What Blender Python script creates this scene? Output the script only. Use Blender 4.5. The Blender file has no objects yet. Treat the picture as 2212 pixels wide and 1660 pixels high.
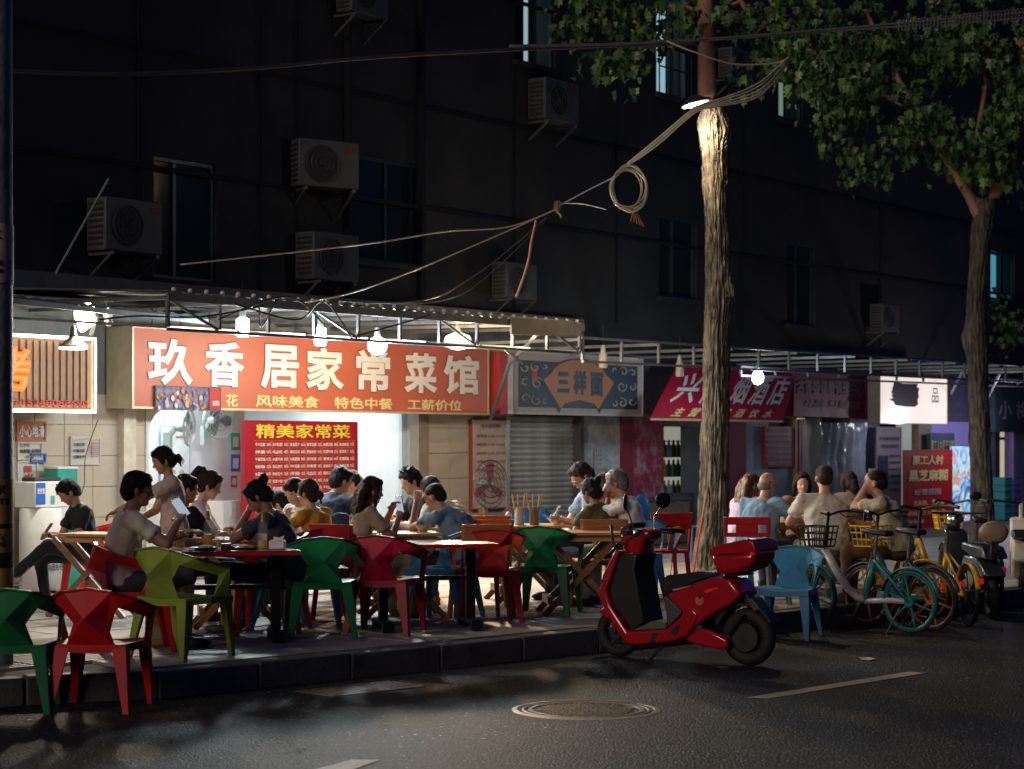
import bpy, bmesh, math, random
from mathutils import Vector as V, Matrix, noise
rnd = random.Random(7)
R = math.radians
PI = math.pi
S = bpy.context.scene
COL = S.collection

# ------------------------------------------------------------------ camera
# metres; camera stands across the road at the origin and looks along +Y
F, HX, HY, H = 4300.0, 1106.0, 955.0, 1.65
cd = bpy.data.cameras.new('camera'); cam = bpy.data.objects.new('camera', cd); COL.objects.link(cam)
cam.location = (0, 0, H); cam.rotation_euler = (R(90), 0, 0)
cd.sensor_width = 36.0; cd.lens = 36.0 * F / 2212; cd.shift_y = 125 / 2212
cd.clip_end = 400; cd.clip_start = .1
cd.dof.use_dof = True; cd.dof.focus_distance = 15.5; cd.dof.aperture_fstop = 3.2
S.camera = cam
# ------------------------------------------------------------------ night sky, and an added fill lamp standing in for unseen street light
w = bpy.data.worlds.new('World'); S.world = w; w.use_nodes = True
nt = w.node_tree; bg = nt.nodes['Background']
sky = nt.nodes.new('ShaderNodeTexSky'); sky.sky_type = 'NISHITA'; sky.sun_disc = False
sky.sun_elevation = R(1.0); sky.sun_rotation = R(218); sky.air_density = 1.4; sky.ozone_density = 8
nt.links.new(sky.outputs[0], bg.inputs[0]); bg.inputs[1].default_value = 0.15
sl = bpy.data.lights.new('fill_sun', 'SUN'); sl.energy = .82; sl.angle = R(22); sl.color = (1.0, .82, .64)
so = bpy.data.objects.new('fill_sun', sl); COL.objects.link(so)
so.rotation_euler = V((.575, .74, -.35)).to_track_quat('-Z', 'Y').to_euler()
S.view_settings.view_transform = 'Standard'; S.view_settings.look = 'None'
S.view_settings.exposure = 0; S.view_settings.gamma = 1; S.view_settings.use_curve_mapping = False
S.render.engine = 'CYCLES'
cy = S.cycles
cy.use_denoising = True; cy.max_bounces = 7; cy.diffuse_bounces = 3; cy.glossy_bounces = 3; cy.transmission_bounces = 6
cy.transparent_max_bounces = 12; cy.sample_clamp_indirect = 4; cy.caustics_reflective = False; cy.caustics_refractive = False
cy.blur_glossy = 0.5

# ------------------------------------------------------------------ placing helpers
def at(x, y, d):
    "point seen at (x, y) at distance d along the view"
    return V(((x - HX) / F * d, d, H - (y - HY) / F * d))
def gr(x, y, z=0.0):
    "point of the level z seen at (x, y)"
    d = F * (H - z) / (y - HY)
    return V(((x - HX) / F * d, d, z))
U2 = V((.596, .803)); N2 = V((.803, -.596)); FA = math.atan2(U2.y, U2.x)
_d0 = F * 1.47 / 314.0
C0 = (60 - HX) / F * _d0 * N2.x + _d0 * N2.y
SW = .18                                   # level of the pavement
def fac(x, y, out=0.0):
    "along / height on the plane that stands `out` metres in front of the shop fronts"
    a = (x - HX) / F
    d = (C0 + out) / (a * N2.x + N2.y)
    return (a * d * U2.x + d * U2.y, H - (y - HY) / F * d)
def fpt(s, out, z):
    p = U2 * s + N2 * (C0 + out)
    return V((p.x, p.y, z))
def fp(x, y, out=0.0):
    s, z = fac(x, y, out); return fpt(s, out, z)

# ------------------------------------------------------------------ materials
_mats = {}
def mat(name, col=(.5, .5, .5), rough=.5, metal=0.0, var=.12, vs=9.0, bump=0.0, bs=60.0, emit=None, es=1.0,
        trans=0.0, ior=1.45, coat=0.0, spec=.5, alpha=1.0, stretch=None, dirt=None, ds=2.2):
    if name in _mats: return _mats[name]
    m = bpy.data.materials.new(name); m.use_nodes = True; n = m.node_tree.nodes; l = m.node_tree.links
    b = n['Principled BSDF']; c = (*col, 1)
    b.inputs['Roughness'].default_value = rough; b.inputs['Metallic'].default_value = metal
    b.inputs['Specular IOR Level'].default_value = spec; b.inputs['Coat Weight'].default_value = coat
    b.inputs['IOR'].default_value = ior; b.inputs['Transmission Weight'].default_value = trans
    b.inputs['Alpha'].default_value = alpha
    tc = n.new('ShaderNodeTexCoord'); vec = tc.outputs['Object']
    if stretch:
        mp = n.new('ShaderNodeMapping'); mp.inputs['Scale'].default_value = stretch
        l.new(vec, mp.inputs[0]); vec = mp.outputs[0]
    if var > 0:
        no = n.new('ShaderNodeTexNoise'); no.inputs['Scale'].default_value = vs; no.inputs['Detail'].default_value = 5
        l.new(vec, no.inputs['Vector'])
        rp = n.new('ShaderNodeValToRGB')
        rp.color_ramp.elements[0].position = .3; rp.color_ramp.elements[1].position = .7
        rp.color_ramp.elements[0].color = (*[max(0, q * (1 - var)) for q in col], 1)
        rp.color_ramp.elements[1].color = (*[min(1, q * (1 + var)) for q in col], 1)
        l.new(no.outputs[0], rp.inputs[0]); out = rp.outputs[0]
        if dirt:
            n2 = n.new('ShaderNodeTexNoise'); n2.inputs['Scale'].default_value = ds; n2.inputs['Detail'].default_value = 8
            n2.inputs['Roughness'].default_value = .7
            l.new(tc.outputs['Object'], n2.inputs['Vector'])
            r2 = n.new('ShaderNodeValToRGB'); r2.color_ramp.elements[0].position = .48; r2.color_ramp.elements[1].position = .66
            r2.color_ramp.elements[0].color = (0, 0, 0, 1); r2.color_ramp.elements[1].color = (.8, .8, .8, 1)
            l.new(n2.outputs[0], r2.inputs[0])
            mx = n.new('ShaderNodeMix'); mx.data_type = 'RGBA'
            l.new(r2.outputs[0], mx.inputs['Factor']); l.new(out, mx.inputs['A']); mx.inputs['B'].default_value = (*dirt, 1)
            out = mx.outputs['Result']
        l.new(out, b.inputs['Base Color'])
        mr = n.new('ShaderNodeMapRange'); mr.inputs['To Min'].default_value = max(.02, rough - .1); mr.inputs['To Max'].default_value = min(1, rough + .1)
        l.new(no.outputs[0], mr.inputs[0]); l.new(mr.outputs[0], b.inputs['Roughness'])
    else:
        b.inputs['Base Color'].default_value = c
    if bump > 0:
        nb = n.new('ShaderNodeTexNoise'); nb.inputs['Scale'].default_value = bs; nb.inputs['Detail'].default_value = 6
        l.new(vec, nb.inputs['Vector'])
        bp = n.new('ShaderNodeBump'); bp.inputs['Strength'].default_value = bump; bp.inputs['Distance'].default_value = .02
        l.new(nb.outputs[0], bp.inputs['Height']); l.new(bp.outputs[0], b.inputs['Normal'])
    if emit:
        b.inputs['Emission Color'].default_value = (*emit, 1); b.inputs['Emission Strength'].default_value = es
    _mats[name] = m
    return m

# ------------------------------------------------------------------ mesh builder
class MB:
    def __init__(s): s.v = []; s.f = []; s.m = []
    def add(s, vs, fs, mi=0):
        o = len(s.v); s.v += [V(q) for q in vs]
        for f in fs: s.f.append([i + o for i in f]); s.m.append(mi)
        return s
    def box(s, x0, x1, y0, y1, z0, z1, mi=0):
        return s.add([(x0, y0, z0), (x1, y0, z0), (x1, y1, z0), (x0, y1, z0), (x0, y0, z1), (x1, y0, z1), (x1, y1, z1), (x0, y1, z1)],
                     [(3, 2, 1, 0), (4, 5, 6, 7), (0, 1, 5, 4), (1, 2, 6, 5), (2, 3, 7, 6), (3, 0, 4, 7)], mi)
    def bar(s, p0, p1, w, h=None, w1=None, h1=None, up=(0, 0, 1), mi=0):
        p0 = V(p0); p1 = V(p1); h = h or w; w1 = w1 or w; h1 = h1 or h
        d = (p1 - p0).normalized(); a = d.cross(V(up))
        if a.length < 1e-3: a = d.cross(V((0, 1, 0)))
        a.normalize(); b = a.cross(d)
        q = []
        for p, ww, hh in ((p0, w, h), (p1, w1, h1)):
            q += [p - a * ww / 2 - b * hh / 2, p + a * ww / 2 - b * hh / 2, p + a * ww / 2 + b * hh / 2, p - a * ww / 2 + b * hh / 2]
        return s.add(q, [(3, 2, 1, 0), (4, 5, 6, 7), (0, 1, 5, 4), (1, 2, 6, 5), (2, 3, 7, 6), (3, 0, 4, 7)], mi)
    def cyl(s, p0, p1, r0, r1=None, n=10, mi=0):
        return s.tube([p0, p1], [r0, r0 if r1 is None else r1], n, mi)
    def tube(s, pts, r, n=6, mi=0, closed=False):
        pts = [V(p) for p in pts]; k = len(pts)
        rs = r if isinstance(r, (list, tuple)) else [r] * k
        o = []; prev = None
        for i, p in enumerate(pts):
            if closed: d = pts[(i + 1) % k] - pts[i - 1]
            else: d = pts[min(i + 1, k - 1)] - pts[max(i - 1, 0)]
            d = d.normalized() if d.length > 1e-9 else V((0, 0, 1))
            if prev is None:
                a = d.cross(V((0, 0, 1)))
                if a.length < 1e-2: a = d.cross(V((0, 1, 0)))
            else: a = prev - d * prev.dot(d)
            a.normalize(); prev = a; b = d.cross(a)
            for j in range(n):
                t = 2 * PI * j / n
                o.append(p + (a * math.cos(t) + b * math.sin(t)) * rs[i])
        fs = []
        for i in range(k if closed else k - 1):
            for j in range(n):
                a0 = i * n + j; a1 = i * n + (j + 1) % n; i2 = (i + 1) % k
                fs.append((a0, a1, i2 * n + (j + 1) % n, i2 * n + j))
        if not closed: fs += [tuple(range(n))[::-1], tuple(range((k - 1) * n, k * n))]
        return s.add(o, fs, mi)
    def ell(s, c, r, rot=None, nu=12, nv=8, mi=0):
        c = V(c); r = r if isinstance(r, (tuple, list)) else (r, r, r); o = []; fs = []
        for i in range(1, nv):
            th = PI * i / nv
            for j in range(nu):
                ph = 2 * PI * j / nu
                p = V((r[0] * math.sin(th) * math.cos(ph), r[1] * math.sin(th) * math.sin(ph), r[2] * math.cos(th)))
                if rot: p = rot @ p
                o.append(c + p)
        t = V((0, 0, r[2])); t = rot @ t if rot else t
        o += [c + t, c - t]; a = len(o) - 2
        for j in range(nu):
            k = (j + 1) % nu
            fs.append((a, j, k)); fs.append((a + 1, (nv - 2) * nu + k, (nv - 2) * nu + j))
            for i in range(nv - 2): fs.append((i * nu + j, (i + 1) * nu + j, (i + 1) * nu + k, i * nu + k))
        return s.add(o, fs, mi)
    def cap(s, p0, p1, r0, r1, n=10, mi=0):
        s.tube([p0, p1], [r0, r1], n, mi); s.ell(p0, r0, None, n, 6, mi); return s.ell(p1, r1, None, n, 6, mi)
    def lathe(s, prof, n=16, c=(0, 0, 0), mi=0):
        c = V(c); o = []; fs = []
        for r, z in prof:
            for j in range(n): o.append(c + V((r * math.cos(2 * PI * j / n), r * math.sin(2 * PI * j / n), z)))
        for i in range(len(prof) - 1):
            for j in range(n):
                k = (j + 1) % n; fs.append((i * n + j, i * n + k, (i + 1) * n + k, (i + 1) * n + j))
        fs += [tuple(range(n))[::-1], tuple(range((len(prof) - 1) * n, len(prof) * n))]
        return s.add(o, fs, mi)
    def prism(s, pts, t, mi=0):
        "polygon of 3-D points pushed along vector t"
        k = len(pts); t = V(t); q = [V(p) for p in pts]
        return s.add(q + [p + t for p in q], [tuple(range(k))[::-1], tuple(range(k, 2 * k))] + [(i, (i + 1) % k, (i + 1) % k + k, i + k) for i in range(k)], mi)
    def build(s, name, mats, parent=None, smooth=False, bev=0, loc=None, rot=None, seg=2):
        me = bpy.data.meshes.new(name); me.from_pydata([tuple(q) for q in s.v], [], s.f)
        ms = mats if isinstance(mats, (list, tuple)) else [mats]
        for m_ in ms: me.materials.append(m_)
        if len(ms) > 1: me.polygons.foreach_set('material_index', s.m)
        bm = bmesh.new(); bm.from_mesh(me); bmesh.ops.recalc_face_normals(bm, faces=bm.faces); bm.to_mesh(me); bm.free()
        if smooth:
            me.polygons.foreach_set('use_smooth', [True] * len(me.polygons))
            if smooth != 2:
                me.set_sharp_from_angle(angle=R(40))
        o = bpy.data.objects.new(name, me); COL.objects.link(o)
        if parent: o.parent = parent
        if loc is not None: o.location = loc
        if rot is not None: o.rotation_euler = rot
        if bev:
            b = o.modifiers.new('bevel', 'BEVEL'); b.width = bev; b.segments = seg; b.limit_method = 'ANGLE'; b.angle_limit = R(35)
            b.harden_normals = False
            me.polygons.foreach_set('use_smooth', [True] * len(me.polygons)); me.set_sharp_from_angle(angle=R(50))
        return o

def tag(o, label=None, cat=None, group=None, kind=None):
    if label: o['label'] = label
    if cat: o['category'] = cat
    if group: o['group'] = group
    if kind: o['kind'] = kind
    return o
def thing(name, label, cat, loc=(0, 0, 0), rz=0.0, group=None):
    o = bpy.data.objects.new(name, None); COL.objects.link(o); o.location = loc; o.rotation_euler = (0, 0, rz)
    o.empty_display_size = .1
    return tag(o, label, cat, group)
def kids(o): return [c for c in COL.objects if c.parent == o]
def copy_tree(o, parent=None, swap=None, tree=None):
    c = o.copy(); COL.objects.link(c); c.parent = parent
    if swap and c.type == 'MESH':
        for i, sl_ in enumerate(c.material_slots):
            if sl_.material in swap: sl_.link = 'OBJECT'; sl_.material = swap[sl_.material]
    for ch in (tree[o] if tree else kids(o)):
        copy_tree(ch, c, swap, tree)
    return c
def tree_of(o):
    d = {}
    def rec(q):
        d[q] = kids(q)
        for c in d[q]: rec(c)
    rec(o); return d

def fth(name, label, cat, x, y, out, group=None):
    "thing that hangs on / stands before the shop fronts: local x along the fronts, -y towards the road"
    return thing(name, label, cat, fp(x, y, out), FA, group)
def loc_(o, x, y, out):
    "pixel -> local coordinates (x along, z up) of a thing made by fth"
    p = fp(x, y, out); q = p - o.location
    return (q.x * U2.x + q.y * U2.y, q.z)

def text(parent, body, x0, x1, z0, z1, m, y=-.01, bold=.03, ext=.004, name='lettering', slant=0.0, squash=True):
    c = bpy.data.curves.new('t', 'FONT'); c.body = body; c.bevel_depth = bold; c.bevel_resolution = 0; c.extrude = .001
    c.resolution_u = 2
    o = bpy.data.objects.new('t', c); COL.objects.link(o)
    dg = bpy.context.evaluated_depsgraph_get()
    me = bpy.data.meshes.new_from_object(o.evaluated_get(dg))
    bpy.data.objects.remove(o); bpy.data.curves.remove(c)
    if not len(me.vertices): return None
    xs = [v.co.x for v in me.vertices]; ys = [v.co.y for v in me.vertices]; zs = [v.co.z for v in me.vertices]
    a, b, c_, d = min(xs), max(xs), min(ys), max(ys); zr = max(1e-4, max(zs) - min(zs))
    sx = (x1 - x0) / (b - a); sz = (z1 - z0) / (d - c_)
    if not squash: sx = sz = min(sx, sz)
    for v in me.vertices:
        X, Y, Z = v.co; zz = (Y - c_) * sz
        v.co = (x0 + (X - a) * sx + slant * zz, y - (Z - min(zs)) / zr * ext, z0 + zz)
    me.materials.clear(); me.materials.append(m); me.name = name
    for p in me.polygons: p.use_smooth = False; p.material_index = 0
    ob = bpy.data.objects.new(name, me); COL.objects.link(ob); ob.parent = parent
    return ob
def lamp(kind, name, loc, energy, col, size=.05, parent=None, spot=None, direction=None):
    l = bpy.data.lights.new(name, kind); l.energy = energy; l.color = col
    if kind == 'POINT': l.shadow_soft_size = size
    if kind == 'SPOT': l.shadow_soft_size = size; l.spot_size = spot; l.spot_blend = .5
    if kind == 'AREA': l.size = size
    o = bpy.data.objects.new(name, l); COL.objects.link(o); o.location = loc
    if parent: o.parent = parent
    if direction is not None: o.rotation_euler = V(direction).to_track_quat('-Z', 'Y').to_euler()
    return o
WARM = (1.0, .72, .42); COLD = (.80, .93, 1.0); NEUT = (1.0, .90, .76)
# ================================================================== ground
def asphalt_mat():
    m = bpy.data.materials.new('asphalt'); m.use_nodes = True; n = m.node_tree.nodes; l = m.node_tree.links
    b = n['Principled BSDF']; tc = n.new('ShaderNodeTexCoord')
    vo = n.new('ShaderNodeTexVoronoi'); vo.inputs['Scale'].default_value = 62; l.new(tc.outputs['Object'], vo.inputs[0])
    no = n.new('ShaderNodeTexNoise'); no.inputs['Scale'].default_value = 1.1; no.inputs['Detail'].default_value = 6; l.new(tc.outputs['Object'], no.inputs[0])
    r = n.new('ShaderNodeValToRGB'); r.color_ramp.elements[0].color = (.0015, .002, .0025, 1); r.color_ramp.elements[1].color = (.024, .026, .027, 1)
    r.color_ramp.elements[0].position = .1; r.color_ramp.elements[1].position = .80
    e_ = r.color_ramp.elements.new(.88); e_.color = (.045, .045, .045, 1); e_ = r.color_ramp.elements.new(.97); e_.color = (.30, .29, .27, 1)  # brightest chips stand for glints, painted into the colour
    l.new(vo.outputs['Color'], r.inputs[0])
    r3 = n.new('ShaderNodeMapRange'); r3.inputs[3].default_value = .2; r3.inputs[4].default_value = 1.7; l.new(no.outputs[0], r3.inputs[0])
    mx = n.new('ShaderNodeMix'); mx.data_type = 'RGBA'; mx.blend_type = 'MULTIPLY'; mx.inputs['Factor'].default_value = 1
    l.new(r.outputs[0], mx.inputs['A']); l.new(r3.outputs[0], mx.inputs['B']); l.new(mx.outputs['Result'], b.inputs['Base Color'])
    nb = n.new('ShaderNodeTexNoise'); nb.inputs['Scale'].default_value = 60; nb.inputs['Detail'].default_value = 3; l.new(tc.outputs['Object'], nb.inputs[0])
    ad = n.new('ShaderNodeMath'); ad.operation = 'SUBTRACT'; l.new(nb.outputs[0], ad.inputs[0]); l.new(vo.outputs['Distance'], ad.inputs[1])
    bp = n.new('ShaderNodeBump'); bp.inputs['Strength'].default_value = 1.0; bp.inputs['Distance'].default_value = .014
    l.new(ad.outputs[0], bp.inputs['Height']); l.new(bp.outputs[0], b.inputs['Normal'])
    b.inputs['Roughness'].default_value = .62; b.inputs['Specular IOR Level'].default_value = .25
    return m
ASPH = asphalt_mat()
ROADM = MB()
# a road sheet with a little wear: gentle undulation near the kerb
nx, ny = 60, 50
vv = [];
for j in range(ny + 1):
    for i in range(nx + 1):
        x = -12 + 34 * i / nx; y = -6 + 56 * j / ny
        vv.append((x, y, 0.0))
ROADM.add(vv, [(j * (nx + 1) + i, j * (nx + 1) + i + 1, (j + 1) * (nx + 1) + i + 1, (j + 1) * (nx + 1) + i) for j in range(ny) for i in range(nx)])
tag(ROADM.build('road', ASPH, smooth=2), kind='structure')
g = MB(); g.add([(-120, -60, -.06), (140, -60, -.06), (140, 220, -.06), (-120, 220, -.06)], [(0, 1, 2, 3)])
tag(g.build('ground', mat('earth', (.05, .05, .05), .9)), kind='structure')

KP = [V((-9.5, 10.2)), V((-5.2, 11.3)), V((-3.6, 12.15)), V((-3.05, 12.5)), V((-2.27, 12.82)), V((-1.12, 13.92)), V((.69, 15.68))]
KD = V((.717, .697)).normalized()
KP.append(KP[-1] + KD * 24)
KN = V((-KD.y, KD.x))
GRAN = mat('kerb_stone', (.10, .093, .085), .55, var=.25, vs=30, bump=.3, bs=90, dirt=(.05, .047, .045))
PAVE = [mat('paving_%d' % i, c, .5, var=.16, vs=5, bump=.18, bs=70, dirt=(.13, .115, .10), ds=1.7) for i, c in
        enumerate([(.34, .32, .285), (.30, .285, .25), (.37, .345, .30)])]
PBASE = mat('pavement_bed', (.10, .09, .08), .8)
sw = MB()
ins = [p + KN * .0 for p in KP]
poly = [V((p.x, p.y, SW - .02)) + V((KN.x, KN.y, 0)) * .16 for p in ins]
poly += [V((34, 48, SW - .02)), V((-30, 40, SW - .02)), V((-24, 12, SW - .02))]
sw.add(poly, [tuple(range(len(poly)))])
side = tag(sw.build('pavement', PBASE), kind='structure')
# kerb of separate stones
kr = thing('kerb', 'x', 'kerb'); del kr['category']; del kr['label']; tag(kr, kind='structure')
seglen = 0; k_i = 0
for i in range(len(KP) - 1):
    a, b = KP[i], KP[i + 1]; L = (b - a).length; nn = max(1, round(L / 1.0)); d = (b - a).normalized(); pn = V((-d.y, d.x))
    for j in range(nn):
        p = a + (b - a) * (j / nn); q = a + (b - a) * ((j + 1) / nn) - d * .012
        hj = rnd.uniform(-.009, .009)
        mb = MB(); A = [(p.x, p.y), (q.x, q.y), (q.x + pn.x * .15, q.y + pn.y * .15), (p.x + pn.x * .15, p.y + pn.y * .15)]
        mb.prism([(u, v_, -.05) for u, v_ in A], (0, 0, SW + .05 + hj))
        mb.build('kerbstone', GRAN, kr, bev=.012)
# paving slabs, laid in rows along the kerb
slab_proto = {}
def slab_mesh(kind, mi):
    if (kind, mi) in slab_proto: return slab_proto[(kind, mi)]
    mb = MB(); L, W = .79, .59
    if kind == 0: mb.box(0, L, 0, W, -.03, 0)
    else:
        mb.box(0, L, 0, W, -.03, -.012)
        for q in range(7): mb.box(0.004, L - .004, .02 + q * .083, .02 + q * .083 + .052, -.012, 0)
    o = mb.build('paving_slab', PAVE[mi]); me = o.data; bpy.data.objects.remove(o)
    slab_proto[(kind, mi)] = me; return me
base = KP[4] + KN * .20
cnt = 0
rows = 11
for r_ in range(rows):
    for c_ in range(-4, 27):
        p = base + KD * (c_ * .8 + (r_ % 2) * .4) + KN * (r_ * .6)
        # stay on the road side of the shop fronts and inside the view
        if p.dot(N2) < C0 + .75: continue
        if abs(p.x / p.y) > .30 or cnt >= 296: continue
        if (p - KP[4]).dot(KN) < .19: continue
        # left of the bend the kerb turns inward
        if p.x < -2.3 and p.y < 12.9 + (p.x + 2.3) * .35 + .1: continue
        me = slab_mesh(1 if r_ in (1, 2) else 0, rnd.choice((0, 0, 1, 2)))
        o = bpy.data.objects.new('paving_slab', me); COL.objects.link(o); o.parent = side
        o.location = (p.x, p.y, SW + rnd.uniform(-.003, .003)); o.rotation_euler = (rnd.uniform(-.003, .003), rnd.uniform(-.003, .003), math.atan2(KD.y, KD.x)); cnt += 1
# lane marks, manhole, drain grate
LM = mat('road_paint', (.45, .35, .22), .6, var=.25, vs=35, bump=.3, bs=80, dirt=(.25, .22, .18), ds=9)
def mark(pts):
    mb = MB(); mb.add([gr(x, y, .004) for x, y in pts], [tuple(range(len(pts)))]); tag(mb.build('lane_mark', LM), kind='structure')
mark([(1612, 1506), (1965, 1450), (2000, 1453), (1660, 1508)])
mark([(640, 1672), (760, 1640), (820, 1640), (735, 1672)])
mc = gr(1266, 1533); IRON = mat('manhole_iron', (.22, .18, .13), .45, .3, var=.3, vs=25, bump=.4, bs=60)
mh = thing('manhole_cover', 'round cast iron manhole cover with a raised brick tread in the road', 'manhole cover', (mc.x, mc.y, -.010), .5)
mb = MB(); mb.lathe([(.46, 0), (.46, .012), (.44, .016), (.425, .016), (.42, .008), (.40, .008)], 40); mb.build('frame_ring', IRON, mh, smooth=True)
mb = MB(); mb.lathe([(.398, 0), (.398, .014), (.385, .016), (.38, .008), (.36, .008), (.355, .016), (.335, .016), (.33, .007), (.001, .007)], 40); mb.build('lid', IRON, mh, smooth=True)
mb = MB()
for i in range(-8, 9):
    for j in range(-8, 9):
        x, y = i * .038, j * .038
        if math.hypot(x, y) < .295:
            if (i // 2 + j // 2) % 2: mb.box(x - .014, x + .014, y - .007, y + .007, .007, .015)
            else: mb.box(x - .007, x + .007, y - .014, y + .014, .007, .015)
t_ = mb.build('tread_pattern', IRON, mh); tag(t_, kind='stuff')
dp = gr(780, 1488)
dg_ = thing('drain_grate', 'iron drain grate with slots set in the road under the kerb', 'drain grate', (dp.x, dp.y, -.006), math.atan2(KD.y, KD.x))
mb = MB(); mb.box(-.4, .4, -.2, -.17, 0, .012).box(-.4, .4, .17, .2, 0, .012).box(-.4, -.37, -.17, .17, 0, .012).box(.37, .4, -.17, .17, 0, .012); mb.build('frame', IRON, dg_)
for i in range(14): MB().box(-.355 + i * .052, -.33 + i * .052, -.17, .17, 0, .010).build('grate_bar', IRON, dg_)
mb = MB(); mb.box(-.37, .37, -.17, .17, -.001, .003); mb.build('pit', mat('pit_black', (.01, .01, .01), .9), dg_)

# ================================================================== building
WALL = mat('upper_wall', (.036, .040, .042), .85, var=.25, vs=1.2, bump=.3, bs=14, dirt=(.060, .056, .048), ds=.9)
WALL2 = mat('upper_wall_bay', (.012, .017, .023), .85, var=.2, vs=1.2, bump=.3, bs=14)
TILE = mat('wall_tile', (.52, .45, .35), .35, var=.09, vs=3, bump=.06, bs=30, dirt=(.40, .33, .25), ds=1.4)
GROUT = mat('grout', (.30, .26, .21), .8)
bl = fth('apartment_building', 'dark apartment block rising above the row of shops', 'building', -400, 1269, -.45)
def P(x, y, out): return loc_(bl, x, y, out)
def bx(name, x0, x1, ztop, zbot, out0, out1, m, parent=bl, bev=0):
    "box on the fronts between pixel columns x0, x1 and heights"
    a = fac(x0, 900, max(out0, out1))[0] - SB; b = fac(x1, 900, max(out0, out1))[0] - SB
    return MB().box(a, b, -(out1 - OB), -(out0 - OB), zbot - ZB, ztop - ZB).build(name, m, parent, bev=bev)
SB = fac(-400, 1269, -.45)[0]; OB = -.45; ZB = bl.location.z
TOP = 11.0
# upper wall in bays with a recessed bay in the middle, window openings left out by building round them
openings = []          # (s0, s1, z0, z1) in fac coordinates
def opening(x0, y0, x1, y1, out=-.12):
    s0, z1 = fac(x0, y0, out); s1, _ = fac(x1, y0, out); _, z0 = fac(x0, y1, out)
    openings.append((s0, s1, z0, z1)); return openings[-1]
W = {}
W['a'] = opening(332, 334, 468, 600); W['b'] = opening(1112, -60, 1200, 130); W['c'] = opening(1418, -80, 1488, 200)
W['d'] = opening(1682, 110, 1735, 252); W['e'] = opening(1424, 462, 1505, 640); W['f'] = opening(1700, 520, 1760, 700)
W['g'] = opening(2140, 535, 2192, 645); W['h'] = opening(760, 330, 912, 560)
s_end = fac(2260, 900, 0)[0] + 14
zs = sorted({2.9, TOP} | {z for o in openings for z in o[2:] if 2.9 < z < TOP})
mbw = MB(); 
ss = sorted({SB, s_end} | {s for o in openings for s in o[:2]})
for i in range(len(ss) - 1):
    run = None
    for j in range(len(zs) - 1):
        cs, cz = (ss[i] + ss[i + 1]) / 2, (zs[j] + zs[j + 1]) / 2
        hole = any(o[0] < cs < o[1] and o[2] < cz < o[3] for o in openings)
        if not hole: mbw.box(ss[i] - SB, ss[i + 1] - SB, -(-.12 - OB), 0, zs[j] - ZB, zs[j + 1] - ZB)
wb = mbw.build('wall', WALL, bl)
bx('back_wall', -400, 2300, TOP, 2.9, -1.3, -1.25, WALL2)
# thin joints and bands on the wall (real strips)
for x in (300, 560, 640, 915, 1110, 1330, 1600, 1900):
    s = fac(x, 500, -.12)[0] - SB
    MB().box(s - .02, s + .02, -(-.10 - OB), -(-.12 - OB), 3.4 - ZB, TOP - ZB).build('wall_joint', WALL2, bl)
for z in (4.62, 5.9, 7.6):
    MB().box(0, s_end - SB, -(-.095 - OB), -(-.12 - OB), z - ZB, z + .05 - ZB).build('wall_band', WALL2, bl)
for x0, x1 in ((755, 760), (912, 918)):
    bx('downpipe', x0, x1, TOP, 3.2, -.11, -.02, WALL2)

GLASS = mat('dark_glass', (.02, .025, .03), .08, var=0, spec=.8)
FRAME = mat('window_frame', (.07, .11, .13), .4, .3)
def window(key, lab_on, curtain=None, lit=None, bars=False, mull=(.3, .98)):
    s0, s1, z0, z1 = W[key]; w_ = s1 - s0; h_ = z1 - z0
    f = bl
    fr = MB(); t = .045
    X0 = s0 - SB; Z0 = z0 - ZB; yf = -(-.16 - OB); 
    fr.box(X0, X0 + t, yf, yf + .06, Z0, Z0 + h_).box(X0 + w_ - t, X0 + w_, yf, yf + .06, Z0, Z0 + h_)
    fr.box(X0 + t, X0 + w_ - t, yf, yf + .06, Z0, Z0 + t).box(X0 + t, X0 + w_ - t, yf, yf + .06, Z0 + h_ - t, Z0 + h_)
    for q in mull: 
        if q < .95: fr.box(X0 + w_ * q - t / 2, X0 + w_ * q + t / 2, yf, yf + .06, Z0 + t, Z0 + h_ - t)
    wo = fr.build('window', FRAME, f)
    if lit:
        MB().box(X0 + t, X0 + w_ - t, yf + .32, yf + .34, Z0 + t, Z0 + h_ - t).build('lit_room', mat('lit_room_' + key, (.5, .6, .62), .9, var=.35, vs=.8, emit=lit, es=1.0), wo)
    MB().box(X0 + t, X0 + w_ - t, yf + .03, yf + .036, Z0 + t, Z0 + h_ - t).build('pane', GLASS if not lit else mat('clear_glass', (.9, .95, .95), .03, var=0, trans=1.0, ior=1.1), wo)
    if curtain:
        for (c0, c1) in curtain:
            mb = MB(); n_ = 14
            v0 = []
            for i in range(n_ + 1):
                xx = X0 + w_ * (c0 + (c1 - c0) * i / n_)
                yy = yf + .16 + .025 * math.sin(i * 1.9)
                v0 += [(xx, yy, Z0 + t), (xx, yy, Z0 + h_ - t)]
            mb.add(v0, [(2 * i, 2 * i + 2, 2 * i + 3, 2 * i + 1) for i in range(n_)])
            mb.build('curtain', mat('curtain', (.16, .15, .15), .8, var=.2), wo)
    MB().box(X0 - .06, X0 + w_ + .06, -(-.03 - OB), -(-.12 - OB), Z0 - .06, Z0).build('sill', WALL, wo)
    if bars:
        mb = MB()
        for q in range(1, 5): mb.box(X0 - .02, X0 + w_ + .02, yf - .12, yf - .10, Z0 + h_ * q / 5, Z0 + h_ * q / 5 + .02)
        for q in range(0, 6): mb.box(X0 + w_ * q / 5 - .008, X0 + w_ * q / 5 + .008, yf - .10, yf - .085, Z0, Z0 + h_)
        mb.build('window_bars', mat('iron_bars', (.03, .03, .035), .5, .6), wo)
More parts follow.
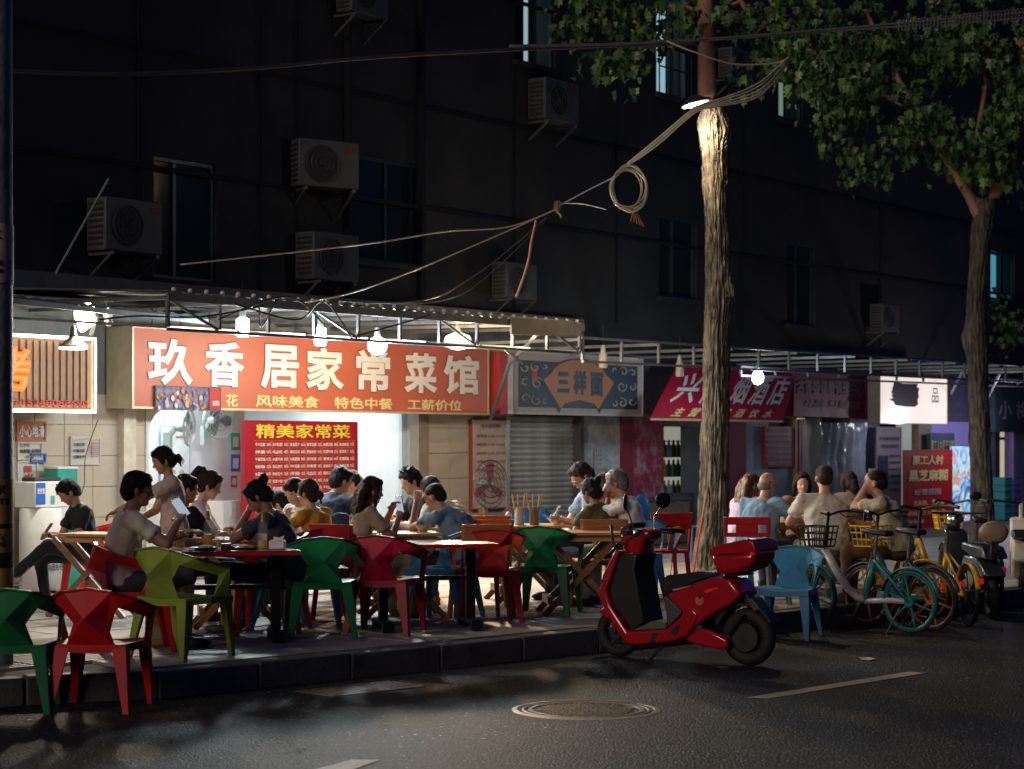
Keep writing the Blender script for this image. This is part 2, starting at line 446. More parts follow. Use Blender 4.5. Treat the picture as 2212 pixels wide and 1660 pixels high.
window('a', '', mull=(.36,)); window('e', '', mull=(.4,)); window('f', '', mull=(.4,)); window('h', '', mull=(.5,))
window('b', '', lit=(.32, .44, .46), mull=(.55,), curtain=[(.22, .5), (.62, .78)])
window('c', '', lit=(.30, .48, .56), mull=(.5,), bars=True)
window('d', '', lit=(.16, .22, .20), mull=(.5,), curtain=[(0.0, .25)])
window('g', '', lit=(.07, .28, .36), mull=(.5,), curtain=[(.62, .9)])

# ------------------------------------------------------------------ air conditioners
ACW = mat('ac_casing', (.095, .11, .11), .5, var=.2, dirt=(.05, .055, .05))
ACD = mat('ac_dark', (.03, .03, .035), .6)
def make_ac():
    t = thing('air_conditioner', 'x', 'air conditioner', (0, 0, 0), FA, 'air conditioner units on the upper wall')
    MB().box(-.40, .40, 0, .30, 0, .56).build('casing', ACW, t, bev=.015)
    mb = MB(); mb.lathe([(.215, 0), (.215, .012), (.0, .012)], 28)
    for v in mb.v: v.x, v.y, v.z = v.x - .10, -v.z - .001, v.y + .28
    mb.build('fan_opening', ACD, t)
    mb = MB()
    for r_ in (.03, .09, .15, .21):
        pts = [(-.10 + r_ * math.cos(a * PI / 14), -.02, .28 + r_ * math.sin(a * PI / 14)) for a in range(28)]
        mb.tube(pts, .004, 4, closed=True)
    for a in range(4):
        mb.tube([(-.10, -.02, .28), (-.10 + .21 * math.cos(a * PI / 2 + .6), -.02, .28 + .21 * math.sin(a * PI / 2 + .6))], .004, 4)
    mb.build('fan_guard', ACW, t)
    mb = MB()
    for k in range(8): mb.box(-.412, -.402, .04, .26, .06 + k * .06, .085 + k * .06)
    mb.build('side_louvre', ACD, t)
    MB().box(.24, .34, -.006, -.001, .43, .50).build('sticker', mat('ac_sticker', (.22, .04, .05), .5), t)
    for x in (-.32, .32):
        MB().box(x - .02, x + .02, -.02, .42, -.04, -.005).bar((x, .01, -.035), (x, .42, -.32), .025).build('bracket', mat('bracket_steel', (.18, .18, .18), .5, .6), t)
    return t
AC0 = make_ac(); ACT = tree_of(AC0)
aclab = [(291, 545, 'air conditioner low on the left wall, left of the tall dark window'),
         (712, 405, 'upper air conditioner right of the tall dark window, stickered corner to the side'),
         (728, 606, 'lower air conditioner right of the tall dark window, above the shop roof'),
         (1215, 262, 'air conditioner high under the curtained lit window'),
         (1128, 645, 'air conditioner partly behind the dangling orange wire'),
         (1605, 172, 'air conditioner high behind the lit tree trunk'),
         (1925, 715, 'air conditioner above the lit white shop sign'),
         (800, 32, 'topmost air conditioner near the upper edge of the wall')]
for i, (x, y, lb) in enumerate(aclab):
    o = AC0 if i == 0 else copy_tree(AC0, tree=ACT)
    o.location = fp(x, y, .22); o['label'] = lb
    if i in (1,): o.rotation_euler.z = FA - .35
    if i > 3: o.scale = (.85,) * 3

# ================================================================== shop fronts, ground floor
sh = fth('shop_row', 'low row of shop fronts with tiled piers under metal canopies', 'building', -400, 1269, 0.0)
SBs = fac(-400, 1269, 0)[0]
def sbx(name, x0, x1, z1, z0, out0, out1, m, parent=None, bev=0):
    a = fac(x0, 900, out1)[0] - SBs; b = fac(x1, 900, out1)[0] - SBs
    return MB().box(a, b, -out1, -out0, z0 - ZB, z1 - ZB).build(name, m, parent or sh, bev=bev)
GREY = mat('metal_wall', (.22, .235, .215), .6, var=.2, vs=2, bump=.2, bs=12, dirt=(.11, .105, .085), ds=1.3, stretch=(3, 1, .5))
DARKW = mat('dark_shop_wall', (.10, .095, .11), .7, var=.2)
# pier with real tiles at left
def tiles(x0, x1, zt, zb, out, tw=.42, th=.30):
    a = fac(x0, 900, out)[0] - SBs; b = fac(x1, 900, out)[0] - SBs
    nx_ = max(1, round((b - a) / tw)); nz_ = max(1, round((zt - zb) / th)); tw = (b - a) / nx_; th = (zt - zb) / nz_
    proto = MB().box(.004, tw - .004, -.008, .004, .004, th - .004).build('wall_tile', TILE); me = proto.data; bpy.data.objects.remove(proto)
    for i in range(nx_):
        for j in range(nz_):
            o = bpy.data.objects.new('wall_tile', me); COL.objects.link(o); o.parent = sh
            o.location = (a + i * tw, -out - .001, zb - ZB + j * th + 0)
    sbx('wall', x0, x1, zt, zb, out - .15, out - .004, GROUT)
tiles(-60, 318, 2.12, SW, 0.0)
tiles(925, 1012, 2.12, SW, 0.0)
sbx('wall', -400, 318, 2.9, 2.12, -.15, 0, GREY); sbx('wall', 318, 1100, 2.9, 2.12, -.15, 0, GREY)
sbx('wall', -400, 1262, 3.35, 2.9, -.15, .02, GREY)
sbx('wall', -400, -60, 2.12, SW, -.15, 0, GREY)
sbx('pillar', 268, 294, 2.1, SW, .0, .10, mat('pier_paint', (.66, .60, .50), .6, dirt=(.45, .38, .30)))
sbx('door_frame', 905, 926, 2.08, SW, -.1, .05, mat('door_frame_brown', (.28, .22, .17), .5))
sbx('door_frame', 770, 926, 2.14, 2.08, -.1, .05, mat('door_frame_brown', (.28, .22, .17), .5))
# vertical flashing strips on the grey wall above the signs
for x in range(330, 1100, 62):
    sbx('wall_seam', x, x + 3, 3.2, 2.9, .02, .035, GREY)
# restaurant interior: an open room with white walls
WHITE = mat('white_wall', (.78, .80, .80), .45, var=.04)
WTILE = mat('white_tile', (.70, .72, .70), .3, var=.06)
sbx('room_floor', 300, 930, SW + .01, SW - .02, -3.6, -.02, PAVE[0])
sbx('room_wall', 250, 1110, 2.6, SW, -3.7, -3.6, WHITE)
a = fac(318, 900, 0)[0] - SBs; b = fac(905, 900, 0)[0] - SBs
MB().box(a - .1, a, .15, 3.6, SW - ZB, 2.6 - ZB).build('room_wall', WHITE, sh)
MB().box(b + .12, b + .22, .15, 3.6, SW - ZB, 2.6 - ZB).build('room_wall', WHITE, sh)
MB().box(a - .1, b + .22, .16, 3.7, 2.6 - ZB, 2.65 - ZB).build('room_ceiling', WHITE, sh)
sbx('partition', 300, 528, 2.4, SW, -.75, -.70, WHITE)
sbx('serving_counter', 318, 528, .95, SW, -.2, -.12, WTILE)
mb = MB()      # rounded white surround of the opening
rr = []
for k in range(7): t = PI / 2 * k / 6; rr.append((.28 - .28 * math.cos(t), -.28 + .28 * math.sin(t)))
top = 1.98
pts = [(a, -.03, SW - ZB)] + [(a + 0.0, -.03, top - .28 - ZB)] + [(a + q[0], -.03, top + q[1] - ZB) for q in rr] + [(a + .5, -.03, top - ZB), (a + .5, -.03, 2.12 - ZB), (a - .04, -.03, 2.12 - ZB), (a - .04, -.03, SW - ZB)]
MB().prism(pts, (0, .02, 0)).build('opening_surround', WTILE, sh)
# glazed back-lit menu wall content: price chart on the partition
ch = fth('price_chart', 'white price chart with coloured dots inside the restaurant opening', 'poster', 345, 1110, -.68)
MB().box(0, .46, -.006, 0, 0, 1.0).build('board', mat('chart_blue', (.25, .45, .62), .4), ch)
MB().box(.012, .448, -.010, -.007, .012, .988).build('sheet', mat('chart_white', (.75, .80, .80), .4), ch)
for i in range(4):
    for j in range(2):
        mb = MB(); mb.lathe([(.04, 0), (.04, .004)], 12)
        for v in mb.v: v.x, v.y, v.z = v.x + .20 + j * .13, -.011 - v.z, v.y + .6 - i * .14
        mb.build('dish_dot', mat('dish%d' % ((i * 2 + j) % 4), [(.35, .38, .42), (.45, .30, .25), (.35, .42, .30), (.5, .40, .35)][(i * 2 + j) % 4], .5), ch)
MB().box(.24, .42, -.012, -.0105, .86, .88).build('tag', mat('tag_red', (.6, .10, .06), .5), ch)
sbx('curtain_strip', 868, 904, 2.08, SW, -.35, -.30, mat('pale_strip', (.62, .68, .70), .5, var=.05))
for y, c, nm, lb in ((962, (.06, .25, .55), 'rblue', 'faint blue payment sticker at the right of the opening'), (1000, (.05, .45, .28), 'rgreen', 'faint green payment sticker at the right of the opening'), (1042, (.55, .10, .10), 'rred', 'faint red payment sticker at the right of the opening')):
    st = fth('sticker', lb, 'sticker', 880, y, -.29)
    MB().box(0, .10, -.004, 0, 0, .14).build('border', mat('st_' + nm, c, .4), st); MB().box(.02, .08, -.007, -.0045, .025, .11).build('centre', mat('st_grey', (.62, .66, .70), .4), st)
# sticker column: payment stickers, codes left out
for y, c, nm, lb in ((972, (.05, .42, .20), 'green', 'green payment sticker with a white centre, top of three'), (1018, (.06, .15, .50), 'blue', 'blue payment sticker with a white centre, middle of three'), (1052, (.55, .07, .06), 'red', 'small red payment sticker, lowest of three')):
    st = fth('sticker', lb, 'sticker', 499, y, -.66)
    q = .15 if nm != 'red' else .10
    MB().box(0, q, -.004, 0, 0, q * 1.35).build('border', mat('st_' + nm, c, .4), st)
    MB().box(q * .2, q * .8, -.007, -.0045, q * .25, q * 1.05).build('centre', mat('st_grey', (.62, .66, .70), .4), st)

# ------------------------------------------------------------------ the main sign
SGN = mat('sign_red', (.50, .125, .075), .42, var=.10, vs=1.3)
SGNB = mat('sign_frame', (.60, .52, .35), .4, .3)
LETW = mat('letter_white', (.78, .76, .72), .5, var=.04)
LETY = mat('letter_yellow', (.80, .70, .32), .5, var=.04)
LETK = mat('letter_dark', (.16, .03, .02), .6)
OUTS = .42
def signbox(name, label, x0, x1, ytop, ybot, out, depth, face, frame, fr=.03, cat='sign', ybr=None):
    o = fth(name, label, cat, x0, ybot, out)
    w_ = loc_(o, x1, ybot, out)[0]; h_ = loc_(o, x0, ytop, out)[1]
    MB().box(0, w_, .012, depth, 0, h_).build('sign_case', frame, o)
    mb = MB(); mb.box(-.005, w_ + .005, -.012, .012, -.005, fr).box(-.005, w_ + .005, -.012, .012, h_ - fr, h_ + .005)
    mb.box(-.005, fr, -.012, .012, fr, h_ - fr).box(w_ - fr, w_ + .005, -.012, .012, fr, h_ - fr); mb.build('sign_frame', frame, o)
    MB().box(fr, w_ - fr, 0, .011, fr, h_ - fr).build('sign_face', face, o)
    return o, w_, h_
sg, sgw, sgh = signbox('restaurant_sign', 'wide orange red restaurant sign with seven large white characters', 285, 1055, 703, 881, OUTS, OUTS - .03, SGN, SGNB, .018)
heads = [(318, 416), (440, 527), (562, 645), (660, 742), (768, 842), (872, 944), (957, 1034)]
for chx, (x0, x1) in zip('玖香居家常菜馆', heads):
    sx0 = loc_(sg, x0, 800, OUTS)[0]; sx1 = loc_(sg, x1, 800, OUTS)[0]
    z0 = sgh * .29; z1 = sgh * .87
    text(sg, chx, sx0 - .012, sx1 + .012, z0 - .012, z1 + .012, LETK, -.001, .040, .003, 'letter_edge')
    text(sg, chx, sx0, sx1, z0, z1, LETW, -.005, .032, .006, 'character')
for tx, x0, x1 in (('花', 487, 514), ('风味美食', 552, 689), ('特色中餐', 722, 848), ('工薪价位', 880, 997)):
    text(sg, tx, loc_(sg, x0, 800, OUTS)[0], loc_(sg, x1, 800, OUTS)[0], sgh * .045, sgh * .205, LETY, -.002, .018, .004, 'lettering')
# pasted picture strip at the sign's lower left: a plain generic crowd of colours
ps, pw, ph_ = signbox('pasted_poster', 'colourful banquet picture strip pasted over the lower left of the main sign', 335, 475, 833, 884, OUTS + .02, .012, mat('picture_base', (.14, .12, .20), .5, var=.8, vs=14), mat('picture_edge', (.10, .08, .12), .5), .004, 'poster')
cols = [(.35, .42, .62), (.55, .20, .12), (.60, .55, .50), (.25, .16, .30), (.62, .40, .18), (.12, .20, .42), (.45, .10, .10)]
for i in range(46):
    x = rnd.uniform(.03, pw * .78); z = rnd.uniform(.02, ph_ - .03); c = rnd.randrange(7); r_ = rnd.uniform(.014, .036)
    mb = MB(); mb.lathe([(r_, 0), (r_, .002)], 7)
    for v in mb.v: v.x, v.y, v.z = v.x + x, -.0125 - v.z, v.y * 1.2 + z
    mb.build('figure_patch', mat('pic%d' % c, cols[c], .5), ps)
MB().box(pw * .82, pw * .985, -.015, -.0125, .012, ph_ - .012).build('red_panel', mat('beer_red', (.45, .02, .03), .5), ps)
text(ps, 'BEER', pw * .87, pw * .98, ph_ * .22, ph_ * .42, LETW, -.0155, .02, .002)

# left shop sign with ribbed panel and LED edge
LED = mat('led_edge', (.9, .85, .75), .4, var=0, emit=(1.0, .86, .62), es=8)
RIB = mat('ribbed_panel', (.27, .14, .07), .5, var=.15)
o, w_, h_ = signbox('grill_sign', 'ribbed brown sign edged with glowing tube and orange neon character', -120, 199, 713, 886, .55, .4, mat('rib_back', (.16, .09, .05), .6), mat('rib_case', (.35, .33, .28), .5), .02)
n_ = int(w_ / .085)
for i in range(n_): MB().box(.03 + i * .085, .085 + i * .085, -.016, -.002, .05, h_ - .05).build('rib', RIB, o)
mb = MB(); mb.tube([(0, -.05, .01), (w_, -.05, .01), (w_, -.05, h_ - .01), (0, -.05, h_ - .01)], .016, 8); mb.build('light_tube', LED, o)
s1 = loc_(o, 54, 800, .55)[0]
text(o, '烤', s1 - .50, s1 + .03, h_ * .24, h_ * .84, mat('neon_orange', (.5, .10, .01), .4, var=0, emit=(1.0, .15, .008), es=1.3), -.03, .05, .03, 'neon_character')
text(o, '电话:15248088690', loc_(o, -20, 800, .55)[0], loc_(o, 186, 800, .55)[0], h_ * .07, h_ * .18, mat('phone_red', (.42, .05, .04), .4), -.022, .03, .015)

# plain lettered boards further right
def board(name, label, x0, x1, yt, yb, out, face, rows_, depth=.06, frame=None, cat='sign'):
    o, w_, h_ = signbox(name, label, x0, x1, yt, yb, out, depth, face, frame or face, .012, cat)
    for (tx, a0, a1, b0, b1, m_, bd) in rows_:
        text(o, tx, w_ * a0, w_ * a1, h_ * b0, h_ * b1, m_, -.014, bd, .003)
    return o, w_, h_
mred = mat('menu_red', (.36, .010, .025), .4, var=.08); myel = mat('menu_yellow', (.82, .62, .06), .5); mwht = mat('menu_white', (.75, .72, .70), .5)
mn, mw, mhh = board('menu_board', 'tall red menu board with a grid of dishes and yellow heading', 527, 771, 908, 1168, .10, mred, [('精美家常菜', .09, .93, .855, .975, myel, .018)], depth=.05)
dishes = '千叶豆腐 肉丝豆干 肉沫豆腐 宫保鸡丁 香肉丝 炒青菜 拌面 农家小炒 干锅仔鱼 红烧肥肠 鱼香茄子 毛血旺 干煸豆角 蛋白炒饭 青椒肉丝 家常豆腐 猪肉玉米 水煮牛肉 泡椒鸡杂 土豆丝 麻婆豆腐 肥肠血旺 九味肥肠 黄瓜肉片 木耳肉丝 肉沫炒茄 红烧牛肉 清炒时蔬'.split()
gold = mat('menu_rule', (.62, .16, .05), .5)
rowh = .062; price = [38, 25, 16, 22, 38, 15, 42, 28, 15, 22, 12, 20]
for r_ in range(13):
    zt = .835 - r_ * rowh
    MB().box(mw * .08, mw * .97, -.016, -.013, mhh * (zt - .004), mhh * zt).build('rule', gold, mn)
    line = ''
    for c_ in range(6):
        d_ = dishes[(r_ * 6 + c_ * 5) % len(dishes)]
        text(mn, d_, mw * (.085 + c_ * .149), mw * (.170 + c_ * .149), mhh * (zt - rowh * .80), mhh * (zt - rowh * .30), mwht, -.014, .02, .002, 'dish_name')
        text(mn, '%d元' % price[(r_ * 5 + c_) % 12], mw * (.182 + c_ * .149), mw * (.220 + c_ * .149), mhh * (zt - rowh * .80), mhh * (zt - rowh * .30), mwht, -.014, .02, .002, 'price')
for c_ in range(1, 6): MB().box(mw * (.078 + c_ * .149), mw * (.081 + c_ * .149), -.017, -.013, mhh * .03, mhh * .83).build('rule', gold, mn)

# 'three noodles' light box
beig = mat('box_beige', (.46, .41, .36), .5, var=.06); navy = mat('box_navy', (.035, .06, .09), .5); oran = mat('box_orange', (.55, .22, .09), .5, var=.06)
bxs, bw, bh = signbox('noodle_sign', 'cream light box with an orange fan shape between swirling dark patterns', 1106, 1388, 757, 893, .42, .36, beig, mat('box_case', (.55, .56, .54), .5), .02)
MB().box(bw * .045, bw * .955, -.005, -.001, bh * .11, bh * .86).build('dark_panel', navy, bxs)
def fan_poly(cx, cz, rx, rz, ri, a0, a1, n=14, ang=1.0):
    p = [(cx + rx * math.cos(a0 + (a1 - a0) * i / n), cz + rz * math.sin(a0 + (a1 - a0) * i / n)) for i in range(n + 1)]
    q = [(cx + ri * rx * math.cos(a1 + (a0 - a1) * i / n), cz + ri * rz * math.sin(a1 + (a0 - a1) * i / n)) for i in range(n + 1)]
    return p, q
for gsc, m_, yy in ((1.07, navy, -.010), (1.0, oran, -.014)):
    cx = bw * .49; k = gsc
    pts = []
    for i in range(13):
        t = PI * (1 - i / 12); pts.append((cx + bw * .215 * k * math.cos(t), bh * .60 + bh * .37 * k * math.sin(t) * (.86)))
    pts = [(cx - bw * .27 * k, bh * .56)] + pts[1:-1] + [(cx + bw * .27 * k, bh * .56), (cx + bw * .145 * k, bh * (.10 if k == 1 else .03))]
    pts += [(cx + bw * .11 * k, bh * .19), (cx, bh * .25), (cx - bw * .11 * k, bh * .19), (cx - bw * .145 * k, bh * (.10 if k == 1 else .03))]
    MB().prism([(x, yy, z) for x, z in pts], (0, .004, 0)).build('fan_shape', m_, bxs)
text(bxs, '三', bw * .32, bw * .41, bh * .36, bh * .70, navy, -.016, .05, .003)
text(bxs, '样', bw * .44, bw * .54, bh * .34, bh * .74, navy, -.016, .05, .003)
text(bxs, '面', bw * .57, bw * .67, bh * .32, bh * .72, navy, -.016, .05, .003)
for sgnx, x0 in ((1, .06), (-1, .94)):
    for (ux, uz, ra, ph0, kk) in ((.03, .25, .05, 0, 1.3), (.11, .22, .055, 2, 1.6), (.03, .50, .045, 1, 1.2), (.115, .50, .06, .5, 1.9), (.03, .74, .045, 3, 1.3), (.10, .76, .05, 2.4, 1.4), (.175, .20, .035, 1.2, 1.2), (.17, .78, .03, 4, 1.1)):
        pts = []
        for i in range(16):
            t = i / 15; rad = ra * (1 - .75 * t); an = ph0 + sgnx * t * kk * PI * 1.3
            pts.append((bw * (x0 + sgnx * ux) + bw * rad * .7 * math.cos(an), -.008, bh * uz + bh * rad * 1.6 * math.sin(an)))
        MB().tube(pts, [bh * .013 * (1.2 - .6 * abs(i / 7.5 - 1)) for i in range(16)], 6).build('swirl', beig, bxs)
MB().box(bw * .135, bw * .175, -.012, -.008, bh * .52, bh * .76).build('red_seal', mat('seal_red', (.42, .07, .05), .5), bxs)
# red and white end panel left of the light box
o = fth('side_banner', 'narrow red and white panel beside the cream light box', 'sign', 1080, 893, .50)
w_ = loc_(o, 1108, 893, .5)[0]; h_ = loc_(o, 1080, 757, .5)[1]
MB().box(0, w_ * .6, 0, .3, 0, h_).build('red_panel', mat('panel_red', (.50, .05, .05), .5), o); MB().box(w_ * .6 + .002, w_, 0, .3, 0, h_).build('white_panel', mat('panel_white', (.6, .62, .58), .5), o)

# tilted awning sign of the liquor shop
awn = mat('awning_red', (.42, .01, .035), .5, var=.1)
aw = fth('awning_sign', 'slanting crimson awning sign with brush style white characters', 'sign', 1405, 905, 1.05)
sA = loc_(aw, 1690, 905, 1.05)[0]
hz = fac(1460, 787, .45)[1] - aw.location.z; sT0 = loc_(aw, 1466, 787, .45)[0]; sT1 = loc_(aw, 1722, 803, .45)[0]
MB().prism([(0, 0, 0), (sA, 0, 0), (sT1, .6, hz), (sT0, .6, hz)], (0, .015, .01)).build('awning_sheet', awn, aw)
MB().bar((0, -.01, 0), (sA, -.01, 0), .03).build('edge_rail', mat('awning_rail', (.55, .50, .30), .4, .4), aw)
MB().bar((sT0, .59, hz), (sT1, .59, hz), .03).build('edge_rail', mat('awning_rail', (.55, .50, .30), .4, .4), aw)
def awtext(tx, f0, f1, g0, g1, m_, bold=.03):
    ob = text(aw, tx, 0, 1, 0, 1, m_, -.012, bold, .004, 'brush_character')
    if not ob: return
    for v in ob.data.vertices:
        X, Y, Z = v.co; g_ = g0 + (g1 - g0) * Z; f_ = f0 + (f1 - f0) * (X)
        lx = (0 + (sT0) * g_) + f_ * (sA + (sT1 - sT0 - sA) * g_) + .10 * (Z - .5)
        v.co = (lx, .6 * g_ + Y * 1.3, hz * g_ + .0)
    return ob
for i, c_ in enumerate('兴隆烟酒店'): awtext(c_, [.07, .29, .50, .66, .82][i], [.24, .44, .63, .79, .95][i], .30, .86, LETW, .02)
for i, c_ in enumerate('主营:烟酒饮水'): awtext(c_, .13 + i * .115, .20 + i * .115, .06, .22, LETY, .02)
# dark clinic sign
board('clinic_sign', 'unlit maroon sign with two rows of faded characters', 1714, 1870, 803, 898, .5, mat('maroon', (.24, .018, .045), .5), [('古婆婆健康调理中心', .04, .96, .50, .86, mat('faded', (.22, .13, .17), .5), .03), ('小儿推拿  成人健康调理', .14, .90, .20, .40, mat('faded', (.22, .13, .17), .5), .03)], .3)
# lit white box
wsg = mat('lit_white', (.45, .43, .41), .5, var=0, emit=(1.0, .87, .80), es=.78)
o, w_, h_ = signbox('lightbox_sign', 'glowing blank white light box with a dark torn patch', 1900, 2046, 808, 914, .8, .22, wsg, mat('lit_rim', (.25, .22, .22), .5), .012)
pts = [(.16, .62), (.20, .86), (.34, .84), (.55, .85), (.53, .78), (.57, .75), (.55, .66), (.56, .58), (.54, .50), (.55, .42), (.50, .36), (.36, .36), (.22, .38), (.19, .46), (.13, .49), (.19, .53), (.16, .58), (.19, .62)]
MB().prism([(w_ * x, -.004, h_ * z) for x, z in pts], (0, -.004, 0)).build('dark_patch', mat('patch_navy', (.02, .02, .035), .6), o)
text(o, '品', w_ * .76, w_ * .86, h_ * .46, h_ * .78, mat('patch_navy', (.02, .02, .035), .6), -.006, .0, .002)
board('dark_sign', 'dark green unlit shop sign at the right edge', 2148, 2290, 840, 932, .5, mat('dkgreen', (.03, .05, .05), .5), [('小 梅', .05, .5, .3, .75, mat('grey_letter', (.22, .24, .22), .5), .02)], .2)

# ------------------------------------------------------------------ fronts from the shutter to the right
SHUT = mat('shutter_metal', (.46, .48, .43), .42, .15, var=.2, vs=2, dirt=(.26, .25, .21), ds=1.5)
st = fth('roller_shutter', 'closed grey green metal roller shutter', 'shutter', 1100, 1215, -.08)
w_ = loc_(st, 1254, 1215, -.08)[0]; z0 = SW - st.location.z; z1 = loc_(st, 1100, 897, -.08)[1]
n_ = 24
sp = MB(); hh = (z1 - z0) / n_
sp.add([(0, 0, 0), (0, -.012, hh * .25), (0, -.022, hh * .55), (0, -.012, hh * .85), (0, 0, hh), (w_, 0, 0), (w_, -.012, hh * .25), (w_, -.022, hh * .55), (w_, -.012, hh * .85), (w_, 0, hh)], [(i, i + 1, i + 6, i + 5) for i in range(4)])
po = sp.build('shutter_slat', SHUT, smooth=2); me = po.data; bpy.data.objects.remove(po)
for i in range(n_):
    o = bpy.data.objects.new('shutter_slat', me); COL.objects.link(o); o.parent = st; o.location = (0, 0, z0 + i * hh)
sbx('wall', 1012, 1100, 2.9, SW, -.15, -.01, mat('plaster', (.48, .43, .36), .7, var=.15, dirt=(.3, .26, .2)))
sbx('wall', 1095, 1102, 2.1, SW, -.1, .05, SHUT)
sbx('wall', 1254, 1262, 2.1, SW, -.15, .06, DARKW)
sbx('wall', 1100, 1262, 2.9, 2.1, -.15, 0, DARKW)
sbx('wall', 1262, 2900, 2.9, 2.02, -.15, 0, DARKW)
sbx('wall', 1262, 1345, 2.02, SW, -.15, -.02, mat('whitewash', (.62, .68, .72), .6, var=.2, dirt=(.25, .26, .28), ds=1.6))
sbx('wall', 1345, 1368, 2.02, SW, -.15, .03, mat('red_pier', (.26, .03, .06), .6))
PEEL = mat('peeling_red', (.36, .03, .07), .6, var=.2, dirt=(.55, .58, .62), ds=3.0)
sbx('wall', 1368, 1434, 2.02, .8, -.15, .0, PEEL); sbx('wall', 1368, 1434, .8, SW, -.15, .0, DARKW)
sbx('wall', 1434, 1560, 2.02, 1.85, -.15, .0, mat('lintel', (.22, .24, .22), .6)); sbx('wall', 1434, 1500, .85, SW, -.15, .0, DARKW)
sbx('wall', 1488, 1575, 1.85, SW, -.15, -.0, mat('teal_door', (.13, .17, .17), .6))
sbx('wall', 1575, 1612, 2.02, SW, -.15, .0, mat('red_pier2', (.24, .02, .06), .6, var=.2))
sbx('wall', 1612, 1660, 2.02, SW, -.15, -.03, mat('whitewash2', (.50, .60, .66), .6, var=.15))
sbx('wall', 1660, 1712, 1.3, SW, -.15, -.02, mat('whitewash3', (.30, .36, .40), .6, var=.15)); sbx('wall', 1660, 1712, 2.02, 1.3, -.15, -.1, DARKW)
sbx('wall', 1835, 1900, 2.02, SW, -.15, .0, mat('grey_pier', (.26, .25, .27), .6))
sbx('wall', 1738, 1775, 2.02, SW, -.15, -.0, mat('pale_green', (.36, .40, .30), .6, var=.15))
sbx('wall', 1712, 1738, 2.02, SW, -.5, -.4, mat('goods', (.22, .16, .06), .6, var=.6, vs=14))
sbx('wall', 1775, 1835, 2.02, SW, -.6, -.5, DARKW)
sbx('wall', 1985, 2012, 2.3, SW, -.15, .0, mat('cream_pier', (.42, .37, .24), .6)); sbx('wall', 1940, 1985, 2.3, SW, -.9, -.85, mat('lit_wall', (.5, .52, .42), .6, emit=(.5, .6, .42), es=.35))  # the rear wall holds indoor light as its own emission
sbx('wall', 2012, 2150, 2.02, SW, -.6, -.5, mat('violet_glow_wall', (.25, .22, .40), .6, emit=(.30, .25, .75), es=.4))  # violet light is put into the wall as emission
sbx('wall', 2150, 2160, 2.3, SW, -.15, .02, DARKW); sbx('wall', 2160, 2190, 2.02, SW, -1.2, -1.15, mat('lit_door', (.5, .45, .36), .6, emit=(.85, .72, .48), es=.55))  # doorway sheet emits in place of light from inside
sbx('wall', 2190, 2330, 2.02, SW, -.15, .05, mat('violet_pier', (.35, .30, .42), .6))
sbx('door_frame', 2176, 2180, 2.02, SW, -.3, -.25, DARKW); sbx('door_frame', 2160, 2192, 1.72, 1.66, -.3, -.25, DARKW)
# window of the liquor shop with bottles and jars on shelves
cs = fth('drinks_window', 'shop window with shelves of jars and green bottles beside the tree', 'shop window', 1436, 1075, -.35)
w_ = loc_(cs, 1486, 1075, -.35)[0]
MB().box(-.05, w_ + .3, .25, .28, -.9, 1.2).build('back_panel', mat('drink_back', (.40, .42, .36), .6, emit=(.85, .86, .66), es=.30), cs)  # panel emits in place of light inside the window
for z in (.0, .32, .62, .86): MB().box(0, w_ + .1, -.05, .24, z, z + .015).build('shelf', mat('shelf_blue', (.10, .16, .20), .5), cs)
bc = [(.02, .22, .08), (.6, .6, .6), (.04, .16, .28), (.5, .25, .05), (.02, .12, .06), (.1, .3, .35)]
for z in (.015, .335, .635):
    for i in range(5):
        c_ = (i * 7 + int(z * 10)) % 6
        MB().lathe([(.045, 0), (.045, .15), (.02, .2), (.018, .25)], 10, (.06 + i * w_ / 5, .05, z)).build('bottle', mat('drink%d' % c_, bc[c_], .2), cs)
# small boards and papers
board('price_list', 'crimson list board with rows of white characters beside the awning', 1652, 1712, 921, 1008, .05, mat('list_red', (.28, .015, .04), .5), [('免费健康调理中医', .1, .9, .86, .95, LETY, .02)] + [('专业推拿按摩针灸理疗', .06, .94, .72 - .135 * i, .80 - .135 * i, mat('list_white', (.50, .45, .48), .5), .02) for i in range(6)])
board('notice', 'framed cream notice with red writing behind the pedestal fan', 1018, 1096, 905, 1100, .03, mat('notice_cream', (.58, .46, .38), .5), [('价目表', .25, .8, .90, .95, mat('notice_red', (.40, .06, .05), .5), .02)] + [('家常菜 八元 十六元', .12, .92, .80 - i * .095, .83 - i * .095, mat('notice_red', (.40, .06, .05), .5), .015) for i in range(8)], frame=mat('notice_frame', (.40, .06, .05), .5), cat='notice')
board('wall_notice', 'black and white notice against brawling on the tiled wall', 152, 216, 943, 1003, .02, mat('paper_white', (.55, .50, .45), .6), [('国家法律  以案释法', .05, .95, .88, .97, mwht, .02), ('不要打架', .06, .46, .66, .78, navy, .03), ('打输住院', .06, .46, .44, .56, navy, .03), ('打赢坐牢', .06, .46, .22, .34, navy, .03)] + [('一二三四五六七八九十', .54, .94, .76 - i * .07, .80 - i * .07, mat('rd', (.4, .1, .08), .5), .01) for i in range(8)], .004, cat='notice')
board('floor_warning', 'brown warning sheet with white writing above the adverts', 36, 98, 910, 952, .02, mat('warn_brown', (.36, .15, .08), .6), [('小心地滑', .06, .94, .2, .8, mwht, .02)], .004, cat='notice')
board('liquor_advert', 'white advert with black slogan and gold badge on tiles', 38, 90, 955, 992, .02, mat('paper_w2', (.58, .54, .48), .6), [('江小白', .05, .45, .72, .95, navy, .02), ('纯粮酿 自然味', .05, .95, .36, .62, navy, .035), ('清香', .3, .9, .04, .25, mat('gold', (.5, .28, .05), .4), .03)], .004, cat='advert')
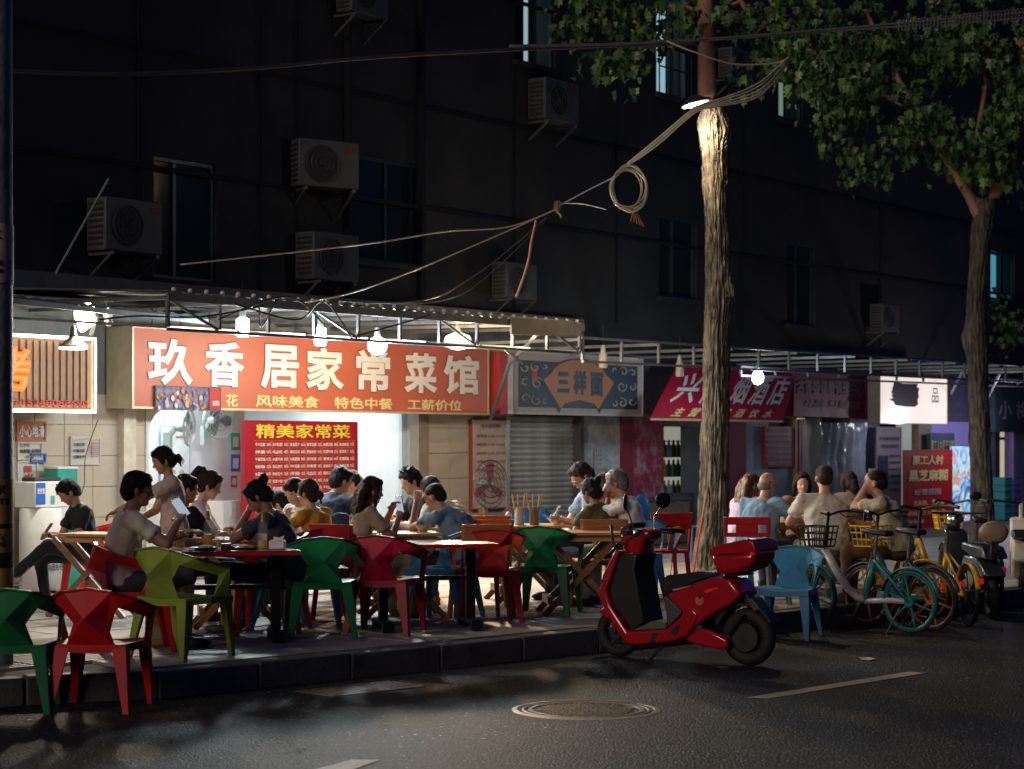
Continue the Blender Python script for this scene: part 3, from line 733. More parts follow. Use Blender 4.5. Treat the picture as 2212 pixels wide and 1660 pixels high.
board('rice_advert', 'white advert with red and orange characters on the tiled wall', 38, 80, 996, 1056, .02, mat('paper_w3', (.55, .55, .55), .6), [('韩', .3, .7, .60, .85, mat('adred', (.55, .03, .02), .5), .04), ('米', .25, .8, .22, .55, mat('adred', (.55, .03, .02), .5), .04)], .004, cat='advert')
board('bottle_badge', 'small blue badge sticker on the tiled wall', 66, 98, 980, 998, .03, mat('badge_blue', (.03, .12, .35), .5), [('清香型', .1, .6, .3, .7, mwht, .02)], .003, cat='sticker')
o = fth('calendar_poster', 'grey printed calendar sheet on the whitewashed wall', 'poster', 1284, 1012, .0)
MB().box(0, .34, -.004, 0, 0, .32).build('sheet', mat('cal_blue', (.50, .56, .60), .6), o)
for j in range(4): text(o, '3 6 9', .03, .17, .24 - j * .065, .275 - j * .065, navy, -.005, .0, .001)
# bigger board with poster photo
o, w_, h_ = board('grey_poster', 'grey poster stand with a dark photo under the glowing sign', 1893, 1946, 922, 1128, .25, mat('poster_grey', (.24, .22, .26), .5), [('专业美容美发', .08, .92, .86, .90, navy, .02), ('烫染造型', .15, .9, .78, .82, navy, .02)] + [('洗剪吹烫染护理', .50, .95, .68 - i * .07, .71 - i * .07, navy, .01) for i in range(6)], .03, cat='poster')
MB().box(w_ * .06, w_ * .44, -.018, -.014, h_ * .36, h_ * .70).build('photo', mat('photo_dark', (.03, .03, .07), .4, var=.8, vs=9), o)
o, w_, h_ = board('sesame_banner', 'red roll up banner with yellow characters advertising sesame paste', 1952, 2056, 972, 1166, 1.1, mat('banner_red', (.40, .012, .02), .6, var=.1), [('原工人村', .16, .80, .83, .94, LETY, .035), ('黑芝麻糊', .08, .90, .64, .78, LETY, .04), ('经营范围', .2, .75, .49, .56, mat('ban_grey', (.5, .45, .45), .6), .02), ('芝麻糊、芝麻酱', .18, .82, .37, .43, LETY, .02), ('核桃、三七粉、各', .06, .85, .26, .32, LETY, .02), ('种杂粮', .06, .40, .17, .22, LETY, .02), ('电话 13999992', .1, .9, .04, .09, mat('ban_grey', (.5, .45, .45), .6), .015)], .02, cat='banner')
MB().box(-.02, w_ + .02, -.06, .08, -.10, -.02).build('foot', ACD, o)
for q in (.06, w_ - .06): MB().box(q - .012, q + .012, .025, .045, -.10, h_).build('pole', ACD, o)
board('green_banner', 'dark green shop banner with yellow characters by the screen', 2008, 2060, 935, 990, .2, mat('gb_green', (.02, .13, .12), .5), [('原工人村黑芝麻糊', .03, .97, .25, .75, LETY, .02)], .05)
# multicoloured screen
def screen_mat():
    m = bpy.data.materials.new('led_screen'); m.use_nodes = True; n = m.node_tree.nodes; l = m.node_tree.links; b = n['Principled BSDF']
    tc = n.new('ShaderNodeTexCoord'); wv = n.new('ShaderNodeTexNoise'); wv.inputs['Scale'].default_value = 3.2; wv.inputs['Distortion'].default_value = 1.6; wv.inputs['Detail'].default_value = 1
    l.new(tc.outputs['Object'], wv.inputs[0]); r = n.new('ShaderNodeValToRGB'); e = r.color_ramp.elements
    e[0].color = (.02, .02, .25, 1); e[0].position = .3; e[1].color = (.9, .25, .7, 1); e[1].position = .72
    for p_, c_ in ((.42, (.1, .5, .9, 1)), (.50, (.75, .85, 1, 1)), (.56, (.1, .6, .3, 1)), (.63, (.9, .06, .04, 1))):
        q = e.new(p_); q.color = c_
    l.new(wv.outputs[0], r.inputs[0]); l.new(r.outputs[0], b.inputs['Emission Color']); b.inputs['Emission Strength'].default_value = .8
    return m
o, w_, h_ = signbox('led_screen', 'tall multicoloured LED screen glowing behind the second tree', 2050, 2096, 962, 1130, .3, .1, screen_mat(), DARKW, .01, 'screen')
# clear plastic curtain hung at a shop door
pc = fth('plastic_curtain', 'hanging translucent plastic curtain with crumpled highlights', 'curtain', 1775, 1110, .12)
w_ = loc_(pc, 1868, 1110, .12)[0]; h_ = loc_(pc, 1775, 912, .12)[1]
mb = MB(); nxx, nzz = 40, 30; vv = []
for j in range(nzz + 1):
    for i in range(nxx + 1):
        x = w_ * i / nxx * (1 - .12 * (1 - j / nzz) * (i / nxx < .2)); z = h_ * j / nzz
        vv.append((x + .03 * noise.noise(V((x * 3, z * 2, 0))), .07 * noise.noise(V((x * 5, z * 1.6, 1))) + .03 * noise.noise(V((x * 14, z * 9, 5))) + .03 * math.sin(x * 22), z))
mb.add(vv, [(j * (nxx + 1) + i, j * (nxx + 1) + i + 1, (j + 1) * (nxx + 1) + i + 1, (j + 1) * (nxx + 1) + i) for j in range(nzz) for i in range(nxx)])
mb.build('sheet', mat('plastic_sheet', (.55, .62, .72), .16, var=.1, alpha=.62, spec=.9, coat=.5), pc, smooth=2)
# yellow poles / goods at the doorway
for i, (x, c_) in enumerate(((1716, (.45, .30, .04)), (1724, (.25, .02, .05)), (1731, (.30, .25, .60)), (1737, (.5, .33, .04)))):
    MB().box(0, .07, 0, .05, 0, 1.25).build('frame_post', mat('post%d' % i, c_, .5), sh, loc=(fac(x, 900, .03)[0] - SBs, -.05, .75 - ZB))
# ================================================================== canopies and trusses
STEEL = mat('galvanised', (.20, .23, .25), .5, .4, var=.2, vs=6)
STEELD = mat('dark_steel', (.19, .20, .205), .5, .4, var=.2)
ROOF = mat('roof_sheet', (.20, .215, .21), .5, .2, var=.25, vs=2, dirt=(.10, .09, .075), ds=1.2)
CAP = mat('roof_bolt', (.85, .75, .6), .4)
OC = 3.0
def truss(name, label, x0, yt0, x1, yt1, hgt, out, step_, m, braces=True, grp=None, depth=.0):
    a = fp(x0, yt0, out); b = fp(x1, yt1, out); L = (V((b.x, b.y)) - V((a.x, a.y))).length
    t = thing(name, label, 'canopy frame', a, FA, grp)
    dz = b.z - a.z
    def q(u, w_): return V((L * u, 0, dz * u - w_))
    MB().bar(q(0, 0), q(1, 0), .028).build('top_chord', m, t); MB().bar(q(0, hgt), q(1, hgt), .028).build('bottom_chord', m, t)
    n = max(2, round(L / step_))
    for i in range(n + 1): MB().bar(q(i / n, .02), q(i / n, hgt - .02), .03, up=(0, 1, 0)).build('post', m, t)
    if braces:
        for i in range(0, n, 3): MB().bar(q(i / n, .02) + V((0, .02, 0)), q((i + 1) / n, hgt - .02) + V((0, .02, 0)), .022, up=(0, 1, 0)).build('brace', m, t)
    return t, L, dz, q
t1, L1, dz1, q1 = truss('canopy_truss', 'welded lattice beam along the front of the corrugated canopy', 362, 637, 1252, 705, .30, OC, .62, STEELD)
for u in [i / 7 for i in range(8)]:
    p = q1(u, .02); MB().bar(p + V((0, .02, 0)), p + V((0, OC - .05, .05)), .035).build('rafter', STEELD, t1)
    MB().bar(q1(u, .28) + V((0, .02, 0)), q1(u, .06) + V((.5, OC - .1, 0)), .025).build('diagonal', STEELD, t1)
t2, L2, dz2, q2 = truss('canopy_truss', 'long bare lattice beam over the dim shops to the right', 1258, 729, 2330, 797, .27, OC, .80, STEEL, False)
for u in [i / 9 for i in range(10)]:
    p = q2(u, .02); MB().bar(p + V((0, .02, 0)), p + V((0, OC - .05, .0)), .035).build('rafter', STEEL, t2)
t3, L3, dz3, q3 = truss('canopy_truss', 'lower inner lattice rail under the right canopy', 1600, 792, 2330, 826, .12, 2.0, 1.0, STEEL, False)
# struts
o = thing('brace_strut', 'slanting steel strut left of the cream light box', 'strut', fp(1060, 905, .3), FA)
p1 = fp(1100, 785, 1.8) - o.location; p2 = fp(1160, 722, OC) - o.location
rotm = Matrix.Rotation(-FA, 3, 'Z')
MB().tube([V((0, 0, 0)), rotm @ p1, rotm @ p2], .025, 8).build('tube', STEEL, o)
MB().tube([rotm @ (fp(1090, 752, OC) - o.location), rotm @ (fp(1128, 785, 1.8) - o.location)], .02, 8).build('tube', STEEL, o)
for x, y in ((2080, 800), (2160, 806)):
    o = thing('brace_strut', 'slanting strut beside the second tree' if x == 2080 else 'rightmost slanting strut under the right canopy', 'strut', fp(x - 30, y + 60, .3), FA)
    MB().tube([V((0, 0, 0)), rotm @ (fp(x, y, OC) - o.location)], .022, 8).build('tube', STEEL, o)
# corrugated roof sheet
rf = thing('corrugated_roof', 'corrugated metal canopy roof above the restaurant sign with studded front edge', 'canopy', fp(362, 630, OC + .08), FA)
mb = MB(); n = 230; Lr = L1 + .05; back = OC + .06; vv = []
for i in range(n + 1):
    u = i / n; z = dz1 * u + .014 * math.sin(u * Lr / .16 * 2 * PI)
    for (y, zz) in ((0, 0), (back, .16)):
        vv.append((Lr * u - (.35 if y else 0) * (1 - u), y, z + zz + .005))
    for (y, zz) in ((0, 0), (back, .16)):
        vv.append((Lr * u - (.35 if y else 0) * (1 - u), y, z + zz - .003))
fs = []
for i in range(n):
    a = i * 4; b = a + 4
    fs += [(a, b, b + 1, a + 1), (a + 2, a + 3, b + 3, b + 2), (a, a + 2, b + 2, b)]
mb.add(vv, fs); mb.build('roof_sheet', ROOF, rf)
MB().bar((0, -.005, -.04), (Lr, -.005, dz1 - .04), .012, .075).build('fascia', ROOF, rf)
nb = 32; proto = MB().ell((0, 0, 0), .022, None, 8, 6).build('roof_bolt', CAP); bme = proto.data; bpy.data.objects.remove(proto)
for i in range(nb):
    u = (i + .5) / nb; o = bpy.data.objects.new('roof_bolt', bme); COL.objects.link(o); o.parent = rf; o.location = (Lr * u, .03, dz1 * u + .03)
# pale tarp at the right end of the canopy
tp = thing('tarpaulin', 'pale sheet folded over the right end of the corrugated canopy', 'tarpaulin', fp(1105, 722, OC + .12), FA)
e1 = rotm @ (fp(1240, 697, OC + .12) - tp.location); e2 = rotm @ (fp(1258, 726, OC + .12) - tp.location); e0 = rotm @ (fp(1105, 690, OC + .12) - tp.location)
MB().prism([(0, 0, 0), e0, e1, e2], (0, .02, .0)).build('sheet', mat('tarp_cream', (.22, .20, .155), .6, var=.15, bump=.3, bs=9), tp)
MB().prism([e0, e1, e1 + V((0, .5, .06)), e0 + V((0, .5, .06))], (0, 0, .02)).build('fold', mat('tarp_cream', (.22, .20, .155), .6), tp)
# dark low awning at the left
la = thing('dark_awning', 'black corrugated awning sloping down over the left shop', 'awning', fp(448, 690, 2.0), FA)
A = rotm @ (fp(-200, 612, 2.0) - la.location); B = rotm @ (fp(448, 684, 2.0) - la.location)
C_ = rotm @ (fp(440, 692, .35) - la.location); D_ = rotm @ (fp(-260, 618, .35) - la.location)
mb = MB(); n = 60; vv = []
for i in range(n + 1):
    u = i / n; wv = .012 * math.sin(i * 2.2)
    p = A.lerp(B, u) + V((0, 0, wv)); q = D_.lerp(C_, u) + V((0, 0, wv)); vv += [p, q, p - V((0, 0, .03)), q - V((0, 0, .03))]
fs = []
for i in range(n): a = i * 4; b = a + 4; fs += [(a, b, b + 1, a + 1), (a + 2, a + 3, b + 3, b + 2), (a, a + 2, b + 2, b)]
mb.add(vv, fs); mb.build('awning_sheet', mat('black_sheet', (.02, .018, .018), .5), la)
MB().bar(A - V((0, 0, .05)), B - V((0, 0, .05)), .03, .05).build('edge_rail', STEELD, la)

# ================================================================== lamps under the canopy
def glow(name, col, es): return mat(name, (1, 1, 1), .4, var=0, emit=col, es=es)
BULBW = glow('bulb_cold', (.90, .97, 1.0), 30); BULBY = glow('bulb_warm', (1.0, .66, .30), 12)
SOCK = mat('lamp_socket', (.55, .55, .52), .4)
def bulb(x, y, out, on, label, r=.075, shape='bulb', e=0, col=COLD, drop=.25):
    p = fp(x, y, out); t = thing('hanging_lamp', label, 'lamp', p, 0, 'bulbs hanging under the canopies')
    m = {1: BULBW, 2: BULBY, 0: mat('bulb_off', (.55, .52, .45), .35)}[on]
    MB().tube([(0, 0, .16), (0, 0, drop + .16)], .006, 5).build('cord', ACD, t)
    MB().lathe([(.018, .17), (.028, .14), (.032, .09), (.04, .07)], 12).build('socket', SOCK, t, smooth=True)
    if shape == 'bulb': MB().lathe([(.035, .07), (r * .85, .035), (r, -.02), (r * .9, -.07), (r * .5, -.105), (.004, -.115)], 16).build('glass_bulb', m, t, smooth=True)
    elif shape == 'column': MB().lathe([(.04, .07), (r * .7, .055), (r * .72, -.09), (r * .6, -.11), (.004, -.112)], 16).build('glass_bulb', m, t, smooth=True)
    else:
        MB().lathe([(.03, .08), (.05, .05), (r, -.02), (r, -.035)], 18).build('shade', SOCK, t, smooth=True)
        MB().lathe([(r * .95, -.036), (r * .9, -.05), (.004, -.055)], 18).build('glass_bulb', m, t, smooth=True)
    if e:
        lamp('POINT', 'bulb_light', (p.x + N2.x * .03, p.y, p.z - .19), e * .95, col, .12)
        lamp('SPOT', 'bulb_beam', (p.x + N2.x * .05, p.y + N2.y * .05, p.z - .19), e * 2.5, col, .15, None, R(172), (N2.x * .8, N2.y * .8, -.6)).data.spot_blend = .5
    return t
bulb(524, 702, 2.4, 1, 'cold white bulb over the second sign character', .085, 'column', 60)  # lit bulbs are drawn larger, their glare built into the glass
bulb(692, 722, 2.4, 1, 'cold white bulb over the fourth sign character', .085, 'column', 60)
bulb(815, 742, 2.4, 1, 'bulb with a bell socket over the fifth sign character', .10, 'bulb', 75, (.86, .95, 1))
bulb(989, 732, 2.4, 2, 'blazing warm bulb over the last sign character', .15, 'bulb', 170, WARM)
bulb(158, 742, 1.4, 1, 'shaded lamp on a cord before the ribbed sign', .14, 'shade', 14, NEUT)
bulb(1303, 775, 2.4, 0, 'unlit white bulb before the cream light box', .075, 'column')
bulb(1468, 795, 2.4, 0, 'unlit bulb before the slanting awning sign', .07, 'column')
bulb(1637, 812, 2.2, 1, 'lone lit bulb before the crimson awning sign', .08, 'bulb', 32, (.75, .92, 1))
# flood lamp and security camera at the left corner
fl = fth('flood_lamp', 'square flood lamp blazing beside the dark awning', 'lamp', 187, 690, 1.35)
MB().bar((-.10, 0, -.03), (.12, .05, .07), .20, .03, up=(0, 1, 0)).build('lamp_face', glow('flood', (1, .86, .66), 30), fl)
MB().bar((-.09, .04, 0), (.13, .09, .10), .22, .04, up=(0, 1, 0)).build('housing', SOCK, fl)
lamp('SPOT', 'flood_light', fl.location + V((N2.x * .1, N2.y * .1, -.05)), 210, (1, .84, .62), .09, None, R(165), (.35, -.35, -.8))
MB().tube([(.10, .1, .02), (.3, .2, .06), (.5, .5, -.1)], .02, 6).build('arm', SOCK, fl)
sc_ = fth('security_camera', 'white ball security camera beside the flood lamp', 'camera', 233, 690, 1.3)
MB().ell((0, 0, .06), (.05, .05, .06)).ell((0, -.01, -.02), .045).build('housing', mat('cam_white', (.6, .6, .58), .35), sc_, smooth=2)
MB().ell((-.012, -.045, -.02), .02).build('lens', ACD, sc_, smooth=2)
MB().tube([(0, 0, .12), (.02, .05, .2)], .015).build('mount', SOCK, sc_)
# indoor light of the restaurant (ceiling panels, hidden behind the sign); shop lights further along, some out front, one added to brighten the banner
for x, out, e in ((420, -.38, 22), (840, -1.3, 40), (620, -2.2, 28)):
    s = fac(x, 900, 0)[0]; p = fpt(s, out, 2.45)
    c = thing('ceiling_lamp', 'flat white ceiling lamp inside the restaurant at %s' % ('the partition' if out > -.5 else 'the right opening' if out > -2 else 'the back of the room'), 'lamp', p, FA)
    MB().box(-.3, .3, -.08, .08, 0, .04).build('diffuser', glow('panel', (.85, .96, 1), 6), c)
    lamp('AREA', 'ceiling_light', p - V((0, 0, .02)), e, (.82, .95, 1.0), .5, None, None, (0, 0, -1))
for x, out, e, col in ((2075, .9, 16, (.55, .5, 1)), (2175, -.6, 26, (.9, .82, 1)), (1725, -.25, 5, (1, .8, .4)), (1940, 2.1, 45, (.95, .80, .85)), (1850, .9, 14, (.7, .85, 1))):
    lamp('POINT', 'shop_and_fill_light', fpt(fac(x, 900, 0)[0], out, 2.0), e, col, .12)

# wall fans in the opening
FANW = mat('fan_white', (.42, .46, .45), .4); FANG = mat('fan_grey', (.22, .25, .26), .4, .3)
def wall_fan(x, y, yaw, label):
    t = thing('wall_fan', label, 'fan', fp(x, y, -.35), FA + yaw, 'wall fans in the opening')
    mb = MB(); 
    for r_ in (.21, .17, .12, .07): mb.tube([(r_ * math.cos(a * PI / 12), -.10 + (.21 - r_) * .12 * -1, r_ * math.sin(a * PI / 12)) for a in range(24)], .004, 4, closed=True)
    for a in range(24): mb.tube([(.03 * math.cos(a * PI / 12), -.12, .03 * math.sin(a * PI / 12)), (.21 * math.cos(a * PI / 12), -.10, .21 * math.sin(a * PI / 12)), (.19 * math.cos(a * PI / 12), -.03, .19 * math.sin(a * PI / 12))], .0025, 3)
    mb.tube([(.21 * math.cos(a * PI / 12), -.085, .21 * math.sin(a * PI / 12)) for a in range(24)], .011, 5, closed=True)
    mb.build('cage', FANW, t)
    for k in range(3):
        a = k * 2 * PI / 3; mb = MB()
        c0, s0 = math.cos(a), math.sin(a); pts = [(.03, -.02), (.10, -.07), (.18, -.05), (.18, .05), (.10, .06), (.03, .02)]
        mb.prism([(c0 * u - s0 * v_, -.09 + .15 * v_, s0 * u + c0 * v_) for u, v_ in pts], (0, .006, 0)).build('blade', FANG, t)
    MB().lathe([(.05, 0), (.06, .05), (.045, .13)], 14).build('motor', FANW, t, smooth=True, rot=(R(-90), 0, 0), loc=(0, -.06, 0))
    MB().bar((0, .06, 0), (0, .16, -.12), .05).box(-.05, .05, .12, .2, -.28, -.06).build('wall_bracket', FANW, t)
    return t
wall_fan(392, 922, .5, 'white wall fan turned sideways in the left of the opening')
wall_fan(462, 908, -.15, 'white wall fan half hidden under the sign edge')
# pedestal fan before the notice
pf = gr(1040, 1180, SW)
t = thing('pedestal_fan', 'pedestal fan with purple blades in front of the framed notice', 'fan', (*(fpt(fac(1045, 1050, .8)[0], .8, SW)).xy, SW), FA - .15)
zc = fac(1047, 1045, .8)[1] - SW
MB().lathe([(.20, 0), (.20, .03), (.05, .05), (.022, .06), (.02, zc - .1)], 18).build('stand', FANG, t, smooth=True)
mb = MB()
for r_ in (.30, .24, .17, .1): mb.tube([(r_ * math.cos(a * PI / 16), -.12 - (.30 - r_) * .12, zc + r_ * math.sin(a * PI / 16)) for a in range(32)], .007, 4, closed=True)
for a in range(32): mb.tube([(.03 * math.cos(a * PI / 16), -.16, zc + .03 * math.sin(a * PI / 16)), (.30 * math.cos(a * PI / 16), -.12, zc + .30 * math.sin(a * PI / 16)), (.26 * math.cos(a * PI / 16), -.03, zc + .26 * math.sin(a * PI / 16))], .003, 3)
mb.build('cage', mat('cage_dark', (.06, .08, .08), .4, .3), t)
BL = mat('fan_purple', (.30, .05, .14), .3)
for k in range(3):
    a = k * 2 * PI / 3 + PI / 2; c0, s0 = math.cos(a), math.sin(a); pts = [(.03, -.02), (.10, -.06), (.25, -.07), (.28, 0), (.25, .05), (.03, .02)]
    MB().prism([(c0 * u - s0 * v_, -.10 + .2 * v_, zc + s0 * u + c0 * v_) for u, v_ in pts], (0, .006, 0)).build('blade', BL, t)
MB().ell((0, 0, zc), (.07, .10, .07)).build('motor', mat('fan_teal', (.20, .30, .32), .4), t, smooth=2)

# ================================================================== wires
WIRE = mat('black_wire', (.03, .03, .03), .4); WIREL = mat('lamplit_wire', (.55, .50, .34), .35); WIRED = mat('dim_wire', (.12, .12, .12), .4)  # the yellowish wire has the tree lamp's light painted into its colour
def wire(label, pts, r, m, sag=0.0, n=24, name='cable', grp='wires slung across the street'):
    P_ = [at(*p) for p in pts]; out = []
    for i in range(len(P_) - 1):
        for k in range(n if len(P_) == 2 else max(4, n // 2)):
            u = k / (n if len(P_) == 2 else max(4, n // 2)); p0 = P_[max(i - 1, 0)]; p1 = P_[i]; p2 = P_[i + 1]; p3 = P_[min(i + 2, len(P_) - 1)]
            q = .5 * ((2 * p1) + (p2 - p0) * u + (2 * p0 - 5 * p1 + 4 * p2 - p3) * u * u + (3 * p1 - p0 - 3 * p2 + p3) * u ** 3)
            q = q - V((0, 0, sag * 4 * u * (1 - u))); out.append(q)
    out.append(P_[-1]); c = out[0].copy()
    return tag(MB().tube([q - c for q in out], r, 5).build(name, m, None, smooth=2, loc=c), label, 'cable', grp)
DT = 18.6
for i, (dx, dy, e_) in enumerate(((0, 0, 0), (3, 5, .2), (-4, 9, .4), (5, -4, .1), (2, 12, .5))):
    wire('strand of the cable bundle rising from the tree lamp, %s' % ('topmost', 'second from the top', 'middle', 'lower', 'lowest')[i], [(1497, 232 + dy * .3, DT - .4), (1560, 216 + dy, DT - .3), (1640, 185 + dy * 1.8, DT - .1), (1700 + dx, 125 + dy, DT + .2)], .008, WIREL)
for i, dy in enumerate((0, 5, 10)):
    wire(('upper', 'middle', 'lower')[i] + ' lit strand between the tree lamp and the coil', [(1555, 214 + dy, DT - .6), (1500, 234 + dy, DT - .6), (1420, 300 + dy * 1.3, DT - .3), (1356, 352 + dy * .5, DT)], .012 - .002 * i, WIREL)
wire('pair of dark wires from the coil down to the splice', [(1340, 375, DT), (1270, 410, DT + .4), (1205, 445, DT + .8)], .009, WIRED)
wire('thin wire from the splice sideways to the coil', [(1205, 438, DT + .8), (1260, 440, DT + .5), (1310, 452, DT)], .006, WIRED)
wire('wire from the splice far down left over the roof', [(1205, 450, DT + .8), (1100, 489, DT + .5), (960, 500, DT), (780, 528, DT - .4), (390, 571, DT - 1.2)], .007, WIREL)
wire('wire sweeping from the splice to the roof edge', [(1205, 450, DT + .8), (1100, 497, DT + .5), (900, 582, DT), (760, 632, DT - .3), (660, 652, DT - .5)], .007, WIREL)
wire('sagging wire pair running down to the canopy right part', [(1180, 470, DT + .8), (1110, 530, DT + .6), (1040, 585, DT + .3), (930, 645, DT), (775, 655, DT - .2)], .007, WIRED)
wire('lower sagging wire over the canopy', [(1175, 480, DT + .8), (1060, 590, DT + .5), (985, 640, DT + .2), (890, 655, DT), (740, 650, DT)], .006, WIRED)
wire('bare orange lit wire end dangling over the roof', [(1158, 475, DT + .6), (1148, 520, DT + .6), (1142, 560, DT + .6), (1130, 600, DT + .6), (1115, 641, DT + .6)], .011, mat('orange_wire', (.75, .36, .20), .35, emit=None))
wire('thick black cable across the upper wall', [(-40, 150, 17), (260, 160, 17.5), (560, 146, 18), (800, 124, 18.2), (1120, 106, 18.4), (1510, 92, 18.6)], .02, WIRE)
wire('second black cable across the upper wall', [(1100, 99, 18.2), (1400, 92, 18.4), (1760, 66, 18.7), (2260, 22, 19)], .014, WIRED)
wire('third cable across the trees', [(1380, 104, 18.3), (1510, 88, 18.6), (1750, 70, 18.7), (2260, 36, 19)], .012, WIRED)
wire('curving wire before the trunk top', [(1440, 88, 18.3), (1500, 112, 18.3), (1580, 137, 18.5), (1660, 137, 18.7), (1700, 128, 18.8)], .008, WIREL)
wire('slanted steel cable at the left wall', [(235, 385, 17.7), (120, 590, 17.7)], .012, mat('teal_wire', (.14, .2, .2), .5))
wire('cable coming down the tiled wall', [(212, 905, 19.6), (185, 985, 19.6), (178, 1060, 19.6), (130, 1130, 19.5)], .005, WIRE)
for i, pts in enumerate(([(505, 655, 17.6), (640, 690, 18), (700, 650, 18.4), (760, 730, 18.6)], [(470, 690, 17.9), (620, 640, 18.4), (700, 700, 18.8)], [(560, 660, 18), (565, 705, 18.2), (600, 640, 18.4)], [(760, 728, 18.8), (860, 700, 19), (930, 680, 19.3)], [(215, 690, 17.2), (300, 682, 17.4), (430, 684, 17.6), (560, 662, 18)])):
    wire('loose cable under the corrugated canopy, %s' % ('long one over the second and third bulb', 'crossing one by the second bulb', 'short one by the first bulb', 'one right of the fourth bulb', 'one from the flood lamp')[i], pts, .009, WIRE, name='canopy_cable', grp='loose cables under the canopy')
# coil
co = at(1358, 408, DT); t = thing('wire_coil', 'coil of lit grey wire hanging from the bundle', 'wire coil', co)
for i in range(9):
    a_ = .165 * rnd.uniform(.82, 1.08); b_ = .215 * rnd.uniform(.82, 1.06); ox = rnd.uniform(-.025, .025); oz = rnd.uniform(-.02, .02); ph = rnd.uniform(0, 6.28); tl = rnd.uniform(-.25, .25)
    pts = []
    for k in range(30):
        th = ph + 2 * PI * k / 30; x = ox + a_ * math.cos(th); z = oz + b_ * math.sin(th)
        pts.append((x + tl * z * .4, .05 * math.sin(th + i) + rnd.uniform(-.003, .003), z))
    MB().tube(pts, .007, 5, closed=True).build('wire_loop', WIREL, t, smooth=2)
for k in range(5):
    MB().tube([(.0, 0, -.16), (.04 + .01 * k, .01, -.22), (.02 + .03 * k, .0, -.30 - .012 * k)], .006, 4).build('wire_end', mat('copper', (.5, .22, .10), .3, .5), t)
sp_ = at(1205, 445, DT + .8); t = thing('cable_splice', 'taped brown knot where the wires fan out', 'cable joint', sp_)
MB().ell((0, 0, 0), (.035, .03, .06)).build('tape', mat('tape_brown', (.22, .13, .08), .5), t)
MB().tube([(-.03, 0, .05), (-.035, 0, -.02), (.02, 0, -.08), (.035, 0, -.11)], .008, 5).build('loose_end', mat('tape_brown', (.22, .13, .08), .5), t)
# sprung cable guard at upper right
c = at(2040, 45, 18.8); mb = MB(); e_ = at(2290, 20, 19) - c; s_ = at(1935, 55, 18.7) - c; pts = []
for k in range(420):
    u = k / 419; p = s_.lerp(e_, u); th = k * 2 * PI / 9; pts.append(p + V((0, .05 * math.cos(th), .05 * math.sin(th))))
tag(mb.tube(pts, .004, 3).build('spiral_cable_guard', WIRED, None, loc=c), 'spiral guard wound round the cables at the upper right', 'cable guard')

# ================================================================== near pole at the left edge
pl = thing('concrete_pole', 'concrete pole at the left edge wrapped in torn notices', 'utility pole', (*at(-14, 955, 13.2).xy, SW))
MB().lathe([(.128, 0), (.120, 8)], 28).build('shaft', mat('pole_concrete', (.20, .20, .18), .6, var=.3, vs=4, bump=.4, bs=20), pl, smooth=True)
YEL = mat('pole_yellow', (.50, .28, .05), .5, var=.2)
def band(z0, z1, m, name, r=.129):
    MB().lathe([(r, z0), (r, z1)], 28).build(name, m, pl, smooth=True)
dd = 13.2
def zz(y): return H - (y - HY) / F * dd - SW
band(zz(1130), zz(1035), YEL, 'yellow_band', .132); band(zz(1225), zz(1130), mat('pole_dark', (.02, .02, .02), .6), 'dark_band', .1305); band(zz(1290), zz(1225), YEL, 'yellow_band', .132)
band(zz(1192), zz(1140), YEL, 'yellow_band', .133)
band(zz(612), zz(485), mat('pole_paper', (.55, .42, .32), .7, var=.3, dirt=(.2, .16, .13), ds=8), 'paper_notice', .131)
for tx, y0, y1, xx, sc in (('OK', 500, 520, 4, .05), ('金盆', 563, 576, 4, .06), ('家电', 582, 592, 4, .06), ('国家', 1045, 1066, 4, .07), ('STATE', 1075, 1088, 4, .10), ('高', 1150, 1180, 18, .035)):
    ob = text(pl, tx, -sc * 1.2 + .02, sc * 1.2 + .02, zz(y1), zz(y0), mat('ink', (.02, .02, .02), .6), 0, .02, .001)
    if ob:
        for v in ob.data.vertices:
            an = (v.co.x + (xx - 4) * .003 + .02) / .133 - .05
            v.co.x, v.co.y = .1345 * math.sin(an), -.1345 * math.cos(an)
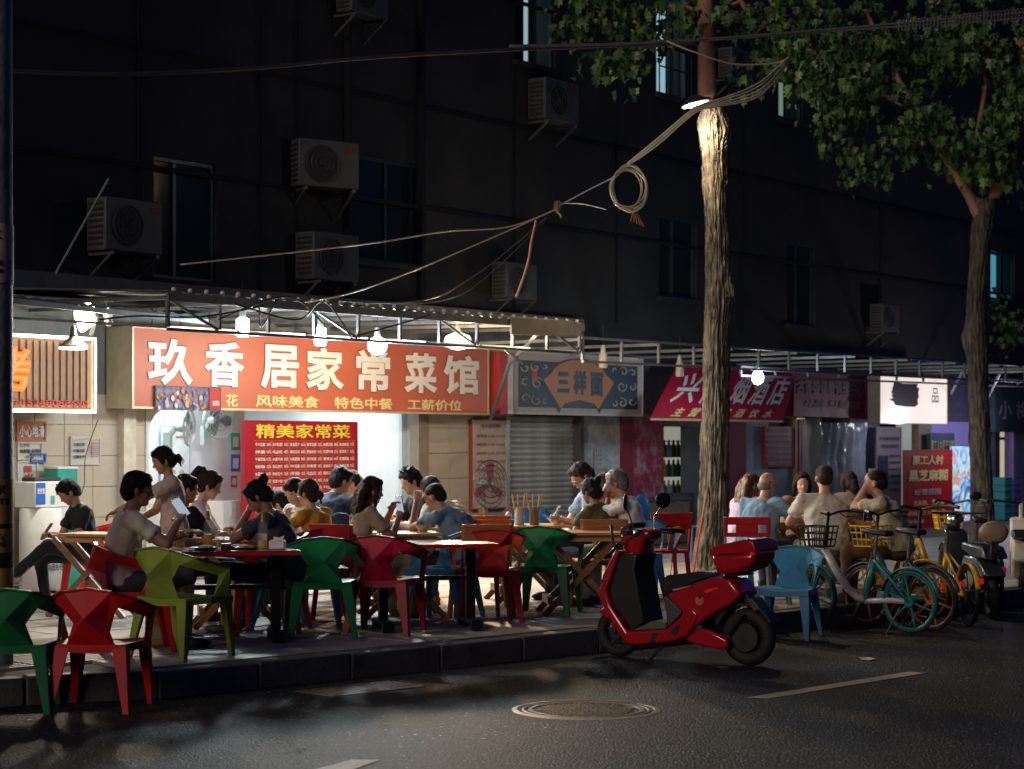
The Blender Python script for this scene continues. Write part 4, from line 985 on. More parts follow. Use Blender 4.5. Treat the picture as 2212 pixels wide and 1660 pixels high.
# ================================================================== trees
BARK = mat('bark', (.105, .088, .068), .85, var=.75, vs=22, bump=1.0, bs=40, stretch=(1, 1, .16), dirt=(.02, .017, .013), ds=7)
BARKR = mat('bark_thin', (.32, .17, .12), .7, var=.25, vs=10, bump=.3, bs=30)
def trunk_mesh(path, rad, n, m, amp=.030, parent=None, name='trunk', knots=()):
    "path: points of the axis; rad: radii; a bark relief pushed into the surface"
    K = len(path); nz = max(24, int(sum((path[i + 1] - path[i]).length for i in range(K - 1)) / .022)); vv = []
    for i in range(nz + 1):
        t_ = i / nz * (K - 1); k = min(int(t_), K - 2); u = t_ - k
        c = path[k].lerp(path[k + 1], u); r_ = rad[k] * (1 - u) + rad[k + 1] * u
        for j in range(n):
            a = 2 * PI * j / n; ca, sa = math.cos(a), math.sin(a)
            wv = .25 * noise.noise(V((ca * 2, sa * 2, c.z * 3.1)))
            d1 = noise.noise(V((ca * 6, sa * 6, c.z * 1.6)))
            ridge = 1 - abs(noise.noise(V(((ca + wv) * 9, (sa + wv) * 9, c.z * 1.3)))) * 3.6; ridge = max(-.8, ridge)
            fine = noise.noise(V((ca * 24, sa * 24, c.z * 9)))
            rr_ = r_ * (1 + .10 * noise.noise(V((ca * 1.2, sa * 1.2, c.z * 1.6)))) + amp * (ridge * .55 + d1 * .5 + fine * .25)
            for (kz, ka, kr) in knots:
                dz_ = (c.z - kz) / .16; da = math.atan2(math.sin(a - ka), math.cos(a - ka)) / .6
                rr_ += kr * math.exp(-dz_ * dz_ - da * da)
            vv.append((c.x + ca * rr_, c.y + sa * rr_, c.z))
    fs = [(i * n + j, i * n + (j + 1) % n, (i + 1) * n + (j + 1) % n, (i + 1) * n + j) for i in range(nz) for j in range(n)]
    fs.append(tuple(range(nz * n, nz * n + n)))
    return MB().add(vv, fs).build(name, m, parent, smooth=2)
def leaf_proto():
    # lobed leaf outline, folded a little along the midrib
    o = [(0, 0), (.30, -.05), (.42, .22), (.26, .38), (.36, .66), (.14, .66), (0, 1.0)]
    v = [(0, 0, 0), (0, .35, .02), (0, .70, .015), (0, 1.0, -.05)]
    R_ = [(.30, -.06, -.04), (.46, .24, -.10), (.26, .36, -.03), (.38, .66, -.10), (.13, .68, -.02)]
    v += R_ + [(-x, y, z) for x, y, z in R_]
    f = [(0, 4, 5, 1), (1, 5, 6), (1, 6, 7, 2), (2, 7, 8), (2, 8, 3), (1, 9 + 1, 9, 0), (9 + 2, 9 + 1, 1), (2, 9 + 3, 9 + 2, 1), (9 + 4, 9 + 3, 2), (3, 9 + 4, 2)]
    f[5] = (0, 1, 10, 9); f[6] = (1, 11, 10); f[7] = (1, 2, 12, 11); f[8] = (2, 13, 12); f[9] = (2, 3, 13)
    return [V(q) for q in v], f
LV, LF = leaf_proto()
LEAFM = bpy.data.materials.new('leaf'); LEAFM.use_nodes = True
_n = LEAFM.node_tree.nodes; _l = LEAFM.node_tree.links; _b = _n['Principled BSDF']
_g = _n.new('ShaderNodeNewGeometry'); _r = _n.new('ShaderNodeValToRGB'); _r.color_ramp.elements[0].color = (.006, .040, .014, 1); _r.color_ramp.elements[1].color = (.085, .24, .035, 1)
_e = _r.color_ramp.elements.new(.985); _e.color = (.10, .20, .04, 1); _r.color_ramp.elements[2].color = (.42, .34, .14, 1)
_l.new(_g.outputs['Random Per Island'], _r.inputs[0]); _l.new(_r.outputs[0], _b.inputs['Base Color']); _b.inputs['Roughness'].default_value = .45
_b.inputs['Subsurface Weight'].default_value = 0
def foliage(parent, blobs, name='crown'):
    mb = MB(); V_ = []; F_ = []
    for (x, y, d, r_, n_, sz) in blobs:
        c = at(x, y, d) - parent.location; 
        rx = r_ if not isinstance(r_, tuple) else r_[0]; rz = r_ if not isinstance(r_, tuple) else r_[1]
        subs = [V((rnd.gauss(0, .5) * rx, rnd.gauss(0, .5) * rx, rnd.gauss(0, .5) * rz)) for _ in range(max(4, n_ // 22))]
        for _ in range(n_):
            s0 = rnd.choice(subs); p = c + s0 + V((rnd.gauss(0, .16), rnd.gauss(0, .16), rnd.gauss(0, .13)))
            k = sz * .88 * rnd.uniform(.45, 1.4)
            m = (Matrix.Rotation(rnd.uniform(0, 6.28), 3, 'Z') @ Matrix.Rotation(R(rnd.uniform(-150, -60)), 3, 'X') @ Matrix.Rotation(R(rnd.uniform(-35, 35)), 3, 'Y')) * k
            o = len(V_); V_ += [tuple(m @ v + p) for v in LV]; F_ += [tuple(i + o for i in f) for f in LF]
    me = bpy.data.meshes.new(name); me.from_pydata(V_, [], F_); me.materials.append(LEAFM)
    ob = bpy.data.objects.new(name, me); COL.objects.link(ob); ob.parent = parent
    return ob
# first tree: bright bark under the lamp
b1 = gr(1534, 1236, SW); d1_ = b1.y
T1 = thing('street_tree', 'plane tree with deeply furrowed trunk brightly lit by the lamp at its top', 'tree', b1)
def loc1(x, y, dd_=0): return at(x, y, d1_ + dd_) - b1
path = [loc1(1534, 1245), loc1(1540, 1120), loc1(1546, 900), loc1(1549, 700), loc1(1551, 640), loc1(1549, 500), loc1(1545, 330), loc1(1542, 290), loc1(1540, 262), loc1(1540, 234)]
path[0].z = -.05; path.insert(1, path[0].lerp(path[1], .16))
pm = F / d1_
trunk_mesh(path, [50 / pm, 36 / pm, 31 / pm, 27 / pm, 25 / pm, 26 / pm, 23 / pm, 26 / pm, 29 / pm, 31 / pm, 21 / pm], 168, BARK, .032, T1, 'trunk', [(path[5].z, -.5, .05), (path[7].z + .05, -2.6, .03), (path[8].z, -.6, .05)])
p2 = [loc1(1527, 236, .1), loc1(1526, 120, .1), loc1(1524, 0, .1), loc1(1520, -120, .1)]
trunk_mesh(p2, [20 / pm, 19 / pm, 18 / pm, 17 / pm], 32, BARKR, .004, T1, 'limb')
mb = MB()
for pts in ([(1526, 40), (1640, -20), (1730, 60)], [(1526, 20), (1420, 10), (1330, 60)], [(1730, 60), (1780, 140)], [(1600, 0), (1640, 80)]):
    mb.tube([loc1(x, y, .1) for x, y in pts], [.03, .02, .012][:len(pts)], 6)
mb.build('twig', BARKR, T1)
foliage(T1, [(1300, 20, d1_ - .2, (.50, .28), 260, .13), (1420, 30, d1_ - .4, (.42, .25), 200, .13), (1340, 120, d1_ - .3, (.28, .2), 120, .13), (1240, 40, d1_, (.25, .15), 60, .12),
             (1640, 30, d1_ + .2, (.40, .3), 190, .13), (1700, 110, d1_, (.32, .28), 150, .13), (1760, 180, d1_ - .1, (.26, .20), 110, .13), (1620, 160, d1_ + .3, (.16, .2), 40, .13), (1770, 60, d1_ + .2, (.4, .3), 170, .13)])
# second tree
b2 = gr(2126, 1178, SW); d2_ = b2.y; pm2 = F / d2_
T2 = thing('street_tree', 'forked plane tree in shade near the right edge with a full leafy crown', 'tree', b2)
def loc2(x, y, dd_=0): return at(x, y, d2_ + dd_) - b2
path = [loc2(2126, 1185), loc2(2120, 1050), loc2(2112, 800), loc2(2108, 730), loc2(2108, 640), loc2(2120, 500), loc2(2132, 430)]; path[0].z = -.05
trunk_mesh(path, [29 / pm2, 22 / pm2, 20 / pm2, 23 / pm2, 18 / pm2, 20 / pm2, 24 / pm2], 72, BARK, .024, T2, 'trunk', [(path[3].z, 3.0, .05)])
for pts, rr_ in (([(2125, 480), (2090, 415), (2040, 340), (1985, 250), (1950, 190), (1900, 90), (1870, 20)], [.11, .085, .07, .055, .045, .035, .03]), ([(2132, 450), (2170, 380), (2200, 280), (2215, 150), (2225, 0)], [.11, .10, .085, .07, .06]), ([(2090, 415), (2110, 300), (2130, 180), (2120, 60)], [.05, .04, .03, .02]), ([(1985, 250), (1900, 200), (1830, 190)], [.04, .025, .015])):
    trunk_mesh([loc2(x, y, .0) for x, y in pts], rr_, 24, BARKR, .006, T2, 'limb')
foliage(T2, [(1900, 120, d2_ + .3, (.85, .5), 380, .15), (2020, 90, d2_ - .2, (.7, .5), 300, .15), (2140, 90, d2_ - .4, (.7, .5), 300, .15), (1850, 230, d2_, (.5, .35), 240, .15), (1800, 130, d2_, (.45, .35), 200, .15), (1860, 340, d2_ - .2, (.22, .28), 110, .15), (1810, 300, d2_, (.2, .2), 50, .14),
             (2000, 270, d2_ - .3, (.45, .3), 220, .15), (2100, 330, d2_ - .5, (.42, .26), 240, .15), (2160, 260, d2_ - .5, (.4, .4), 240, .15), (1960, 300, d2_ - .2, (.3, .2), 90, .14), (2200, 180, d2_ - .3, (.4, .6), 240, .15), (1930, 30, d2_, (1.0, .4), 300, .15), (2180, 350, d2_ - .2, (.25, .25), 110, .14)])
# dark mass of greenery far right behind the trunk
T3 = thing('balcony_plants', 'dark leafy balcony plants beside the small cyan window', 'plants', fp(2190, 720, .3))
foliage(T3, [(2190, 715, T3.location.y, (.5, .35), 130, .14), (2160, 660, T3.location.y, (.3, .2), 50, .13)], 'leaves')
# lamp fixed to the first tree
lp = at(1502, 222, d1_ - .32); TL = thing('tree_lamp', 'dish shaped street lamp fixed to the trunk top, lit from below', 'lamp', lp)
MB().lathe([(.165, -.01), (.16, .01), (.10, .05), (.03, .09)], 24).build('shade', ACD, TL, smooth=True, rot=(0, R(-14), 0))
MB().lathe([(.150, -.018), (.06, -.035), (.004, -.038)], 24).build('glass_bulb', glow('tree_bulb', (.97, .95, 1.0), 14), TL, smooth=True, rot=(0, R(-14), 0))
MB().tube([(.05, 0, .05), (.18, .15, .08), (.2, .3, .06)], .018, 6).build('arm', STEELD, TL)
lamp('SPOT', 'tree_light', lp + V((-.01, -.02, -.07)), 290, (1.0, .80, .52), .07, None, R(164), (.12, -.10, -1)).data.spot_blend = 1.0
lamp('POINT', 'tree_glow', lp + V((-.03, -.06, -.09)), 34, (1.0, .80, .52), .07)
# ================================================================== chairs
def plastic(name, c):
    "thin moulded plastic: lets a good share of the light through"
    if name in _mats: return _mats[name]
    m = mat(name, c, .46, var=.12, vs=6, bump=.05, bs=90, spec=.35, dirt=tuple(q * .6 + .02 for q in c), ds=3.5); n = m.node_tree.nodes; l = m.node_tree.links
    tr = n.new('ShaderNodeBsdfTranslucent'); mx = n.new('ShaderNodeMixShader'); mx.inputs[0].default_value = .13
    tr.inputs[0].default_value = (*[min(1, q * 1.3) for q in c], 1)
    l.new(n['Principled BSDF'].outputs[0], mx.inputs[1]); l.new(tr.outputs[0], mx.inputs[2]); l.new(mx.outputs[0], n['Material Output'].inputs[0])
    return m
CC = {'red': plastic('plastic_red', (.52, .012, .016)), 'dred': plastic('plastic_dark_red', (.33, .010, .03)), 'green': plastic('plastic_green', (.012, .17, .055)),
      'lime': plastic('plastic_lime', (.26, .33, .045)), 'blue': plastic('plastic_blue', (.07, .27, .45)), 'coral': plastic('plastic_coral', (.62, .06, .04))}
BASE = CC['red']
def make_chair():
    t = thing('plastic_armchair', 'x', 'chair')
    # backrest with arms, one bent facetted shell
    T0, T1_, T2_ = (0, -.275, .81), (.150, -.278, .790), (.275, -.165, .735)
    A1 = (.305, .15, .655); U1_ = (.180, -.225, .685); U2_ = (.268, .075, .60)
    Cc, Wc = (0, -.34, .62), (.105, -.215, .58); S0_, S1_ = (0, -.205, .435), (.155, -.20, .435)
    P1_, P2_ = (.265, .19, .44), (.265, .02, .44)
    vs = [T0, T1_, T2_, A1, U1_, U2_, Cc, Wc, S0_, S1_, P1_, P2_]
    fs = [(0, 1, 6), (1, 7, 6), (1, 4, 7), (1, 2, 4), (6, 7, 9), (6, 9, 8), (2, 3, 5, 4), (3, 10, 11, 5)]
    n = len(vs); mir = {}; v2 = list(vs)
    for i, p in enumerate(vs):
        if abs(p[0]) < 1e-6: mir[i] = i
        else: mir[i] = len(v2); v2.append((-p[0], p[1], p[2]))
    f2 = fs + [tuple(mir[i] for i in f)[::-1] for f in fs]
    b = MB().add(v2, f2).build('backrest', BASE, t)
    # rolled rim along the top edge
    rim = [(-A1[0], A1[1], A1[2]), (-.277, -.167, .738), (-.152, -.281, .793), (0, -.278, .813), (.152, -.281, .793), (.277, -.167, .738), A1]
    mb = MB()
    for i in range(6): mb.bar(rim[i], rim[i + 1], .030, .012)
    mb.build('rim', BASE, t)
    # seat with facets and apron
    sv = [(-.21, -.21, .44), (.21, -.21, .44), (.265, .0, .445), (.25, .24, .44), (-.25, .24, .44), (-.265, .0, .445), (0, -.02, .415), (0, .25, .425), (0, -.215, .43)]
    sf = [(8, 1, 6), (0, 8, 6), (1, 2, 6), (2, 3, 6), (3, 7, 6), (7, 4, 6), (4, 5, 6), (5, 0, 6)]
    mb = MB().add(sv, sf)
    ring = [sv[0], sv[8], sv[1], sv[2], sv[3], sv[7], sv[4], sv[5]]
    for i in range(8):
        a, c_ = V(ring[i]), V(ring[(i + 1) % 8]); mb.add([a, c_, c_ - V((0, 0, .045)), a - V((0, 0, .045))], [(0, 1, 2, 3)])
    s_ = mb.build('seat', BASE, t); so_ = s_.modifiers.new('thick', 'SOLIDIFY'); so_.thickness = .008; so_.offset = 1
    for sx in (-1, 1):
        for (x, y, fx, fy) in ((.235, .215, .262, .262), (.205, -.19, .262, -.275)):
            # angular tapering leg: a bent shell of two faces meeting at the outer corner
            sy = 1 if y > 0 else -1; mb = MB()
            o0 = V((sx * (x + .018), y + sy * .018, .44)); o1 = V((sx * fx, fy, 0))
            a0 = o0 + V((-sx * .095, 0, 0)); a1 = o1 + V((-sx * .042, 0, 0)); b0 = o0 + V((0, -sy * .085, 0)); b1 = o1 + V((0, -sy * .040, 0))
            i0 = o0 + V((-sx * .075, -sy * .06, 0)); i1 = o1 + V((-sx * .034, -sy * .034, 0))
            mb.add([o0, a0, i0, b0, o1, a1, i1, b1], [(0, 1, 5, 4), (1, 2, 6, 5), (2, 3, 7, 6), (3, 0, 4, 7), (0, 1, 2, 3), (4, 5, 6, 7)])
            mb.build('leg', BASE, t, bev=.004, seg=1)
    return t
CH0 = make_chair(); CHT = tree_of(CH0); _first = [True]
def chair(loc, yaw, colour, label, group='plastic armchairs of the restaurant', sc=1.0):
    if _first[0]: o = CH0; _first[0] = False
    else: o = copy_tree(CH0, tree=CHT)
    for c in kids(o):
        sl_ = c.material_slots[0]; sl_.link = 'OBJECT'; sl_.material = CC[colour]
    o.location = loc; o.rotation_euler = (0, 0, yaw); o['label'] = label; o['group'] = group; o.scale = (sc, sc, sc * .94)
    return o
D = R
chair(gr(28, 1532), D(6), 'green', 'green armchair on the road, cut by the left edge of the view')
chair(gr(218, 1530), D(-6), 'red', 'bright red armchair on the road in front of the kerb at lower left')
chair(gr(392, 1418, SW), D(-32), 'lime', 'lime green armchair nearest the kerb beside the man in beige')
chair(gr(292, 1402, SW), D(-74), 'red', 'red armchair carrying the man in beige')
chair(gr(588, 1362, SW), D(86), 'dred', 'dark red armchair under the woman in dark grey')
chair(gr(692, 1373, SW), D(10), 'green', 'dark green armchair with its back to the road, right of the bottles table')
chair(gr(640, 1358, SW), D(-50), 'blue', 'light blue armchair behind the dark green one')
chair(gr(832, 1366, SW), D(-12), 'dred', 'dark red armchair with its back to the road beside the green one')
chair(gr(958, 1334, SW), D(68), 'blue', 'blue armchair under the man in blue grey, beside the empty table')
chair(gr(1055, 1338, SW), D(8), 'coral', 'coral red armchair lit from the side at the end of the empty table')
chair(gr(1180, 1326, SW), D(-14), 'green', 'green armchair with its back to the road before the wooden trestle table')
chair(gr(1268, 1290, SW), D(-28), 'coral', 'coral armchair behind the right end of the wooden trestle table')
chair(gr(1372, 1288, SW), D(6), 'blue', 'blue armchair behind the handlebars of the red scooter')
chair(gr(1698, 1376), D(158), 'blue', 'blue armchair standing on the road between scooter and bicycles')

chair(gr(685, 1336, SW), D(20), 'dred', 'dark red armchair under the woman in mustard yellow')
# stools and further seats
def low_chair(loc, yaw, label, seat_m, leg_m, back=True, h=.44, metal=False):
    t = thing('side_chair', label, 'chair', loc, yaw, 'plain side chairs')
    MB().box(-.20, .20, -.19, .20, h - .03, h).build('seat', seat_m, t, bev=.01)
    for sx in (-1, 1):
        for sy in (-1, 1):
            MB().bar((sx * .18, sy * .17, h - .03), (sx * .21, sy * .21, 0), .035, None, .025).build('leg', leg_m, t)
    if back:
        for sx in (-1, 1): MB().bar((sx * .19, -.19, h - .02), (sx * .20, -.25, .80), .022).build('back_post', leg_m, t)
        mb = MB()
        if metal:
            for (x0, x1, z0, z1) in ((-.205, .205, .73, .80), (-.205, .205, .62, .66), (-.205, -.17, .66, .73), (.17, .205, .66, .73), (-.10, .10, .66, .73)): mb.box(x0, x1, -.262, -.245, z0, z1)
        else: mb.box(-.20, .20, -.262, -.24, .64, .80)
        mb.build('backrest', seat_m, t, bev=.004 if metal else .008)
    return t
RC = CC['red']; WOODC = mat('chair_wood', (.42, .17, .06), .45, var=.2, vs=5, stretch=(1, 1, 8)); ORG = plastic('plastic_orange', (.62, .14, .025)); MET = mat('chair_metal', (.4, .4, .38), .3, .8)
low_chair(gr(1615, 1304, SW), D(-8), 'red backed chair on metal legs in front of the right hand group', RC, MET, metal=True)
low_chair(gr(1050, 1316, SW), D(8), 'orange low backed chair beside the man in blue grey', ORG, WOODC)
low_chair(gr(1036, 1338, SW), D(14), 'brown orange chair behind the coral armchair', WOODC, WOODC)
low_chair(gr(1044, 1298, SW), D(10), 'far orange chair left of the chopstick table', ORG, WOODC)
low_chair(gr(1292, 1314, SW), D(10), 'brown wooden chair under the woman in olive', WOODC, WOODC)
low_chair(gr(752, 1338, SW), D(-30), 'red low backed chair left of the long haired woman', RC, RC)
low_chair(gr(1432, 1285, SW), D(15), 'far red chair behind the scooter mirror', RC, RC)
def stool(loc, yaw, m, label):
    t = thing('plastic_stool', label, 'stool', loc, yaw, 'square plastic stools')
    MB().prism([(-.15, -.15, .42), (.15, -.15, .42), (.15, .15, .42), (-.15, .15, .42)], (0, 0, .03)).build('seat', m, t, bev=.015)
    for sx in (-1, 1):
        for sy in (-1, 1): MB().bar((sx * .13, sy * .13, .43), (sx * .19, sy * .19, 0), .065, .03, .04, .03, up=(sx, -sy, 0)).build('leg', m, t)
    return t
stool(gr(180, 1292, SW), D(10), RC, 'red plastic stool under the man in black at the left')
o = chair(gr(232, 1278, SW), D(100), 'red', 'red armchair beside the man in black at the wall')
stool(gr(1500, 1215, SW), D(30), mat('stool_dark', (.03, .05, .14), .5), 'dark blue stool behind the first tree')

# ================================================================== tables
def wood(n_, c): return mat(n_, c, .42, var=.22, vs=4, stretch=(1, 9, 9), bump=.08, bs=40)
WD = wood('table_wood', (.50, .27, .09)); WDD = wood('table_wood_dark', (.24, .12, .05)); BLK = mat('black_metal', (.015, .015, .018), .4, .3)
TOPD = mat('table_laminate', (.40, .30, .25), .22, var=.15, coat=.3, spec=.7); REDG = mat('table_edge_red', (.42, .02, .02), .35)
GR = 'tables on the pavement'
def ped_table(loc, yaw, label, L=1.15, Wd=.62):
    t = thing('pedestal_table', label, 'table', loc, yaw, GR); t.scale = (1, 1, .91)
    MB().box(-L / 2, L / 2, -Wd / 2, Wd / 2, .735, .75).build('table_top', TOPD, t, bev=.002)
    mb = MB(); e = .012
    mb.box(-L / 2 - e, L / 2 + e, -Wd / 2 - e, -Wd / 2, .712, .749).box(-L / 2 - e, L / 2 + e, Wd / 2, Wd / 2 + e, .712, .749).box(-L / 2 - e, -L / 2, -Wd / 2, Wd / 2, .712, .749).box(L / 2, L / 2 + e, -Wd / 2, Wd / 2, .712, .749)
    mb.build('edging', REDG, t)
    for sx in (-1, 1):
        x = sx * (L / 2 - .14)
        MB().box(x - .035, x + .035, -.035, .035, .06, .72).build('column', BLK, t)
        mb = MB().box(x - .04, x + .04, -.24, .24, .055, .09).box(x - .045, x + .045, -.26, -.20, 0, .07).box(x - .045, x + .045, .20, .26, 0, .07); mb.build('foot', BLK, t)
        MB().box(x - .03, x + .03, -.22, .22, .70, .725).build('bearer', BLK, t)
    MB().box(-L / 2 + .17, L / 2 - .17, -.02, .02, .42, .46).build('stretcher', BLK, t)
    return t
def fold_table(loc, yaw, label, L=1.1, Wd=.62):
    t = thing('wooden_table', label, 'table', loc, yaw, GR); t.scale = (1, 1, .94)
    for i in range(4):
        y0 = -Wd / 2 + i * Wd / 4; MB().box(-L / 2, L / 2, y0 + .002, y0 + Wd / 4 - .002, .725, .75).build('top_board', WD, t, bev=.003)
    MB().box(-L / 2 + .05, L / 2 - .05, -Wd / 2 + .04, -Wd / 2 + .06, .67, .724).build('apron', WD, t); MB().box(-L / 2 + .05, L / 2 - .05, Wd / 2 - .06, Wd / 2 - .04, .67, .724).build('apron', WD, t)
    for sy in (-1, 1):
        y = sy * (Wd / 2 - .09)
        MB().bar((-.30, y, .70), (.34, y, 0), .05, .028, up=(0, 1, 0)).build('leg', WDD, t); MB().bar((.30, y + .03 * sy, .70), (-.34, y + .03 * sy, 0), .05, .028, up=(0, 1, 0)).build('leg', WDD, t)
    MB().box(-.30, -.26, -Wd / 2 + .10, Wd / 2 - .10, .10, .17).build('stretcher', WD, t); MB().box(.26, .30, -Wd / 2 + .10, Wd / 2 - .10, .10, .17).build('stretcher', WD, t)
    return t
TB1 = ped_table(gr(490, 1384, SW), D(12), 'red edged table crowded with beer bottles at the left', 1.0, .62)
TB2 = ped_table(gr(922, 1358, SW), D(14), 'empty red edged table in the middle of the pavement', .98, .62)
TB3 = fold_table(gr(1252, 1324, SW), D(6), 'folding wooden trestle table beside the scooter', .84, .6)
TB4 = fold_table(gr(1138, 1297, SW), D(12), 'wooden table holding the chopstick jars', 1.15, .65)
TB5 = fold_table(gr(868, 1329, SW), D(12), 'wooden table between the long haired woman and the man in blue grey', .62, .55)
TB6 = fold_table(gr(202, 1330, SW), D(-15), 'small yellow wood table beside the man in black', .42, .45)
TB7 = fold_table(gr(510, 1352, SW), D(12), 'yellow wood table in front of the ponytailed girl', 1.05, .5)
TB8 = fold_table(gr(1752, 1278, SW), D(10), 'dark wooden table of the right hand group', 1.0, .8)
TB9 = fold_table(gr(842, 1284, SW), D(14), 'far wooden table loaded with dishes by the bright opening', 1.1, .65)

# ================================================================== small things
def on(tb, x, y, z=.752):
    return tb.matrix_basis @ V((x, y, z))
BGL = mat('bottle_glass', (.75, .80, .70), .04, var=0, alpha=.14, spec=.8); BEER = plastic('beer', (.88, .50, .02))
FOIL = mat('gold_foil', (.55, .36, .08), .35, .5); PAPW = mat('label_white', (.62, .58, .50), .6); TISS = mat('tissue', (.80, .77, .72), .7, bump=.1)
def beer(tb, x, y, fill, label):
    t = thing('beer_bottle', label, 'bottle', on(tb, x, y), rnd.uniform(0, 3), 'bottles on the tables')
    MB().lathe([(.033, 0), (.035, .01), (.035, .15), (.028, .185), (.015, .215), (.013, .27), (.014, .275)], 18).build('glass', BGL, t, smooth=True)
    MB().lathe([(.030, .006), (.0315, .012), (.0315, min(.15, fill)), (.03, min(.152, fill + .002))], 18).build('beer', BEER, t, smooth=True)
    MB().lathe([(.0165, .205), (.0145, .22), (.0145, .272), (.002, .274)], 14).build('foil_neck', FOIL, t, smooth=True)
    mb = MB(); mb.lathe([(.0356, .05), (.0356, .11)], 18); mb.f = [f for f in mb.f if len(f) == 4][:7]; mb.m = mb.m[:len(mb.f)]
    mb.build('label', PAPW, t)
    return t
beer(TB1, -.34, .05, .15, 'full beer bottle leftmost on the crowded table')
beer(TB1, -.13, .16, .10, 'half full beer bottle, second from the left on the crowded table')
beer(TB1, .26, -.06, .06, 'nearly empty beer bottle before the woman in dark grey')
def glass(tb, x, y, fill, label, h=.095, r=.036):
    t = thing('drinking_glass', label, 'glass', on(tb, x, y), 0, 'glasses on the tables')
    MB().lathe([(r * .78, 0), (r, h), (r * .94, h), (r * .72, .006)], 16).build('glass', BGL, t, smooth=True)
    if fill: MB().lathe([(r * .70, .007), (r * .9, fill)], 16).build('beer', BEER, t, smooth=True)
glass(TB1, -.42, -.10, 0, 'empty glass at the left end of the crowded table'); glass(TB1, -.05, -.02, .07, 'glass of beer in the middle of the crowded table')
def tissue(tb, x, y, label):
    t = thing('tissue_box', label, 'tissue box', on(tb, x, y), rnd.uniform(-.3, .5), 'tissue packs')
    MB().box(-.06, .06, -.04, .04, 0, .065).build('pack', TISS, t, bev=.012)
    MB().prism([(-.03, 0, .06), (.035, 0, .06), (.05, .01, .10), (.01, .0, .085), (-.03, .01, .09)], (0, .008, 0)).build('tissue', TISS, t)
tissue(TB1, .36, -.15, 'open pack of tissues on the crowded table'); tissue(TB7, .05, .05, 'pack of tissues on the table of the ponytailed girl')
TRAY = mat('tray_dark', (.05, .045, .05), .3, .3)
def plate(tb, x, y, r, m, label, food=None, h=.02):
    t = thing('dish', label, 'dish', on(tb, x, y), 0, 'dishes on the tables')
    MB().lathe([(r * .6, 0), (r, h), (r * .96, h), (r * .55, .006)], 18).build('plate', m, t, smooth=True)
    if food:
        for k in range(5): MB().ell((rnd.uniform(-.4, .4) * r, rnd.uniform(-.4, .4) * r, h), (r * .32, r * .25, .014), None, 8, 5).build('food', food, t, smooth=2)
FD = mat('food_brown', (.35, .20, .07), .6, var=.4, vs=40); FDG = mat('food_leaf', (.12, .25, .05), .5, var=.4, vs=40); CER = mat('ceramic', (.72, .68, .60), .25)
plate(TB1, -.16, -.14, .12, CER, 'wide plate with scraps of paper near the red table edge', TISS)
plate(TB1, .10, -.05, .12, TRAY, 'dark tray with skewers on the crowded table', TISS)
plate(TB1, .14, -.20, .10, TRAY, 'second dark tray at the front of the crowded table', FD)
MB_ = MB().lathe([(.04, 0), (.04, .03), (.035, .032), (.038, .05), (.002, .05)], 14).build('sauce_jar', mat('sauce', (.16, .03, .02), .3), None, smooth=True); MB_.location = on(TB1, -.02, -.24); tag(MB_, 'small dark red sauce jar at the front edge of the crowded table', 'jar')
for i, (tb, x, y) in enumerate(((TB4, .28, .0), (TB4, .40, .08), (TB5, .2, .1), (TB9, -.3, .1), (TB9, 0, .05), (TB9, .25, .15), (TB7, 0, .1), (TB7, -.2, 0), (TB8, 0, .1), (TB8, .2, -.1), (TB8, -.25, .05), (TB7, .40, .12))):
    big = i in (0, 1, 2); m_ = CER
    t = thing('bowl', ['white bowl right of the chopstick jars', 'second white bowl near the woman in olive', 'bowl before the man in blue grey', 'left dish on the far table', 'middle dish on the far table', 'right dish on the far table', 'dish before the ponytailed girl', 'dish at the left of the ponytailed girl', 'middle dish of the right hand group', 'right dish of the right hand group', 'left dish of the right hand group', 'dish between the girls'][i], 'bowl', on(tb, x, y), 0, 'bowls on the tables')
    MB().lathe([(.035, 0), (.04, .01), (.085, .06), (.08, .06), (.03, .012)], 18).build('bowl_wall', m_, t, smooth=True)
    MB().ell((0, 0, .04), (.062, .062, .018), None, 10, 6).build('food', [FD, FDG, FD][i % 3], t, smooth=2)
for i, (x, c_) in enumerate(((-.08, (.5, .5, .48)), (.06, (.24, .14, .07)))):
    t = thing('chopstick_jar', ('pale' if i == 0 else 'brown') + ' jar packed with wooden chopsticks', 'jar', on(TB4, x, -.05), 0, 'chopstick jars')
    MB().lathe([(.045, 0), (.045, .16), (.042, .16), (.042, .01)], 14).build('jar_wall', mat('jar%d' % i, c_, .4), t, smooth=True)
    for k in range(14):
        a = k * .9; MB().bar((.02 * math.cos(a), .02 * math.sin(a), .02), (.075 * math.cos(a), .06 * math.sin(a), .27 + .02 * math.sin(k * 3)), .007).build('chopstick', mat('chopstick_wood', (.55, .34, .14), .5), t)
MBx = MB().lathe([(.03, 0), (.03, .10), (.015, .12), (.002, .125)], 12).build('sauce_bottle', CER, None, smooth=True); MBx.location = on(TB4, -.19, -.08); tag(MBx, 'small white sauce bottle left of the chopstick jars', 'bottle')
